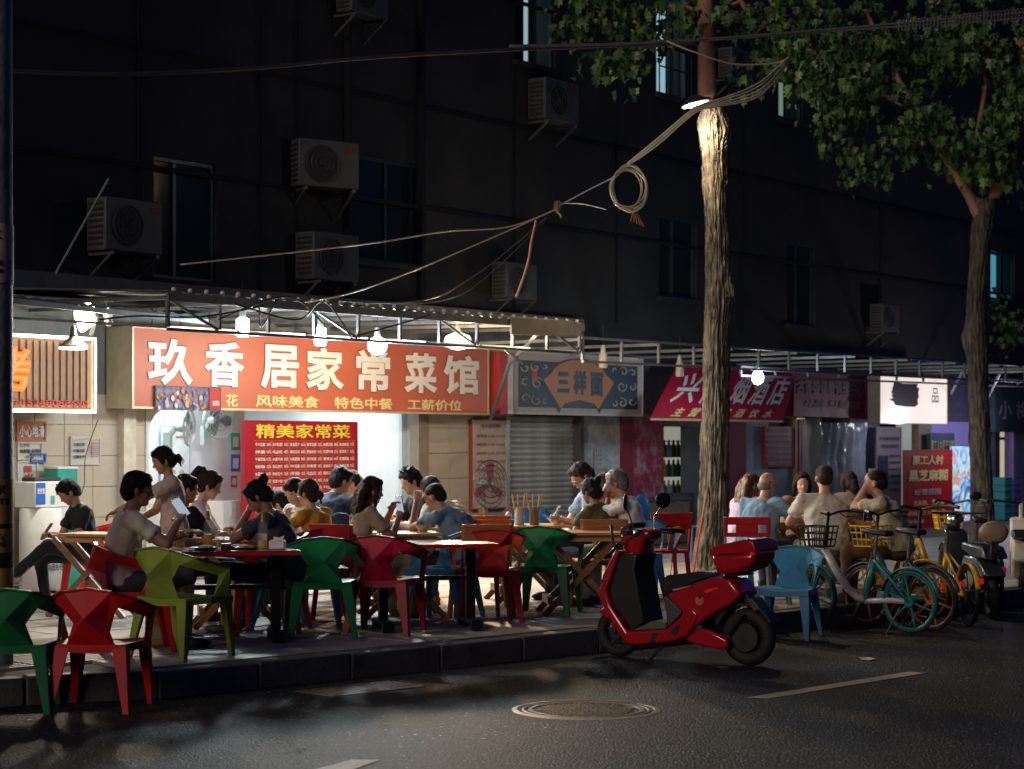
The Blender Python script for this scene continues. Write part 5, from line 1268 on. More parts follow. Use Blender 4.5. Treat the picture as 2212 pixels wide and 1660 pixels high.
# bottle of spirit and water on the ponytailed girl's table
t = thing('liquor_bottle', 'square shouldered clear bottle with red liquid', 'bottle', on(TB7, -.02, -.08), 0)
MB().lathe([(.042, 0), (.042, .15), (.02, .19), (.018, .24)], 14).build('glass', BGL, t, smooth=True); MB().lathe([(.038, .005), (.038, .09)], 14).build('liquid', mat('red_liquor', (.25, .03, .02), .2), t, smooth=True)
MB().box(-.022, .022, -.045, -.0425, .03, .10).build('label', PAPW, t)
t = thing('water_bottle', 'clear water bottle with a blue cap', 'bottle', on(TB7, .18, .18), 0)
MB().lathe([(.03, 0), (.03, .15), (.014, .18), (.013, .20)], 14).build('glass', BGL, t, smooth=True); MB().lathe([(.015, .2), (.015, .225), (.002, .226)], 12).build('cap', mat('cap_blue', (.05, .3, .5), .4), t)
# red plastic boards of chairs behind: crates, cabinet, bins
CABW = mat('cabinet_white', (.66, .70, .70), .35, var=.05)
cb = thing('battery_cabinet', 'rounded white cabinet standing by the tiled wall', 'cabinet', fpt(fac(88, 1268, .35)[0], .35, SW), FA)
MB().lathe([(.20, 0), (.21, .02), (.21, .80), (.20, .82), (.002, .82)], 24).build('drum', CABW, cb, smooth=True)
MB().box(-.03, .03, -.214, -.209, .33, .48).build('battery_mark', mat('mark_teal', (.08, .35, .36), .5), cb)
text(cb, '美团充电', -.10, .10, .20, .27, navy, -.213, .02, .002)
cx2 = thing('charging_station', 'white boxy phone charging station with blue and black labels on the cabinet', 'charger', cb.location + V((0, 0, .822)), FA)
MB().box(-.20, .22, -.16, .16, 0, .26).build('housing', CABW, cx2, bev=.012)
MB().box(-.195, -.08, -.166, -.1605, .04, .25).build('blue_label', mat('lbl_blue', (.02, .12, .45), .4), cx2); text(cx2, '支付宝', -.185, -.09, .14, .20, mwht, -.168, .03, .002)
MB().box(.06, .20, -.166, -.1605, .13, .235).build('black_label', mat('lbl_black', (.01, .01, .01), .4), cx2); text(cx2, '充电宝', .075, .185, .17, .21, mwht, -.168, .03, .002)
MB().box(-.01, .04, -.166, -.1605, .04, .12).build('teal_label', mat('mark_teal', (.08, .35, .36), .5), cx2)
MB().box(-.16, .18, -.10, .10, .261, .30).build('power_banks', ACD, cx2, bev=.008)
o = thing('waste_bin', 'teal green waste bin behind the man in black', 'bin', fpt(fac(148, 1268, .3)[0], .3, SW), FA)
TEAL = mat('bin_teal', (.02, .30, .24), .4); mb = MB(); mb.lathe([(.15, 0), (.18, .62)], 4); mb.build('body', TEAL, o, rot=(0, 0, R(45))); MB().box(-.16, .16, -.16, .16, .622, .66).build('lid', CABW, o, bev=.01)
o = thing('side_crate', 'teal box on the cabinet side behind the man', 'box', fpt(fac(128, 1268, .2)[0], .2, SW + .9), FA)
MB().box(-.12, .14, -.12, .1, 0, .30).build('body', TEAL, o, bev=.01); MB().box(-.125, .145, -.125, .105, .30, .325).build('lid', CABW, o, bev=.004)
MB().box(-.13, .13, -.1, .1, -.9, 0).build('stand', CABW, o)
# yellow beer crates of card under the near table
for i, z in enumerate((0, .205)):
    bxp = gr(338, 1392, SW); o = thing('beer_carton', ('lower' if i == 0 else 'upper torn') + ' yellow carton under the lime chair', 'carton', bxp + V((.0, .12, z)), .3, 'yellow cartons')
    MB().box(-.09, .09, -.13, .13, 0, .20).build('carton', mat('carton_yellow', (.62, .38, .04), .6, var=.15), o, bev=.004)
    MB().box(-.05, .03, -.133, -.1305, .04, .13).build('print', mat('carton_print', (.55, .5, .4), .6), o)
# litter on pavement and road
LIT = mat('litter_paper', (.62, .58, .50), .8, var=.15); LIT2 = mat('litter_orange', (.55, .22, .08), .7)
def litter(x, y, z, s, m, label, grp='scraps of litter'):
    p = gr(x, y, z + .005); mb = MB(); n = 9; vv = [(0, 0, s * .25)]
    for k in range(n):
        a = k * 2 * PI / n; r_ = s * rnd.uniform(.6, 1.1); vv.append((r_ * math.cos(a), r_ * .7 * math.sin(a), rnd.uniform(.0, s * .3)))
    mb.add(vv, [(0, 1 + k, 1 + (k + 1) % n) for k in range(n)] + [tuple(range(1, n + 1))[::-1]])
    tag(mb.build('paper_scrap', m, None, loc=p), label, 'litter', grp)
lits = [(985, 1316, SW), (1020, 1330, SW), (830, 1436 - 60, SW)]
k = 0
for (x, y) in ((880, 1290), (905, 1297), (930, 1284), (948, 1300), (965, 1310), (850, 1270), (540, 1310), (560, 1306), (590, 1318), (520, 1325), (610, 1320), (520, 1380), (560, 1375), (590, 1378), (430, 1392), (1420, 1290), (1445, 1280), (965, 1385), (985, 1352), (1010, 1368)):
    litter(x, y, SW, rnd.uniform(.02, .055), LIT if k % 5 else LIT2, 'crumpled paper scrap on the pavement ' + ('behind the scooter' if x > 1300 else 'right of the crowded table' if x > 800 else 'under the crowded table, far side' if y < 1330 else 'under the crowded table, near side')); k += 1
for i_ in range(16): litter(rnd.uniform(60, 2150), rnd.uniform(1480, 1640), 0, rnd.uniform(.012, .026), mat('dry_leaf', (.2, .14, .08), .7), 'tiny dry leaf or scrap scattered on the road', 'dry scraps on the road')
litter(1872, 1424, 0, .075, LIT, 'lone crumpled white paper on the road right of the scooter'); litter(505, 1562, 0, .035, mat('dry_leaf', (.2, .14, .08), .7), 'dry leaf on the road below the dark red chair'); litter(67, 1555, 0, .03, LIT, 'small scrap beside the green armchair on the road')
litter(1412, 1292, SW, .08, LIT, 'white plastic bag on the pavement behind the scooter'); litter(920, 1545 - 180, SW, .04, LIT, 'white cup lying under the empty red edged table')
# broom against the tree, orange looped lock on a wire stand
o = thing('broom', 'red handled broom leaning against the first tree', 'broom', gr(1495, 1238, SW) + V((0, -.1, 0)))
MB().tube([(0, 0, 0), (.155, .05, .88)], .013, 8).build('handle', mat('broom_red', (.32, .03, .02), .4), o)
MB().tube([(.11, .036, .62), (.155, .05, .885)], .016, 8).build('grip', mat('grip_brown', (.16, .08, .05), .5), o)
ul = at(1455, 1168, 15.6); o = thing('loop_lock', 'orange looped lock on a thin wire stand behind the scooter', 'lock', (ul.x, ul.y, SW))
zb = ul.z - SW
pts = [(-.03, 0, zb - .05)] + [(.0 + .055 * math.cos(a) + .035 * math.sin(a / 2 + .3), 0, zb + .055 + .05 * math.sin(a)) for a in [PI - PI * i / 10 for i in range(11)]] + [(.01, 0, zb - .07)]
MB().tube(pts, .011, 8).build('loop', mat('lock_orange', (.75, .12, .03), .35), o, smooth=2)
MB().bar((-.045, 0, zb - .052), (.03, 0, zb - .075), .026).build('lock_body', mat('lock_white', (.6, .5, .42), .4), o)
MB().tube([(0, 0, zb - .07), (-.04, 0, .3), (-.05, .05, 0)], .003, 4).tube([(0, 0, zb - .07), (.06, 0, .3), (.08, -.03, 0)], .003, 4).build('wire_stand', ACD, o)
# teal crates at far right, glowing low freezer, blue tarp
for i, (x, y) in enumerate(((2162, 1128), (2182, 1128))):
    o = thing('bottle_crate_stack', ('teal' if i == 0 else 'violet') + ' stack of bottle crates beside the second tree', 'crate stack', fpt(fac(x, y, .8)[0], .8, SW), FA, 'crate stacks')
    for q in range(3):
        mb = MB(); 
        for (a0, a1, c0, c1) in ((-.16, .16, 0, .02), (-.16, .16, .11, .13), (-.16, .16, .24, .26)): mb.box(a0, a1, -.15, .15, q * .27 + c0, q * .27 + c1)
        for xx in (-.16, -.05, .05, .15): mb.box(xx, xx + .012, -.15, .15, q * .27 + .02, q * .27 + .24)
        mb.build('crate', mat('crate%d' % i, [(.03, .25, .25), (.12, .12, .35)][i], .4), o)
        for xx in (-.10, 0, .10): MB().lathe([(.035, .03), (.035, .2), (.012, .24)], 8, (xx, 0, q * .27)).build('bottle', mat('crate_bottle', (.35, .45, .42), .3), o)
o = fth('display_freezer', 'low pale freezer with a glowing rim behind the lilac woman', 'freezer', 1572, 1150, .8)
MB().box(0, .5, 0, .4, -.35, .12).build('body', mat('freezer', (.35, .42, .40), .4), o); MB().box(0, .5, -.012, -.002, .06, .12).build('light_strip', glow('strip', (.9, 1, .95), 2.5), o)
MB().box(.0, .5, 0, .4, -.62, -.352).build('base', ACD, o)
o = fth('blue_tarp_heap', 'heap of bright blue sheeting on the ground behind the chopstick table', 'tarp', 1150, 1140, .9)
mb = MB().ell((0, 0, 0), (.52, .25, .27), None, 18, 10)
for v in mb.v: v += V((noise.noise(v * 5), noise.noise(v * 6 + V((3, 1, 2))), noise.noise(v * 4 + V((1, 5, 2))))) * .09
mb.build('sheet', mat('tarp_blue', (.02, .15, .42), .4, var=.1), o)
MB().box(-.4, .4, -.2, .2, -.75, -.12).build('box_below', mat('crate_dark', (.06, .05, .05), .6), o)
o = fth('red_basin_table', 'dark cabinet with a red top behind the chopstick table', 'cabinet', 1135, 1150, .6); MB().box(0, .8, 0, .3, -.5, .05).build('body', DARKW, o); MB().box(-.02, .82, -.02, .32, .052, .09).build('top', RC, o)
for i, x in enumerate((1048, 1108, 1132)):
    o = fth('wood_bundle', 'bundle of pale wooden slats leaning by the notice, %s' % ('left', 'middle', 'right')[i], 'wood bundle', x, 1120, .55)
    for q in range(5): MB().bar((q * .035, 0, -.3), (q * .035 + .01, .1, .12 - .02 * (q % 2)), .025, .02).build('slat', WD, o)
# storefront low stuff right of the shutter
o = fth('counter_box', 'brown grey counter under the drinks window', 'counter', 1395, 1195, .45); w_ = loc_(o, 1490, 1195, .45)[0]
MB().box(0, w_, 0, .3, SW - o.location.z, SW - o.location.z + .62).build('body', mat('counter_brown', (.17, .14, .12), .6, var=.15), o); MB().box(-.02, w_ + .02, -.02, .32, SW + .622 - o.location.z, SW + .65 - o.location.z).build('top', DARKW, o)
o = fth('blue_backed_seat', 'rounded blue plastic seat back behind the man in white', 'chair', 1383, 1100, .9)
MB().ell((0, 0, 0), (.24, .05, .22), None, 16, 10).build('backrest', mat('seat_blue', (.01, .12, .35), .4), o, smooth=2); MB().box(-.2, .2, -.35, .02, -.32, -.28).build('seat', mat('seat_blue', (.01, .12, .35), .4), o, bev=.01)
for sx in (-.18, .18):
    for sy in (-.33, .0): MB().tube([(sx, sy, -.28), (sx * 1.1, sy * 1.05, SW - o.location.z)], .012).build('leg', MET, o)
# ================================================================== people
SKIN = mat('skin', (.50, .27, .17), .5, var=.06); SKIND = mat('skin_tan', (.36, .18, .11), .5, var=.06); SKINL = mat('skin_light', (.60, .36, .26), .5, var=.06)
LIP = mat('lip', (.34, .10, .08), .5); EYE = mat('eye_dark', (.02, .012, .01), .25); HAIR = mat('hair_black', (.012, .009, .008), .6, var=.4, vs=60, bump=.7, bs=180, stretch=(1, 1, .15), spec=.25); HAIRB = mat('hair_brown', (.035, .018, .012), .6, var=.4, vs=60, bump=.7, bs=180, stretch=(1, 1, .15), spec=.25); HAIRG = mat('hair_grey', (.16, .14, .12), .5, var=.4, vs=50, bump=.5, bs=150)
def cloth(name, c): return mat('cloth_' + name, c, .85, var=.16, vs=5, bump=.4, bs=16)
PHONE = mat('phone_black', (.02, .02, .025), .2); SCR = mat('phone_screen', (.6, .7, .8), .2, var=0, emit=(.55, .68, .85), es=.5)
_tex = bpy.data.textures.new('cloth_folds', 'CLOUDS'); _tex.noise_scale = .11; _tex.noise_depth = 2
_tex2 = bpy.data.textures.new('hair_strands', 'CLOUDS'); _tex2.noise_scale = .025
def remesh(mb, vox, smooth=3, disp=0, tex=None, dec=None):
    me = bpy.data.meshes.new('r'); me.from_pydata([tuple(v) for v in mb.v], [], mb.f)
    o = bpy.data.objects.new('r', me); COL.objects.link(o)
    m = o.modifiers.new('r', 'REMESH'); m.mode = 'VOXEL'; m.voxel_size = vox; m.use_smooth_shade = True
    if disp: d = o.modifiers.new('d', 'DISPLACE'); d.texture = tex; d.strength = disp; d.mid_level = .5; d.texture_coords = 'LOCAL'
    s_ = o.modifiers.new('s', 'SMOOTH'); s_.iterations = smooth; s_.factor = .5
    dg = bpy.context.evaluated_depsgraph_get(); out = bpy.data.meshes.new_from_object(o.evaluated_get(dg))
    bpy.data.objects.remove(o); bpy.data.meshes.remove(me); return out
def link(me, name, mats, parent):
    me.materials.clear()
    for m_ in mats: me.materials.append(m_)
    me.name = name; me.polygons.foreach_set('use_smooth', [True] * len(me.polygons))
    o = bpy.data.objects.new(name, me); COL.objects.link(o); o.parent = parent; return o
def ik(a, b, l1, l2, pole):
    d = b - a; L = d.length
    if L > (l1 + l2) * .995: b = a + d.normalized() * (l1 + l2) * .995; d = b - a; L = d.length
    u = d.normalized(); x = (l1 * l1 - l2 * l2 + L * L) / (2 * L); h = math.sqrt(max(0, l1 * l1 - x * x))
    pv = pole - u * pole.dot(u)
    if pv.length < 1e-4: pv = V((0, 0, -1)) - u * u.z * -1
    return a + u * x + pv.normalized() * h, b
def rings(mb, rr):
    "loft of elliptical rings: (centre, rx, ry, tilt about x)"
    n = 18; vv = []; 
    for c, rx, ry, th in rr:
        m = Matrix.Rotation(-th, 3, 'X')
        for j in range(n):
            a = 2 * PI * j / n; vv.append(V(c) + m @ V((rx * math.cos(a), ry * math.sin(a), 0)))
    k = len(rr); fs = [(i * n + j, i * n + (j + 1) % n, (i + 1) * n + (j + 1) % n, (i + 1) * n + j) for i in range(k - 1) for j in range(n)]
    fs += [tuple(range(n))[::-1], tuple(range((k - 1) * n, k * n))]
    mb.add(vv, fs)
PCOUNT = 0
def person(label, hx, hy, d, yaw, top, bottom=None, sit=True, lean=8, hp=15, hyaw=0, L=None, Rr=None, hair='short', hm=None, skin=None, fat=1.0, shorts=False, sleeve=.55, shoes=None,
           glasses=False, feet=None, vox=.011, sideb=0, curl=.6, female=False, smin=.93, smax=1.14, extra=None, polesL=None, polesR=None, seat_h=.51, long_skirt=False):
    global PCOUNT; PCOUNT += 1
    yaw = R(yaw); hm = hm or HAIR; skin = skin or SKIN; th = R(lean); z0 = SW
    pel = V((0, 0, seat_h if sit else .90)); sb = R(sideb)
    # spine
    sp = [pel]; ang = []
    segs = 6; ln = .48 / segs
    for i in range(segs):
        a = th * (.45 + 1.1 * i / (segs - 1)); ang.append(a); sp.append(sp[-1] + V((math.sin(sb) * ln, math.sin(a) * ln, math.cos(a) * ln)))
    up_ = (sp[-1] - sp[-2]).normalized(); tha = ang[-1]
    fw = V((0, math.cos(tha), -math.sin(tha)))
    sw_ = (.165 if female else .185) * (.5 + .5 * fat)
    shz = sp[-1] - up_ * .055
    sh = {s: shz + V((s * sw_, 0, 0)) for s in (-1, 1)}
    neck0 = sp[-1] - up_ * .02; na = tha * .6 + R(8); nd = V((0, math.sin(na), math.cos(na))); hj = neck0 + nd * .095
    HM = Matrix.Rotation(R(hyaw), 3, 'Z') @ Matrix.Rotation(-R(hp), 3, 'X')
    def hd(x, y, z): return hj + HM @ V((x, y, z))
    hc = hd(0, .018, .085)
    # hands
    hands = {}
    dflt = {-1: V((-.14, .40, .66)) if sit else V((-.25, .05, .75)), 1: V((.14, .40, .66)) if sit else V((.25, .05, .75))}
    for s, tgt in ((-1, L), (1, Rr)):
        t_ = V(tgt) if tgt is not None else dflt[s]
        if isinstance(tgt, str): t_ = dflt[s]
        pole = (polesL if s < 0 else polesR) or V((s * .8, -.3, -.8))
        e, w_ = ik(sh[s], t_, .285, .25, V(pole)); hands[s] = (e, w_)
    legs = {}
    for s in (-1, 1):
        hip = pel + V((s * .085, .02, -.02))
        if feet: ft = V(feet[0 if s < 0 else 1])
        else: ft = V((s * .13, .44, .07)) if sit else V((s * .10, .02, .07))
        kn, an = ik(hip, ft, .43, .42, V((s * .25, 1, .9)) if sit else V((0, 1, 0))); legs[s] = (hip, kn, an)
    # ---- body
    mb = MB()
    f = fat
    rings(mb, [(sp[0] - V((0, 0, .09)), .10 * f, .08 * f, 0), (sp[0], .14 * f, .10 * f, ang[0]), (sp[2], .12 * f, .085 * f, ang[1]), (sp[4], .145 * f, .095 * f, ang[3]), (sp[5], .13, .085, ang[4]), (sp[6], .075, .06, tha)])
    mb.cap(neck0 - up_ * .03, hj + nd * .02, .056 if not female else .047, .052 if not female else .044, 12)
    rot = HM
    mb.ell(hd(0, .012, .10), (.074, .094, .090), rot, 20, 14)                     # skull
    mb.ell(hd(0, .045, .045), (.058, .055, .072), rot, 16, 12)                    # face
    mb.ell(hd(0, .068, -.005), (.034, .030, .026), rot, 12, 8)                    # chin
    mb.ell(hd(.036, .062, .045), (.024, .030, .026), rot, 8, 6).ell(hd(-.036, .062, .045), (.024, .030, .026), rot, 8, 6)   # cheeks
    mb.tube([hd(0, .096, .082), hd(0, .112, .058), hd(0, .118, .044)], [.008, .012, .013], 8)      # nose
    for s in (-1, 1):
        mb.ell(hd(s * .076, .004, .062), (.012, .020, .032), rot @ Matrix.Rotation(s * .3, 3, 'Z'), 8, 6)
        e, w_ = hands[s]
        mb.cap(sh[s], e, .052 * (.6 + .4 * f), .041, 12); mb.cap(e, w_, .041, .027, 12)
        dv = (w_ - e).normalized(); side = dv.cross(V((0, 0, 1))).normalized() if abs(dv.z) < .95 else V((1, 0, 0)); nrm = side.cross(dv)
        mrot = Matrix((side, dv, nrm)).transposed()
        mb.ell(w_ + dv * .045, (.040, .054, .017), mrot, 12, 8)
        hip, kn, an = legs[s]
        mb.cap(hip, kn, .078 * f, .056, 12); mb.cap(kn, an, .054, .036, 12)
        mb.ell(an + V((0, .045, -.045)), (.040, .10, .032), None, 10, 6)
    me = remesh(mb, vox, 3)
    bm = bmesh.new(); bm.from_mesh(me)
    fx = MB()
    for s in (-1, 1):
        e, w_ = hands[s]; dv = (w_ - e).normalized(); side = dv.cross(V((0, 0, 1))).normalized() if abs(dv.z) < .95 else V((1, 0, 0)); nrm = side.cross(dv)
        if nrm.z > 0: nrm = -nrm
        for k in range(4):
            b0 = w_ + dv * .055 + side * (-.028 + .019 * k); ln_ = (.042, .048, .045, .036)[k]; c_ = curl
            q1 = b0 + dv * .035; q2 = q1 + (dv * math.cos(c_) + nrm * math.sin(c_)) * ln_ * .7; q3 = q2 + (dv * math.cos(c_ * 2) + nrm * math.sin(c_ * 2)) * ln_ * .6
            fx.tube([b0, q1, q2, q3], [.0088, .0085, .0078, .006], 6)
        b0 = w_ + dv * .018 + side * (.026 * s * -1); q = b0 + (dv * .6 + side * (-.8 * s)) * .035 + nrm * .01; fx.tube([b0, q, q + dv * .028 + nrm * .012], [.011, .0095, .007], 6)
    nf = len(fx.f)
    for s in (-1, 1):
        fx.ell(hd(s * .031, .0935, .078), (.013, .005, .0055), rot, 8, 5, mi=2)
        fx.tube([hd(s * .016, .099, .099), hd(s * .034, .0975, .104), hd(s * .052, .086, .098)], [.003, .0035, .002], 5, mi=2)
    fx.ell(hd(0, .100, .022), (.022, .006, .0065), rot, 10, 5, mi=1)
    vs = [bm.verts.new(v) for v in fx.v]
    for f_, mi in zip(fx.f, fx.m):
        try: q = bm.faces.new([vs[i] for i in f_]); q.material_index = mi
        except ValueError: pass
    me2 = bpy.data.meshes.new('body'); bm.to_mesh(me2); bm.free(); bpy.data.meshes.remove(me)
    # ---- place: put the head where the photograph has it
    htop = hd(0, .0, .20)
    Rz = Matrix.Rotation(yaw, 3, 'Z'); Y0 = d
    sc = 1.0
    for _ in range(4):
        o_ = Rz @ htop * sc; zt = H - (hy - HY) / F * (Y0 + o_.y) - z0; sc = max(smin, min(smax, zt / htop.z))
    o_ = Rz @ htop * sc; X0 = (hx - HX) / F * (Y0 + o_.y) - o_.x
    root = thing('person', label, 'person', (X0, Y0, z0), yaw); root.scale = (sc,) * 3
    link(me2, 'body', [skin, LIP, EYE], root)
    # ---- shirt
    mb = MB(); g = fat
    hem = sp[0] + V((0, 0, -.03 if sit else -.10))
    rings(mb, [(hem, .175 * g, .135 * g, 0), (sp[0] + V((0, 0, .04)), .168 * g, .130 * g, ang[0]), (sp[2], .158 * g, .118 * g, ang[1]), (sp[4], .168 * g, .120 * g, ang[3]), (sp[5], .155 * (.5 + .5 * g), .105, ang[4]), (sp[5] + up_ * .05, .105, .078, tha), (sp[6] + up_ * .0, .066, .060, tha)])
    for s in (-1, 1):
        e = hands[s][0]; mb.cap(shz + V((s * .08, 0, -.01)), sh[s], .075, .066, 12)
        if sleeve > 0:
            en = sh[s].lerp(e, sleeve); mb.cap(sh[s], en, .066, .064 * (.8 + .2 * g), 12); mb.cyl(en, en + (e - sh[s]).normalized() * .03, .066, .066, 14)
            if sleeve >= 1: mb.cap(e, e.lerp(hands[s][1], .85), .05, .042, 12)
    tops = top if isinstance(top, (list, tuple)) else [top]
    so2 = link(remesh(mb, .013, 1, .050, _tex), 'shirt', [tops[0]], root)
    # ---- trousers
    if bottom:
        mb = MB()
        mb.ell(pel + V((0, 0, -.02)), (.148 * g, .118 * g, .11), None, 16, 10)
        for s in (-1, 1):
            hip, kn, an = legs[s]; mb.cap(hip, kn, .094 * (.6 + .4 * g), .070, 12)
            if long_skirt: mb.cap(kn, an, .085, .10, 12)
            elif not shorts: mb.cap(kn, an + V((0, 0, .03)), .066, .052, 12)
        link(remesh(mb, .015, 2, .018, _tex), 'trousers', [bottom], root)
        for s in (-1, 1):
            an = legs[s][2]; mb = MB(); mb.ell(an + V((0, .05, -.035)), (.046, .125, .042), None, 12, 8); mb.ell(an + V((0, -.02, -.01)), (.044, .055, .05), None, 10, 6)
            mm = remesh(mb, .012, 2); so3 = link(mm, 'shoe', [shoes or ACD], root)
            MB().box(an.x - .045, an.x + .045, an.y - .07, an.y + .165, an.z - .082, an.z - .062).build('sole', CER if shoes else ACD, so3, bev=.008)
    # ---- hair
    if hair != 'none':
        mb = MB()
        if hair == 'bald':
            mb.ell(hd(0, -.028, .055), (.079, .066, .050), rot, 16, 10)
            for s in (-1, 1): mb.ell(hd(s * .066, -.01, .075), (.016, .040, .038), rot, 8, 6)
        elif hair == 'crop':
            mb.ell(hd(0, -.004, .120), (.080, .094, .078), rot, 20, 12); mb.ell(hd(0, -.042, .075), (.074, .062, .075), rot, 14, 10)
        else:
            mb.ell(hd(0, -.004, .124), (.086, .100, .088), rot, 20, 14); mb.ell(hd(0, -.045, .070), (.080, .066, .085), rot, 14, 10)
            if hair in ('short', 'tousled'):
                mb.ell(hd(.02, .060, .158), (.055, .042, .036), rot, 12, 8)
                for s in (-1, 1): mb.ell(hd(s * .072, .028, .095), (.014, .022, .036), rot, 8, 6)
                if hair == 'tousled':
                    for k in range(14): a = k * 2.4; mb.cap(hd(.045 * math.cos(a), .045 * math.sin(a), .18), hd(.075 * math.cos(a), .08 * math.sin(a) + .01, .225), .016, .006, 6)
            else:
                for s in (-1, 1): mb.ell(hd(s * .070, .022, .095), (.020, .040, .050), rot, 10, 6)
                mb.ell(hd(0, .062, .165), (.058, .036, .030), rot, 12, 8)
            if hair == 'bangs':
                mb.ell(hd(0, .076, .130), (.060, .026, .036), rot, 12, 8)
                for s in (-1, 1): mb.tube([hd(s * .074, .03, .10), hd(s * .080, .02, .02), hd(s * .075, .0, -.06)], [.022, .026, .018], 8)
            if hair == 'bun': mb.ell(hd(0, -.105, .165), (.042, .036, .040), rot, 12, 8); mb.ell(hd(.02, -.12, .185), (.02, .02, .02), rot, 8, 6)
            if hair == 'lowbun': mb.ell(hd(0, -.125, .045), (.040, .036, .042), rot, 12, 8); mb.cap(hd(0, -.12, .03), hd(.01, -.12, -.03), .016, .008, 8)
            if hair == 'pony': mb.tube([hd(0, -.075, .19), hd(0, -.125, .18), hd(0, -.155, .09), hd(0, -.15, -.02), hd(0, -.13, -.12)], [.022, .030, .032, .026, .010], 10)
            if hair == 'long':
                for s in (-1, 0, 1): mb.tube([hd(s * .045, -.06, .12), hd(s * .06, -.095, .02), hd(s * .055, -.10, -.10), hd(s * .035, -.10, -.26), hd(s * .02, -.09, -.36)], [.045, .042, .040, .028, .008], 10)
                mb.tube([hd(.078, .03, .09), hd(.082, .03, -.02), hd(.07, .04, -.16)], [.022, .022, .010], 8)
            if hair == 'bob':
                for s in (-1, 1): mb.tube([hd(s * .072, .0, .12), hd(s * .082, .0, .04), hd(s * .078, -.01, -.04)], [.03, .032, .02], 8)
                mb.tube([hd(0, -.07, .10), hd(0, -.09, .0), hd(0, -.08, -.05)], [.06, .055, .03], 10)
        link(remesh(mb, .009, 1, .018 if hair not in ('bald', 'crop') else .006, _tex2), 'hair', [hm], root)
    if glasses:
        mb = MB()
        for s in (-1, 1):
            mb.tube([hd(s * .033 + .024 * math.cos(a), .108, .074 + .019 * math.sin(a)) for a in [2 * PI * k / 14 for k in range(14)]], .0022, 5, closed=True)
            mb.tube([hd(s * .057, .106, .08), hd(s * .078, .06, .08), hd(s * .080, .0, .075)], .002, 5)
        mb.tube([hd(-.009, .11, .078), hd(.009, .11, .078)], .002, 5); mb.build('glasses', MET, root)
    if extra: extra(root, dict(hd=hd, sp=sp, sh=sh, hands=hands, legs=legs, shz=shz, fw=fw, tha=tha, up=up_))
    M = Matrix.LocRotScale(root.location, Matrix.Rotation(yaw, 3, 'Z').to_quaternion(), V((sc,) * 3))
    return dict(root=root, hand={s: M @ (hands[s][1] + (hands[s][1] - hands[s][0]).normalized() * .07) for s in hands}, M=M, yaw=yaw, sc=sc, hands=hands)
def phone(p, s, label, tilt=(60, 0, 0), lift=.03):
    h_ = p['hand'][s]; e, w_ = p['hands'][s]; 
    t = thing('mobile_phone', label, 'phone', h_ + V((0, 0, lift)), p['yaw'], 'phones in hands'); t.rotation_euler = (R(tilt[0]), R(tilt[1]), p['yaw'] + R(tilt[2]))
    MB().box(-.037, .037, -.006, .004, -.075, .075).build('case', PHONE, t, bev=.004)
    MB().box(-.034, .034, -.0078, -.0062, -.071, .071).build('screen', SCR, t)
    return t
C_ = {k: cloth(k, c) for k, c in dict(black=(.018, .020, .024), beige=(.66, .60, .47), cream=(.62, .56, .44), blush=(.58, .46, .40), navy=(.035, .05, .085), slate=(.17, .27, .36), dgrey=(.055, .055, .07), mustard=(.60, .33, .03), white=(.80, .78, .73), olive=(.11, .11, .03), lilac=(.50, .40, .50), mint=(.25, .46, .38), brown=(.16, .08, .04), tan=(.42, .35, .22), jeans=(.02, .035, .07), grey=(.30, .31, .32), orange=(.60, .20, .06), khaki=(.30, .26, .15), polo=(.28, .36, .46)).items()}
SHW = mat('shoe_white', (.58, .54, .46), .6)

p = person('man in black shirt and black trousers reading his phone, legs crossed, at the tiled wall', 133, 1045, 17.9, 118, C_['black'], C_['black'], lean=14, hp=38, hyaw=-8, L=(-.05, .36, .68), Rr=(.03, .37, .70), shoes=SHW, feet=((-.02, .72, .30), (.08, .40, .07)), fat=.95, vox=.010)
phone(p, 1, 'phone held by the man in black at the wall', (35, 0, 0))
p = person('man with glasses in beige shirt seen from behind, raising a phone', 300, 1040, 14.2, -72, C_['beige'], C_['dgrey'], lean=10, hp=8, hyaw=-5, Rr=(.12, .38, .86), L=(.10, .44, .78), polesR=(1, -.1, -.9), glasses=True, skin=SKIND, fat=1.05, shorts=True, vox=.0085, smax=1.2, smin=1.05, seat_h=.46)
phone(p, 1, 'pale phone raised by the man in beige', (20, -30, 60), .06)
person('standing woman in pale blouse leaning over with one arm stretched to the left', 344, 966, 15.6, 104, C_['blush'], C_['tan'], sit=False, lean=5, hp=22, hyaw=6, L=(-.10, .62, 1.02), Rr=(.06, .34, .98), polesL=(-1, 0, -.3), hair='lowbun', female=True, fat=.95, long_skirt=True, vox=.0095, smin=.84)
person('boy in black shirt seen from behind beside the standing woman', 404, 1025, 16.0, -48, C_['black'], C_['black'], lean=6, hp=8, hyaw=-12, fat=.9, L=(-.18, .34, .70), Rr=(.16, .36, .70), vox=.010)
def straps(root, k):
    MB().tube([k['sh'][1] + V((-.07, -.07, .05)), k['sh'][1] + V((-.08, .05, .07)), k['sp'][3] + V((.08, .12, 0))], .012, 6).build('strap', C_['orange'], root, smooth=2)
p = person('girl with long ponytail in white blouse bent over her phone', 462, 1018, 16.8, -84, C_['white'], C_['jeans'], lean=14, hp=22, hair='pony', hm=HAIRB, skin=SKINL, female=True, fat=.85, sleeve=.8, L=(-.04, .40, .72), Rr=(.06, .42, .72), extra=straps)
phone(p, 1, 'phone held by the ponytailed girl', (25, 0, 0))
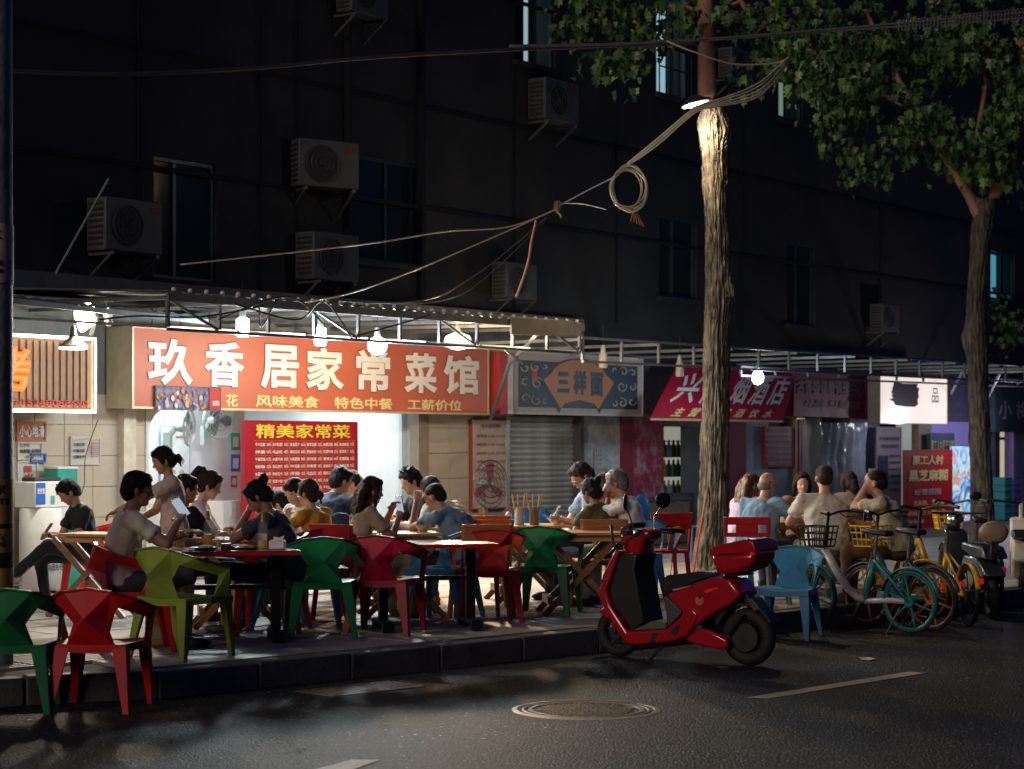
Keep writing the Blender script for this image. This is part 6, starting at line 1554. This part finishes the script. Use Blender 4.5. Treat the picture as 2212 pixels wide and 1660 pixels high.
person('woman in dark grey shirt with pinned up hair bending over her drink', 541, 1042, 15.35, 80, C_['dgrey'], C_['black'], lean=17, hp=36, hair='bun', female=True, fat=1.08, smin=1.0, seat_h=.46, L=(-.02, .30, .92), Rr=(.14, .42, .76), shorts=True, skin=SKIND, vox=.0085, smax=1.2, polesL=(-.7, .2, -.9))
person('diner in mint shirt hunched forward behind the woman in dark grey', 588, 1066, 17.7, 75, C_['mint'], C_['jeans'], lean=48, hp=40, fat=1.1, L=(-.1, .55, .62))
p = person('girl with fringe in white top looking down at her phone', 630, 1042, 17.6, 140, C_['white'], C_['jeans'], lean=12, hp=24, hair='bangs', female=True, fat=.85, skin=SKINL, L=(-.05, .34, .74), Rr=(.05, .34, .74))
phone(p, 1, 'phone held by the girl with the fringe', (35, 0, 0))
person('woman in mustard yellow shirt with hair bun, seen from behind', 664, 1038, 16.7, 58, C_['mustard'], C_['black'], lean=14, hp=8, hair='lowbun', hm=HAIRB, female=True, glasses=True, fat=1.0, sleeve=.8, skin=SKINL, L=(-.1, .34, .92), vox=.0095)
person('broad man in navy shirt hunched over his food, back to the road', 742, 1010, 18.4, -30, C_['navy'], C_['jeans'], lean=26, hp=18, hyaw=-20, fat=1.35, L=(-.1, .45, .8), Rr=(.1, .45, .8), smax=1.2)
person('dark haired diner bowed behind the broad man in navy', 772, 1022, 19.4, -60, C_['navy'], C_['jeans'], lean=34, hp=40, fat=.95)
p = person('woman with long brown hair in sand coloured shirt holding a phone', 806, 1030, 16.7, -66, C_['tan'], C_['khaki'], lean=12, hp=10, hair='long', hm=HAIRB, female=True, fat=.92, skin=SKIND, L=(-.02, .34, .95), Rr=(.10, .36, .88), polesR=(.5, .4, -1), long_skirt=True, vox=.0095)
phone(p, 1, 'bright phone held by the long haired woman', (15, 0, 30), .07)
person('young man with spiky black hair in black shirt looking down', 880, 1013, 18.6, 112, C_['black'], C_['black'], lean=10, hp=22, hair='tousled', skin=SKINL, fat=.9, L=(-.08, .36, .74), Rr=(.08, .38, .76))
person('man in cream shirt bent behind the man in blue grey', 922, 1032, 18.2, 55, C_['cream'], C_['khaki'], lean=36, hp=26, hm=HAIRB, fat=1.15)
person('man in blue grey shirt resting his forehead on his hand', 930, 1045, 17.1, 64, C_['slate'], C_['dgrey'], lean=32, hp=26, hair='crop', hm=HAIR, fat=1.2, seat_h=.50, L=(-.08, .48, .98), Rr=(.2, .45, .72), polesL=(-.3, .3, -1), vox=.0095, smax=1.2)
p = person('man with glasses in pale blue polo shirt bowed over his phone', 1243, 1003, 18.6, 108, C_['polo'], C_['jeans'], lean=12, hp=36, glasses=True, hm=HAIRB, fat=1.0, L=(-.06, .36, .72), Rr=(.06, .38, .74))
phone(p, 1, 'phone held by the man in pale blue polo', (35, 0, 0))
person('woman in olive shirt with black bun, back to the road', 1272, 1034, 17.8, 48, C_['olive'], C_['black'], lean=22, hp=16, hair='bun', female=True, fat=1.15, skin=SKIND, L=(-.2, .36, .72), Rr=(.2, .34, .7), vox=.0095, smax=1.18)
person('grey haired man in white shirt lifting food to his mouth', 1326, 1015, 17.9, 72, C_['white'], C_['grey'], lean=16, hp=18, hm=HAIRG, fat=1.0, L=(-.04, .30, 1.02), Rr=(.04, .28, .98), polesL=(-.4, .2, -1), polesR=(.4, .2, -1), vox=.0095)
person('person in orange top mostly hidden behind the man in white', 1302, 1022, 19.2, 100, C_['orange'], C_['jeans'], lean=12, hp=16, hair='bangs', hm=HAIRB, female=True, fat=.95, L=(-.03, .30, .96))
person('woman in lilac shirt with reddish hair at the left of the right hand group', 1624, 1030, 19.8, -58, C_['lilac'], C_['jeans'], lean=14, hp=10, hair='long', hm=mat('hair_red', (.10, .03, .015), .4, bump=.4), female=True, fat=1.05, sleeve=.9)
person('bald man in blue grey shirt in the right hand group, back to the road', 1658, 1018, 18.9, -42, [C_['slate']], C_['jeans'], lean=14, hp=6, hyaw=-14, hair='bald', hm=HAIRG, fat=1.25, Rr=(.2, .5, .72), vox=.0095, smax=1.2)
person('woman in brown patterned top facing the road in the right hand group', 1733, 1026, 20.4, 170, C_['brown'], C_['black'], lean=10, hp=6, hyaw=12, hair='bob', female=True, fat=1.05, skin=SKINL, L=(-.12, .34, .78), Rr=(.1, .36, .80), vox=.0095)
person('balding man in white shirt with his back square to the road', 1780, 1003, 18.4, 4, C_['cream'], C_['khaki'], lean=10, hp=6, hair='crop', hm=HAIRB, fat=1.22, Rr=(.16, .44, .76), L=(-.18, .44, .74), vox=.0095, smax=1.2)
person('dark haired woman half hidden behind the man in white at the right', 1832, 1035, 20.2, 30, C_['brown'], C_['black'], lean=8, hp=6, hair='bob', hm=HAIRB, female=True, fat=1.0)
p = person('man in tan shirt drinking from a glass at the right', 1890, 1013, 18.2, 72, C_['tan'], C_['brown'], lean=20, hp=4, hair='crop', hm=HAIR, fat=1.15, L=(-.03, .27, 1.09), Rr=(.16, .44, .74), polesL=(-.3, .4, -1), vox=.0095, smax=1.2)
g_ = thing('raised_glass', 'glass raised to the lips of the man in tan', 'glass', p['hand'][-1] + V((0, 0, .03)), 0)
MB().lathe([(.025, -.05), (.032, .05), (.029, .05), (.022, -.045)], 14).build('glass', BGL, g_, smooth=True)
# motorcycle jacket hanging on the chair behind the woman in mustard
j_ = thing('draped_jacket', 'dark jacket draped over a chair back beside the long haired woman', 'jacket', gr(728, 1318, SW) + V((0, 0, 0)))
mb = MB(); mb.ell((0, 0, .66), (.20, .10, .20), None, 16, 10); mb.ell((.05, -.02, .50), (.17, .08, .14), None, 12, 8)
link(remesh(mb, .014, 2, .05, _tex), 'cloth', [C_['navy']], j_)
MB().bar((0, 0, 0), (0, 0, .6), .05).build('chair_post', WDD, j_)
# ================================================================== red scooter
SR = mat('scooter_red', (.40, .005, .012), .22, var=.04, coat=.8, spec=.6); SK = mat('scooter_black', (.012, .012, .014), .45, var=.1); SEATM = mat('scooter_seat', (.012, .012, .012), .35, bump=.1, bs=90)
TYRE = mat('tyre', (.012, .012, .012), .7, bump=.3, bs=60); RIMM = mat('rim_dark', (.06, .06, .06), .35, .6); CHR = mat('chrome', (.5, .48, .44), .2, .95); SMOKE = mat('smoke_plastic', (.06, .055, .035), .2, coat=.5)
fw_, rw_ = gr(1337, 1418), gr(1618, 1438)
dv = fw_ - rw_; syaw = math.atan2(dv.y, dv.x)
WB = dv.length
sc0 = thing('electric_scooter', 'glossy red electric scooter with a red top box on its kickstand', 'scooter', rw_, syaw)
# local: x forwards, z up; the near side (towards the camera) is +y
def q(X, Y):
    u = (1420 - X) / 1155.0
    gl = 1560 - 85 * u
    return (u * WB, (gl - Y) / (1199 - 50 * u))
def slab(name, pts, w_, m, y=0, bev=.018, parent=sc0, seg=3):
    P_ = [q(*p_) for p_ in pts]
    return MB().prism([(x, y - w_ / 2, z) for x, z in P_], (0, w_, 0)).build(name, m, parent, bev=bev, seg=seg)
def wheel(parent, x, r_, wd, m_t, m_r, spokes=5, z=None, sp_w=.03, y=0, hub=.05, rimw=None, nm='wheel', tube=None):
    z = r_ if z is None else z; k = 40
    w = bpy.data.objects.new(nm, None)
    tr = tube or wd / 2
    mb = MB(); cr = r_ - tr
    for i in range(k):
        pass
    vv = []; ns = 10
    for i in range(k):
        a = 2 * PI * i / k
        for j in range(ns):
            b = 2 * PI * j / ns; rr_ = cr + tr * math.cos(b); vv.append((x + rr_ * math.cos(a), y + wd / 2 * math.sin(b), z + rr_ * math.sin(a)))
    mb.add(vv, [(i * ns + j, i * ns + (j + 1) % ns, ((i + 1) % k) * ns + (j + 1) % ns, ((i + 1) % k) * ns + j) for i in range(k) for j in range(ns)])
    wo = mb.build(nm, m_t, parent, smooth=2)
    rr0 = cr - tr * .55; mb = MB(); vv = []
    for i in range(k):
        a = 2 * PI * i / k
        for (dr, dy) in ((0, -wd * .36), (-.012, -wd * .3), (-.012, wd * .3), (0, wd * .36)): vv.append((x + (rr0 + dr) * math.cos(a), y + dy, z + (rr0 + dr) * math.sin(a)))
    mb.add(vv, [(i * 4 + j, i * 4 + (j + 1) % 4, ((i + 1) % k) * 4 + (j + 1) % 4, ((i + 1) % k) * 4 + j) for i in range(k) for j in range(4)])
    mb.build('rim', m_r, wo, smooth=2)
    for s_ in range(spokes):
        a = 2 * PI * s_ / spokes + .3
        MB().bar((x + hub * .5 * math.cos(a), y, z + hub * .5 * math.sin(a)), (x + rr0 * math.cos(a), y, z + rr0 * math.sin(a)), sp_w, sp_w * .6, sp_w * .7, sp_w * .5, up=(0, 1, 0)).build('spoke', m_r, wo)
    MB().tube([(x, y - wd * .6, z), (x, y + wd * .6, z)], hub, 16).build('hub', m_r, wo, smooth=True)
    return wo
wheel(sc0, 0, .215, .11, TYRE, RIMM, 5, hub=.105, sp_w=.05)
wheel(sc0, WB, .190, .09, TYRE, RIMM, 5, hub=.05, sp_w=.03)
slab('frame_band', [(340, 520), (300, 580), (215, 745), (180, 920), (235, 1050), (330, 1210), (410, 1325), (480, 1358), (800, 1335), (960, 1290), (1010, 1230), (1080, 1090), (1010, 1022), (900, 1130), (790, 1222), (440, 1240), (290, 1010), (250, 880), (370, 545)], .34, SR, bev=.03)
slab('leg_shield', [(360, 560), (525, 560), (500, 700), (590, 1160), (480, 1240), (300, 1010), (262, 880)], .30, SK)
slab('foot_board', [(440, 1238), (575, 1185), (640, 1150), (780, 1160), (790, 1222)], .30, mat('mat_rubber', (.09, .10, .06), .6, bump=.3, bs=50))
slab('seat', [(775, 748), (900, 735), (1050, 715), (1190, 722), (1225, 745), (1010, 822), (860, 890), (745, 932), (728, 850), (740, 785)], .27, SEATM, bev=.035)
slab('rear_body', [(775, 915), (1010, 826), (1200, 765), (1340, 785), (1430, 915), (1340, 1010), (1190, 1080), (1000, 1230), (870, 1270), (800, 1300), (925, 1075), (850, 1000)], .30, SR, bev=.04)
slab('side_panel', [(752, 940), (775, 925), (920, 1072), (792, 1210), (775, 1100)], .28, mat('panel_grey', (.05, .06, .06), .5))
slab('under_cover', [(830, 1230), (1000, 1160), (1100, 1200), (960, 1330), (840, 1350)], .24, SK)
slab('swing_arm', [(950, 1290), (1060, 1215), (1150, 1230), (1300, 1310), (1310, 1380), (1260, 1400), (1120, 1380), (955, 1330)], .07, SR, y=.10, bev=.02)
slab('motor_strut', [(1000, 1340), (1400, 1330), (1440, 1370), (1400, 1400), (1060, 1400)], .05, SK, y=-.09)
# rear fender: arc above the wheel
pts = []
for i in range(13):
    a = R(20 + 130 * i / 12); pts.append((.255 * math.cos(a), .215 + .255 * math.sin(a)))
pts += [(.235 * math.cos(R(150 - 130 * i / 12)), .215 + .235 * math.sin(R(150 - 130 * i / 12))) for i in range(13)]
MB().prism([(x, -.075, z) for x, z in pts], (0, .15, 0)).build('rear_fender', SK, sc0)
slab('fender_stay', [(1400, 1090), (1440, 1090), (1310, 1280), (1270, 1270)], .04, SK, y=.09); slab('tail_stay', [(1330, 800), (1420, 900), (1480, 1010), (1440, 1060), (1380, 980)], .10, SK)
slab('number_plate', [(1450, 965), (1480, 950), (1560, 1050), (1500, 1070)], .16, mat('plate', (.05, .05, .05), .5), bev=.004)
slab('front_fender', [(95, 1080), (130, 1045), (205, 1015), (245, 1050), (205, 1140), (165, 1145), (150, 1100)], .10, SR, bev=.02)
MB().bar((q(300, 640)[0] - .02, 0, q(300, 640)[1]), (WB, 0, .19), .05).build('steering_tube', SK, sc0)
for s_ in (-.065, .065): MB().tube([(q(265, 1010)[0], s_, q(265, 1010)[1]), (WB, s_, .19)], .018, 8).build('fork_leg', RIMM, sc0)
slab('headlight_cover', [(330, 400), (420, 335), (545, 345), (620, 355), (600, 420), (540, 470), (530, 575), (470, 580), (385, 530), (345, 450)], .22, SR, bev=.03)
slab('dashboard', [(410, 345), (470, 335), (560, 350), (540, 385), (430, 385)], .30, SK)
zb_ = q(540, 380)[1]; xb_ = q(480, 380)[0]
for s_ in (-1, 1):
    MB().tube([(xb_, 0, zb_), (xb_ - .05, s_ * .20, zb_ + .02), (xb_ - .12, s_ * .30, zb_ + .01)], .013, 8).build('handlebar', SK, sc0)
    MB().tube([(xb_ - .09, s_ * .25, zb_ + .015), (xb_ - .16, s_ * .36, zb_ + .0)], .019, 10).build('grip', SK, sc0, smooth=True)
    MB().tube([(xb_ - .02, s_ * .2, zb_ + .0), (xb_ - .0, s_ * .30, zb_ - .01), (xb_ - .06, s_ * .38, zb_ - .02)], .007, 6).build('brake_lever', SK, sc0)
    mo = MB().tube([(xb_ - .02, s_ * .15, zb_ + .02), (xb_ - .0, s_ * .18, zb_ + .12), (xb_ - .02, s_ * .27, zb_ + .20)], .006, 6).build('mirror_arm', CHR, sc0)
    mb = MB().ell((xb_ - .02, s_ * .28, zb_ + .24), (.018, .075, .062), Matrix.Rotation(s_ * .4, 3, 'Z'), 18, 10); mb.build('mirror', SK, mo, smooth=2)
MB().tube([(xb_ + .0, .10, zb_ - .02), (xb_ + .16, .12, zb_ - .12), (xb_ + .20, .10, zb_ - .08), (xb_ + .22, .10, zb_ + .06)], .011, 6).build('crash_bar', SK, sc0, smooth=2)
slab('windscreen', [(345, 385), (360, 330), (440, 285), (450, 300), (400, 400)], .24, SMOKE, bev=.01)
MB().ell((q(560, 400)[0] + .0, .0, q(560, 440)[1]), (.03, .05, .03)).build('headlight', CHR, sc0, smooth=2)
slab('rack_rail', [(1008, 820), (1270, 735), (1290, 750), (1280, 765), (1015, 848)], .02, CHR, y=.12, bev=.006); slab('rack_rail', [(1008, 820), (1270, 735), (1290, 750), (1280, 765), (1015, 848)], .02, CHR, y=-.12, bev=.006)
slab('rack_plate', [(1200, 745), (1400, 740), (1400, 758), (1200, 765)], .24, SK, bev=.004)
# top box
tb_ = slab('top_box', [(1185, 566), (1570, 536), (1555, 620), (1505, 690), (1385, 738), (1235, 740), (1205, 660)], .36, SR, bev=.04)
l_ = slab('box_lid', [(1178, 572), (1182, 520), (1235, 486), (1490, 432), (1555, 456), (1576, 530), (1570, 548)], .37, SR, bev=.035)
l_.parent = sc0; slab('lid_panel', [(1260, 478), (1490, 425), (1545, 446), (1520, 458), (1270, 502)], .30, SMOKE, bev=.01)
slab('box_reflector', [(1530, 545), (1555, 545), (1555, 570), (1530, 570)], .385, mat('reflector', (.8, .02, .02), .2, emit=(1, .05, .05), es=.15), bev=.004)  # emits faintly in place of reflected light
slab('tail_light', [(1110, 880), (1240, 850), (1235, 870), (1130, 905)], .305, mat('tail_red', (.7, .02, .02), .15, emit=(1, .04, .04), es=.10), bev=.004)
for (X, Y, r_, m_) in ((1080, 970, .035, mat('emblem_orange', (.50, .12, .06), .4)), (1085, 935, .016, SK)):
    x, z = q(X, Y); mb = MB(); mb.lathe([(r_, 0), (r_, .004)], 18)
    for v in mb.v: v.x, v.y, v.z = v.x + x, .151 + v.z, v.y + z
    mb.build('emblem', m_, sc0)
x0_, z0_ = q(730, 1345); MB().tube([(x0_, .05, z0_), (x0_ - -.10, .16, .0)], .012, 8).tube([(x0_ + .10, .16, 0), (x0_ + .13, .15, .05)], .006, 6).build('kickstand', SK, sc0)
slab('floor_trim', [(680, 1250), (730, 1245), (690, 1335), (640, 1340)], .345, SK, bev=.004); slab('floor_trim', [(830, 1240), (900, 1180), (930, 1190), (880, 1280), (850, 1260)], .345, SK, bev=.004)
for k_, (a_, b_) in enumerate((((330, 470), (300, 640)), ((360, 480), (330, 660)), ((420, 470), (430, 620)))):
    p0, p1 = q(*a_), q(*b_); MB().tube([(p0[0], .12, p0[1]), (p0[0] + .06, .15, (p0[1] + p1[1]) / 2), (p1[0], .10, p1[1])], .005, 5).build('cable', SK, sc0, smooth=2)
sf_ = [(840, 870), (1010, 835), (1000, 845), (850, 885)]
slab('pinstripe', sf_, .305, mat('pinstripe', (.45, .30, .28), .3), bev=.001)
slab('shield_clip', [(215, 775), (272, 770), (268, 795), (210, 800)], .345, CHR, bev=.004)

# ================================================================== bicycles
def bike(label, fpx, rpx, colm, wheelm, tyrem=TYRE, basket=None, fender=None, r_=.275, lowm=None, name='shared_bicycle', seatm=SK, guard=True):
    fp_, rp_ = gr(*fpx), gr(*rpx); v_ = fp_ - rp_; L = v_.length; k = L / 1.02; yaw = math.atan2(v_.y, v_.x)
    t = thing(name, label, 'bicycle', rp_, yaw, 'rental bicycles parked in a row'); rr_ = r_
    lowm = lowm or colm
    wheel(t, 0, rr_, .045, tyrem, wheelm, 6, hub=.045, sp_w=.016); wheel(t, L, rr_, .045, tyrem, wheelm, 6, hub=.035, sp_w=.016)
    bb = (L * .44, 0, rr_ - .02); ht = (L * .86, 0, .70); sb_ = (L * .35, 0, .62)
    MB().tube([(ht[0], 0, ht[2]), (L * .74, 0, .52), (L * .62, 0, .36), (L * .52, 0, rr_ + .01), (bb[0], 0, rr_ - .01)], [.036, .036, .035, .034, .032], 12).build('down_tube', lowm, t, smooth=2)
    MB().tube([(bb[0], 0, bb[2]), (L * .22, .0, rr_), (0, .0, rr_)], [.030, .028, .024], 10).build('chain_case', lowm, t, smooth=2)
    MB().tube([bb, (L * .40, 0, .45), sb_], [.030, .028, .024], 10).build('seat_tube', colm, t, smooth=2)
    MB().tube([sb_, (L * .33, 0, .82)], .014, 8).build('seat_post', CHR, t)
    for s_ in (-.035, .035): MB().tube([(sb_[0], s_ * .4, sb_[2]), (L * .20, s_, .50), (0, s_ * 1.2, rr_)], .012, 8).build('seat_stay', colm, t, smooth=2)
    st_ = MB().prism([(L * .33 - .14, -.07, .83), (L * .33 - .14, .07, .83), (L * .33 + .0, .05, .84), (L * .33 + .15, .02, .85), (L * .33 + .15, -.02, .85), (L * .33, -.05, .84)], (0, 0, .05)).build('saddle', seatm, t, bev=.018)
    MB().tube([(ht[0], 0, ht[2]), (L * .84, 0, .88), (L * .82, 0, 1.0)], .017, 8).build('steering_post', SK, t)
    for s_ in (-.04, .04): MB().tube([(ht[0] + .01, s_ * .6, ht[2] - .04), (L * .93, s_, .50), (L, s_, rr_)], .013, 8).build('fork_leg', colm, t, smooth=2)
    for s_ in (-1, 1):
        hb = MB().tube([(L * .82, 0, 1.0), (L * .80, s_ * .14, 1.03), (L * .74, s_ * .24, 1.04), (L * .66, s_ * .27, 1.03)], .012, 8).build('handlebar', SK, t, smooth=2)
        MB().tube([(L * .735, s_ * .245, 1.04), (L * .64, s_ * .275, 1.03)], .018, 8).build('grip', SK, hb, smooth=True)
        MB().tube([(L * .80, s_ * .15, 1.02), (L * .77, s_ * .20, .98), (L * .68, s_ * .26, .99)], .005, 5).build('brake_lever', CHR, t)
    # fenders
    for (cx, a0, a1, mm) in ((0, 15, 165, fender or colm), (L, 40, 150, fender or colm)):
        vv = []; n = 14
        for i in range(n + 1):
            a = R(a0 + (a1 - a0) * i / n)
            for (dy, dr) in ((-.032, .015), (0, .03), (.032, .015)): vv.append((cx + (rr_ + dr) * math.cos(a), dy, rr_ + (rr_ + dr) * math.sin(a)))
        ob = MB().add(vv, [(i * 3 + j, i * 3 + j + 1, i * 3 + 4 + j, i * 3 + 3 + j) for i in range(n) for j in range(2)]).build('fender', mm, t, smooth=2)
        m_ = ob.modifiers.new('t', 'SOLIDIFY'); m_.thickness = .006
    MB().box(-.33, -.315, -.025, .025, .40, .45).build('rear_light', mat('reflector', (.8, .02, .02), .2, emit=(1, .05, .05), es=.15), t)
    if basket:
        bx_ = L * .93; mb = MB()
        for z, e in ((.72, .8), (.78, .86), (.84, .93), (.90, 1.0)):
            w2, l2 = .15 * e, .12 * e
            ring = [(bx_ - l2, -w2, z), (bx_ + l2, -w2, z), (bx_ + l2, w2, z), (bx_ - l2, w2, z)]
            for i in range(4): mb.bar(ring[i], ring[(i + 1) % 4], .010, .012)
        for i in range(5):
            f_ = -1 + i * .5
            for s_ in (-1, 1):
                mb.bar((bx_ + f_ * .096, s_ * .12, .72), (bx_ + f_ * .12, s_ * .15, .90), .009); mb.bar((bx_ + s_ * .096, f_ * .12, .72), (bx_ + s_ * .12, f_ * .15, .90), .009)
            mb.bar((bx_ + f_ * .096, -.12, .72), (bx_ + f_ * .096, .12, .72), .008)
        mb.build('basket', basket, t)
    MB().tube([(L * .44, -.07, rr_ - .02), (L * .44, .07, rr_ - .02)], .012, 8).build('crank_axle', CHR, t)
    for s_, an in ((1, -60), (-1, 120)):
        a = R(an); cx, cz = L * .44 + .15 * math.cos(a), rr_ - .02 + .15 * math.sin(a)
        cr_ = MB().bar((L * .44, s_ * .07, rr_ - .02), (cx, s_ * .08, cz), .02, .012, up=(0, 1, 0)).build('crank', RIMM, t)
        MB().box(cx - .05, cx + .05, s_ * .09 if s_ > 0 else s_ * .17, s_ * .17 if s_ > 0 else s_ * .09, cz - .012, cz + .012).build('pedal', SK, cr_)
    MB().tube([(.06, .06, rr_ - .05), (.0 + .14, .16, .0)], .009, 6).tube([(.06, -.06, rr_ - .05), (.16, -.14, .02)], .009, 6).build('stand', SK, t)
    return t
TEALB = mat('bike_teal', (.015, .20, .17), .35, var=.08); WHB = mat('bike_white', (.50, .42, .40), .35, var=.06, dirt=(.35, .28, .24), ds=5); YEB = mat('bike_yellow', (.62, .36, .01), .35, var=.08); ORB = mat('bike_orange', (.50, .16, .01), .35); DKB = mat('bike_grey', (.06, .065, .07), .4); YBK = mat('basket_yellow', (.62, .36, .01), .4)
bike('white and teal rental bicycle nearest the road', (1752, 1352), (1966, 1368), TEALB, TEALB, mat('teal_tyre', (.012, .07, .065), .5), basket=SK, lowm=WHB)
bike('grey rental bicycle with orange rims and a yellow basket behind the white and teal one', (1872, 1350), (2012, 1362), DKB, ORB, basket=YBK, fender=DKB)
bike('yellow framed rental bicycle without basket in the middle of the row', (1842, 1330), (2000, 1342), YEB, ORB)
bike('yellow rental bicycle with arched rear fender near the second tree', (1968, 1318), (2092, 1352), YEB, RIMM, fender=YEB)
bike('far bicycle behind, yellow basket before the second tree', (2042, 1282), (2150, 1318), DKB, RIMM, basket=YBK, fender=DKB)
# dark moped at the right end
mp_f, mp_r = gr(2055, 1300), gr(2142, 1336); v_ = mp_f - mp_r; mt = thing('dark_moped', 'dark moped with a tan padded backrest at the right end of the row', 'moped', mp_r, math.atan2(v_.y, v_.x)); L = v_.length; mt.scale = (.92,) * 3
wheel(mt, 0, .22, .09, TYRE, RIMM, 5, hub=.06, sp_w=.03); wheel(mt, L, .22, .08, TYRE, RIMM, 5, hub=.05, sp_w=.03)
MB().prism([(x * L, -.12, z) for x, z in ((-.1, .45), (.15, .62), (.45, .60), (.55, .36), (.8, .34), (.92, .80), (1.0, .84), (1.0, .6), (.86, .28), (.3, .25), (.1, .32))], (0, .24, 0)).build('body', mat('moped_body', (.03, .035, .03), .3, coat=.5), mt, bev=.03)
MB().prism([(x * L, -.13, z) for x, z in ((-.12, .62), (.0, .74), (.45, .74), (.5, .66), (.2, .60))], (0, .26, 0)).build('seat', SEATM, mt, bev=.03)
MB().ell((-.10, 0, .88), (.06, .15, .12), None, 16, 10).build('backrest', mat('tan_pad', (.30, .20, .13), .6), mt, smooth=2); MB().box(-.14, -.06, -.03, .03, .6, .8).build('backrest_post', SK, mt)
MB().tube([(L * .96, 0, .8), (L * .94, 0, 1.0)], .025, 8).build('steering_post', SK, mt); MB().tube([(L * .94 - .12, -.30, 1.02), (L * .94, 0, 1.0), (L * .94 - .12, .30, 1.02)], .014, 8).build('handlebar', SK, mt)
MB().ell((L * .98, 0, .93), (.09, .10, .10), None, 14, 10).build('headlight', CHR, mt, smooth=2)
for s_ in (-.05, .05): MB().tube([(L * .97, s_, .6), (L, s_, .22)], .016, 8).build('fork_leg', RIMM, mt)
mo = MB().tube([(L * .94, -.18, 1.0), (L * .96, -.22, 1.16)], .006).build('mirror_arm', SK, mt); MB().ell((L * .96, -.22, 1.2), (.015, .07, .05)).build('mirror', SK, mo, smooth=2)
# white moped tail cut by the right edge
wm_r = gr(2212, 1305); wm = thing('white_moped', 'pale moped cut off by the right edge of the view', 'moped', wm_r, math.atan2(v_.y, v_.x) - .2)
wheel(wm, .1, .22, .09, TYRE, RIMM, 5, hub=.06, sp_w=.03); wheel(wm, 1.15, .22, .08, TYRE, RIMM, 5, hub=.05, sp_w=.03)
WMB = mat('moped_white', (.5, .48, .42), .35, coat=.4)
MB().prism([(x, -.12, z) for x, z in ((-.05, .45), (.15, .66), (.55, .62), (.62, .32), (.95, .30), (1.05, .85), (1.13, .85), (1.10, .5), (.98, .24), (.3, .25))], (0, .24, 0)).build('body', WMB, wm, bev=.03)
MB().prism([(x, -.12, z) for x, z in ((-.02, .66), (.1, .76), (.55, .74), (.6, .66))], (0, .24, 0)).build('seat', SEATM, wm, bev=.03)
MB().tube([(1.08, 0, .8), (1.05, 0, 1.0)], .025).build('steering_post', WMB, wm); MB().tube([(.95, -.3, 1.03), (1.05, 0, 1.0), (.95, .3, 1.03)], .014).build('handlebar', SK, wm)
# drop builder leftovers
for me in [m for m in bpy.data.meshes if m.users == 0]: bpy.data.meshes.remove(me)
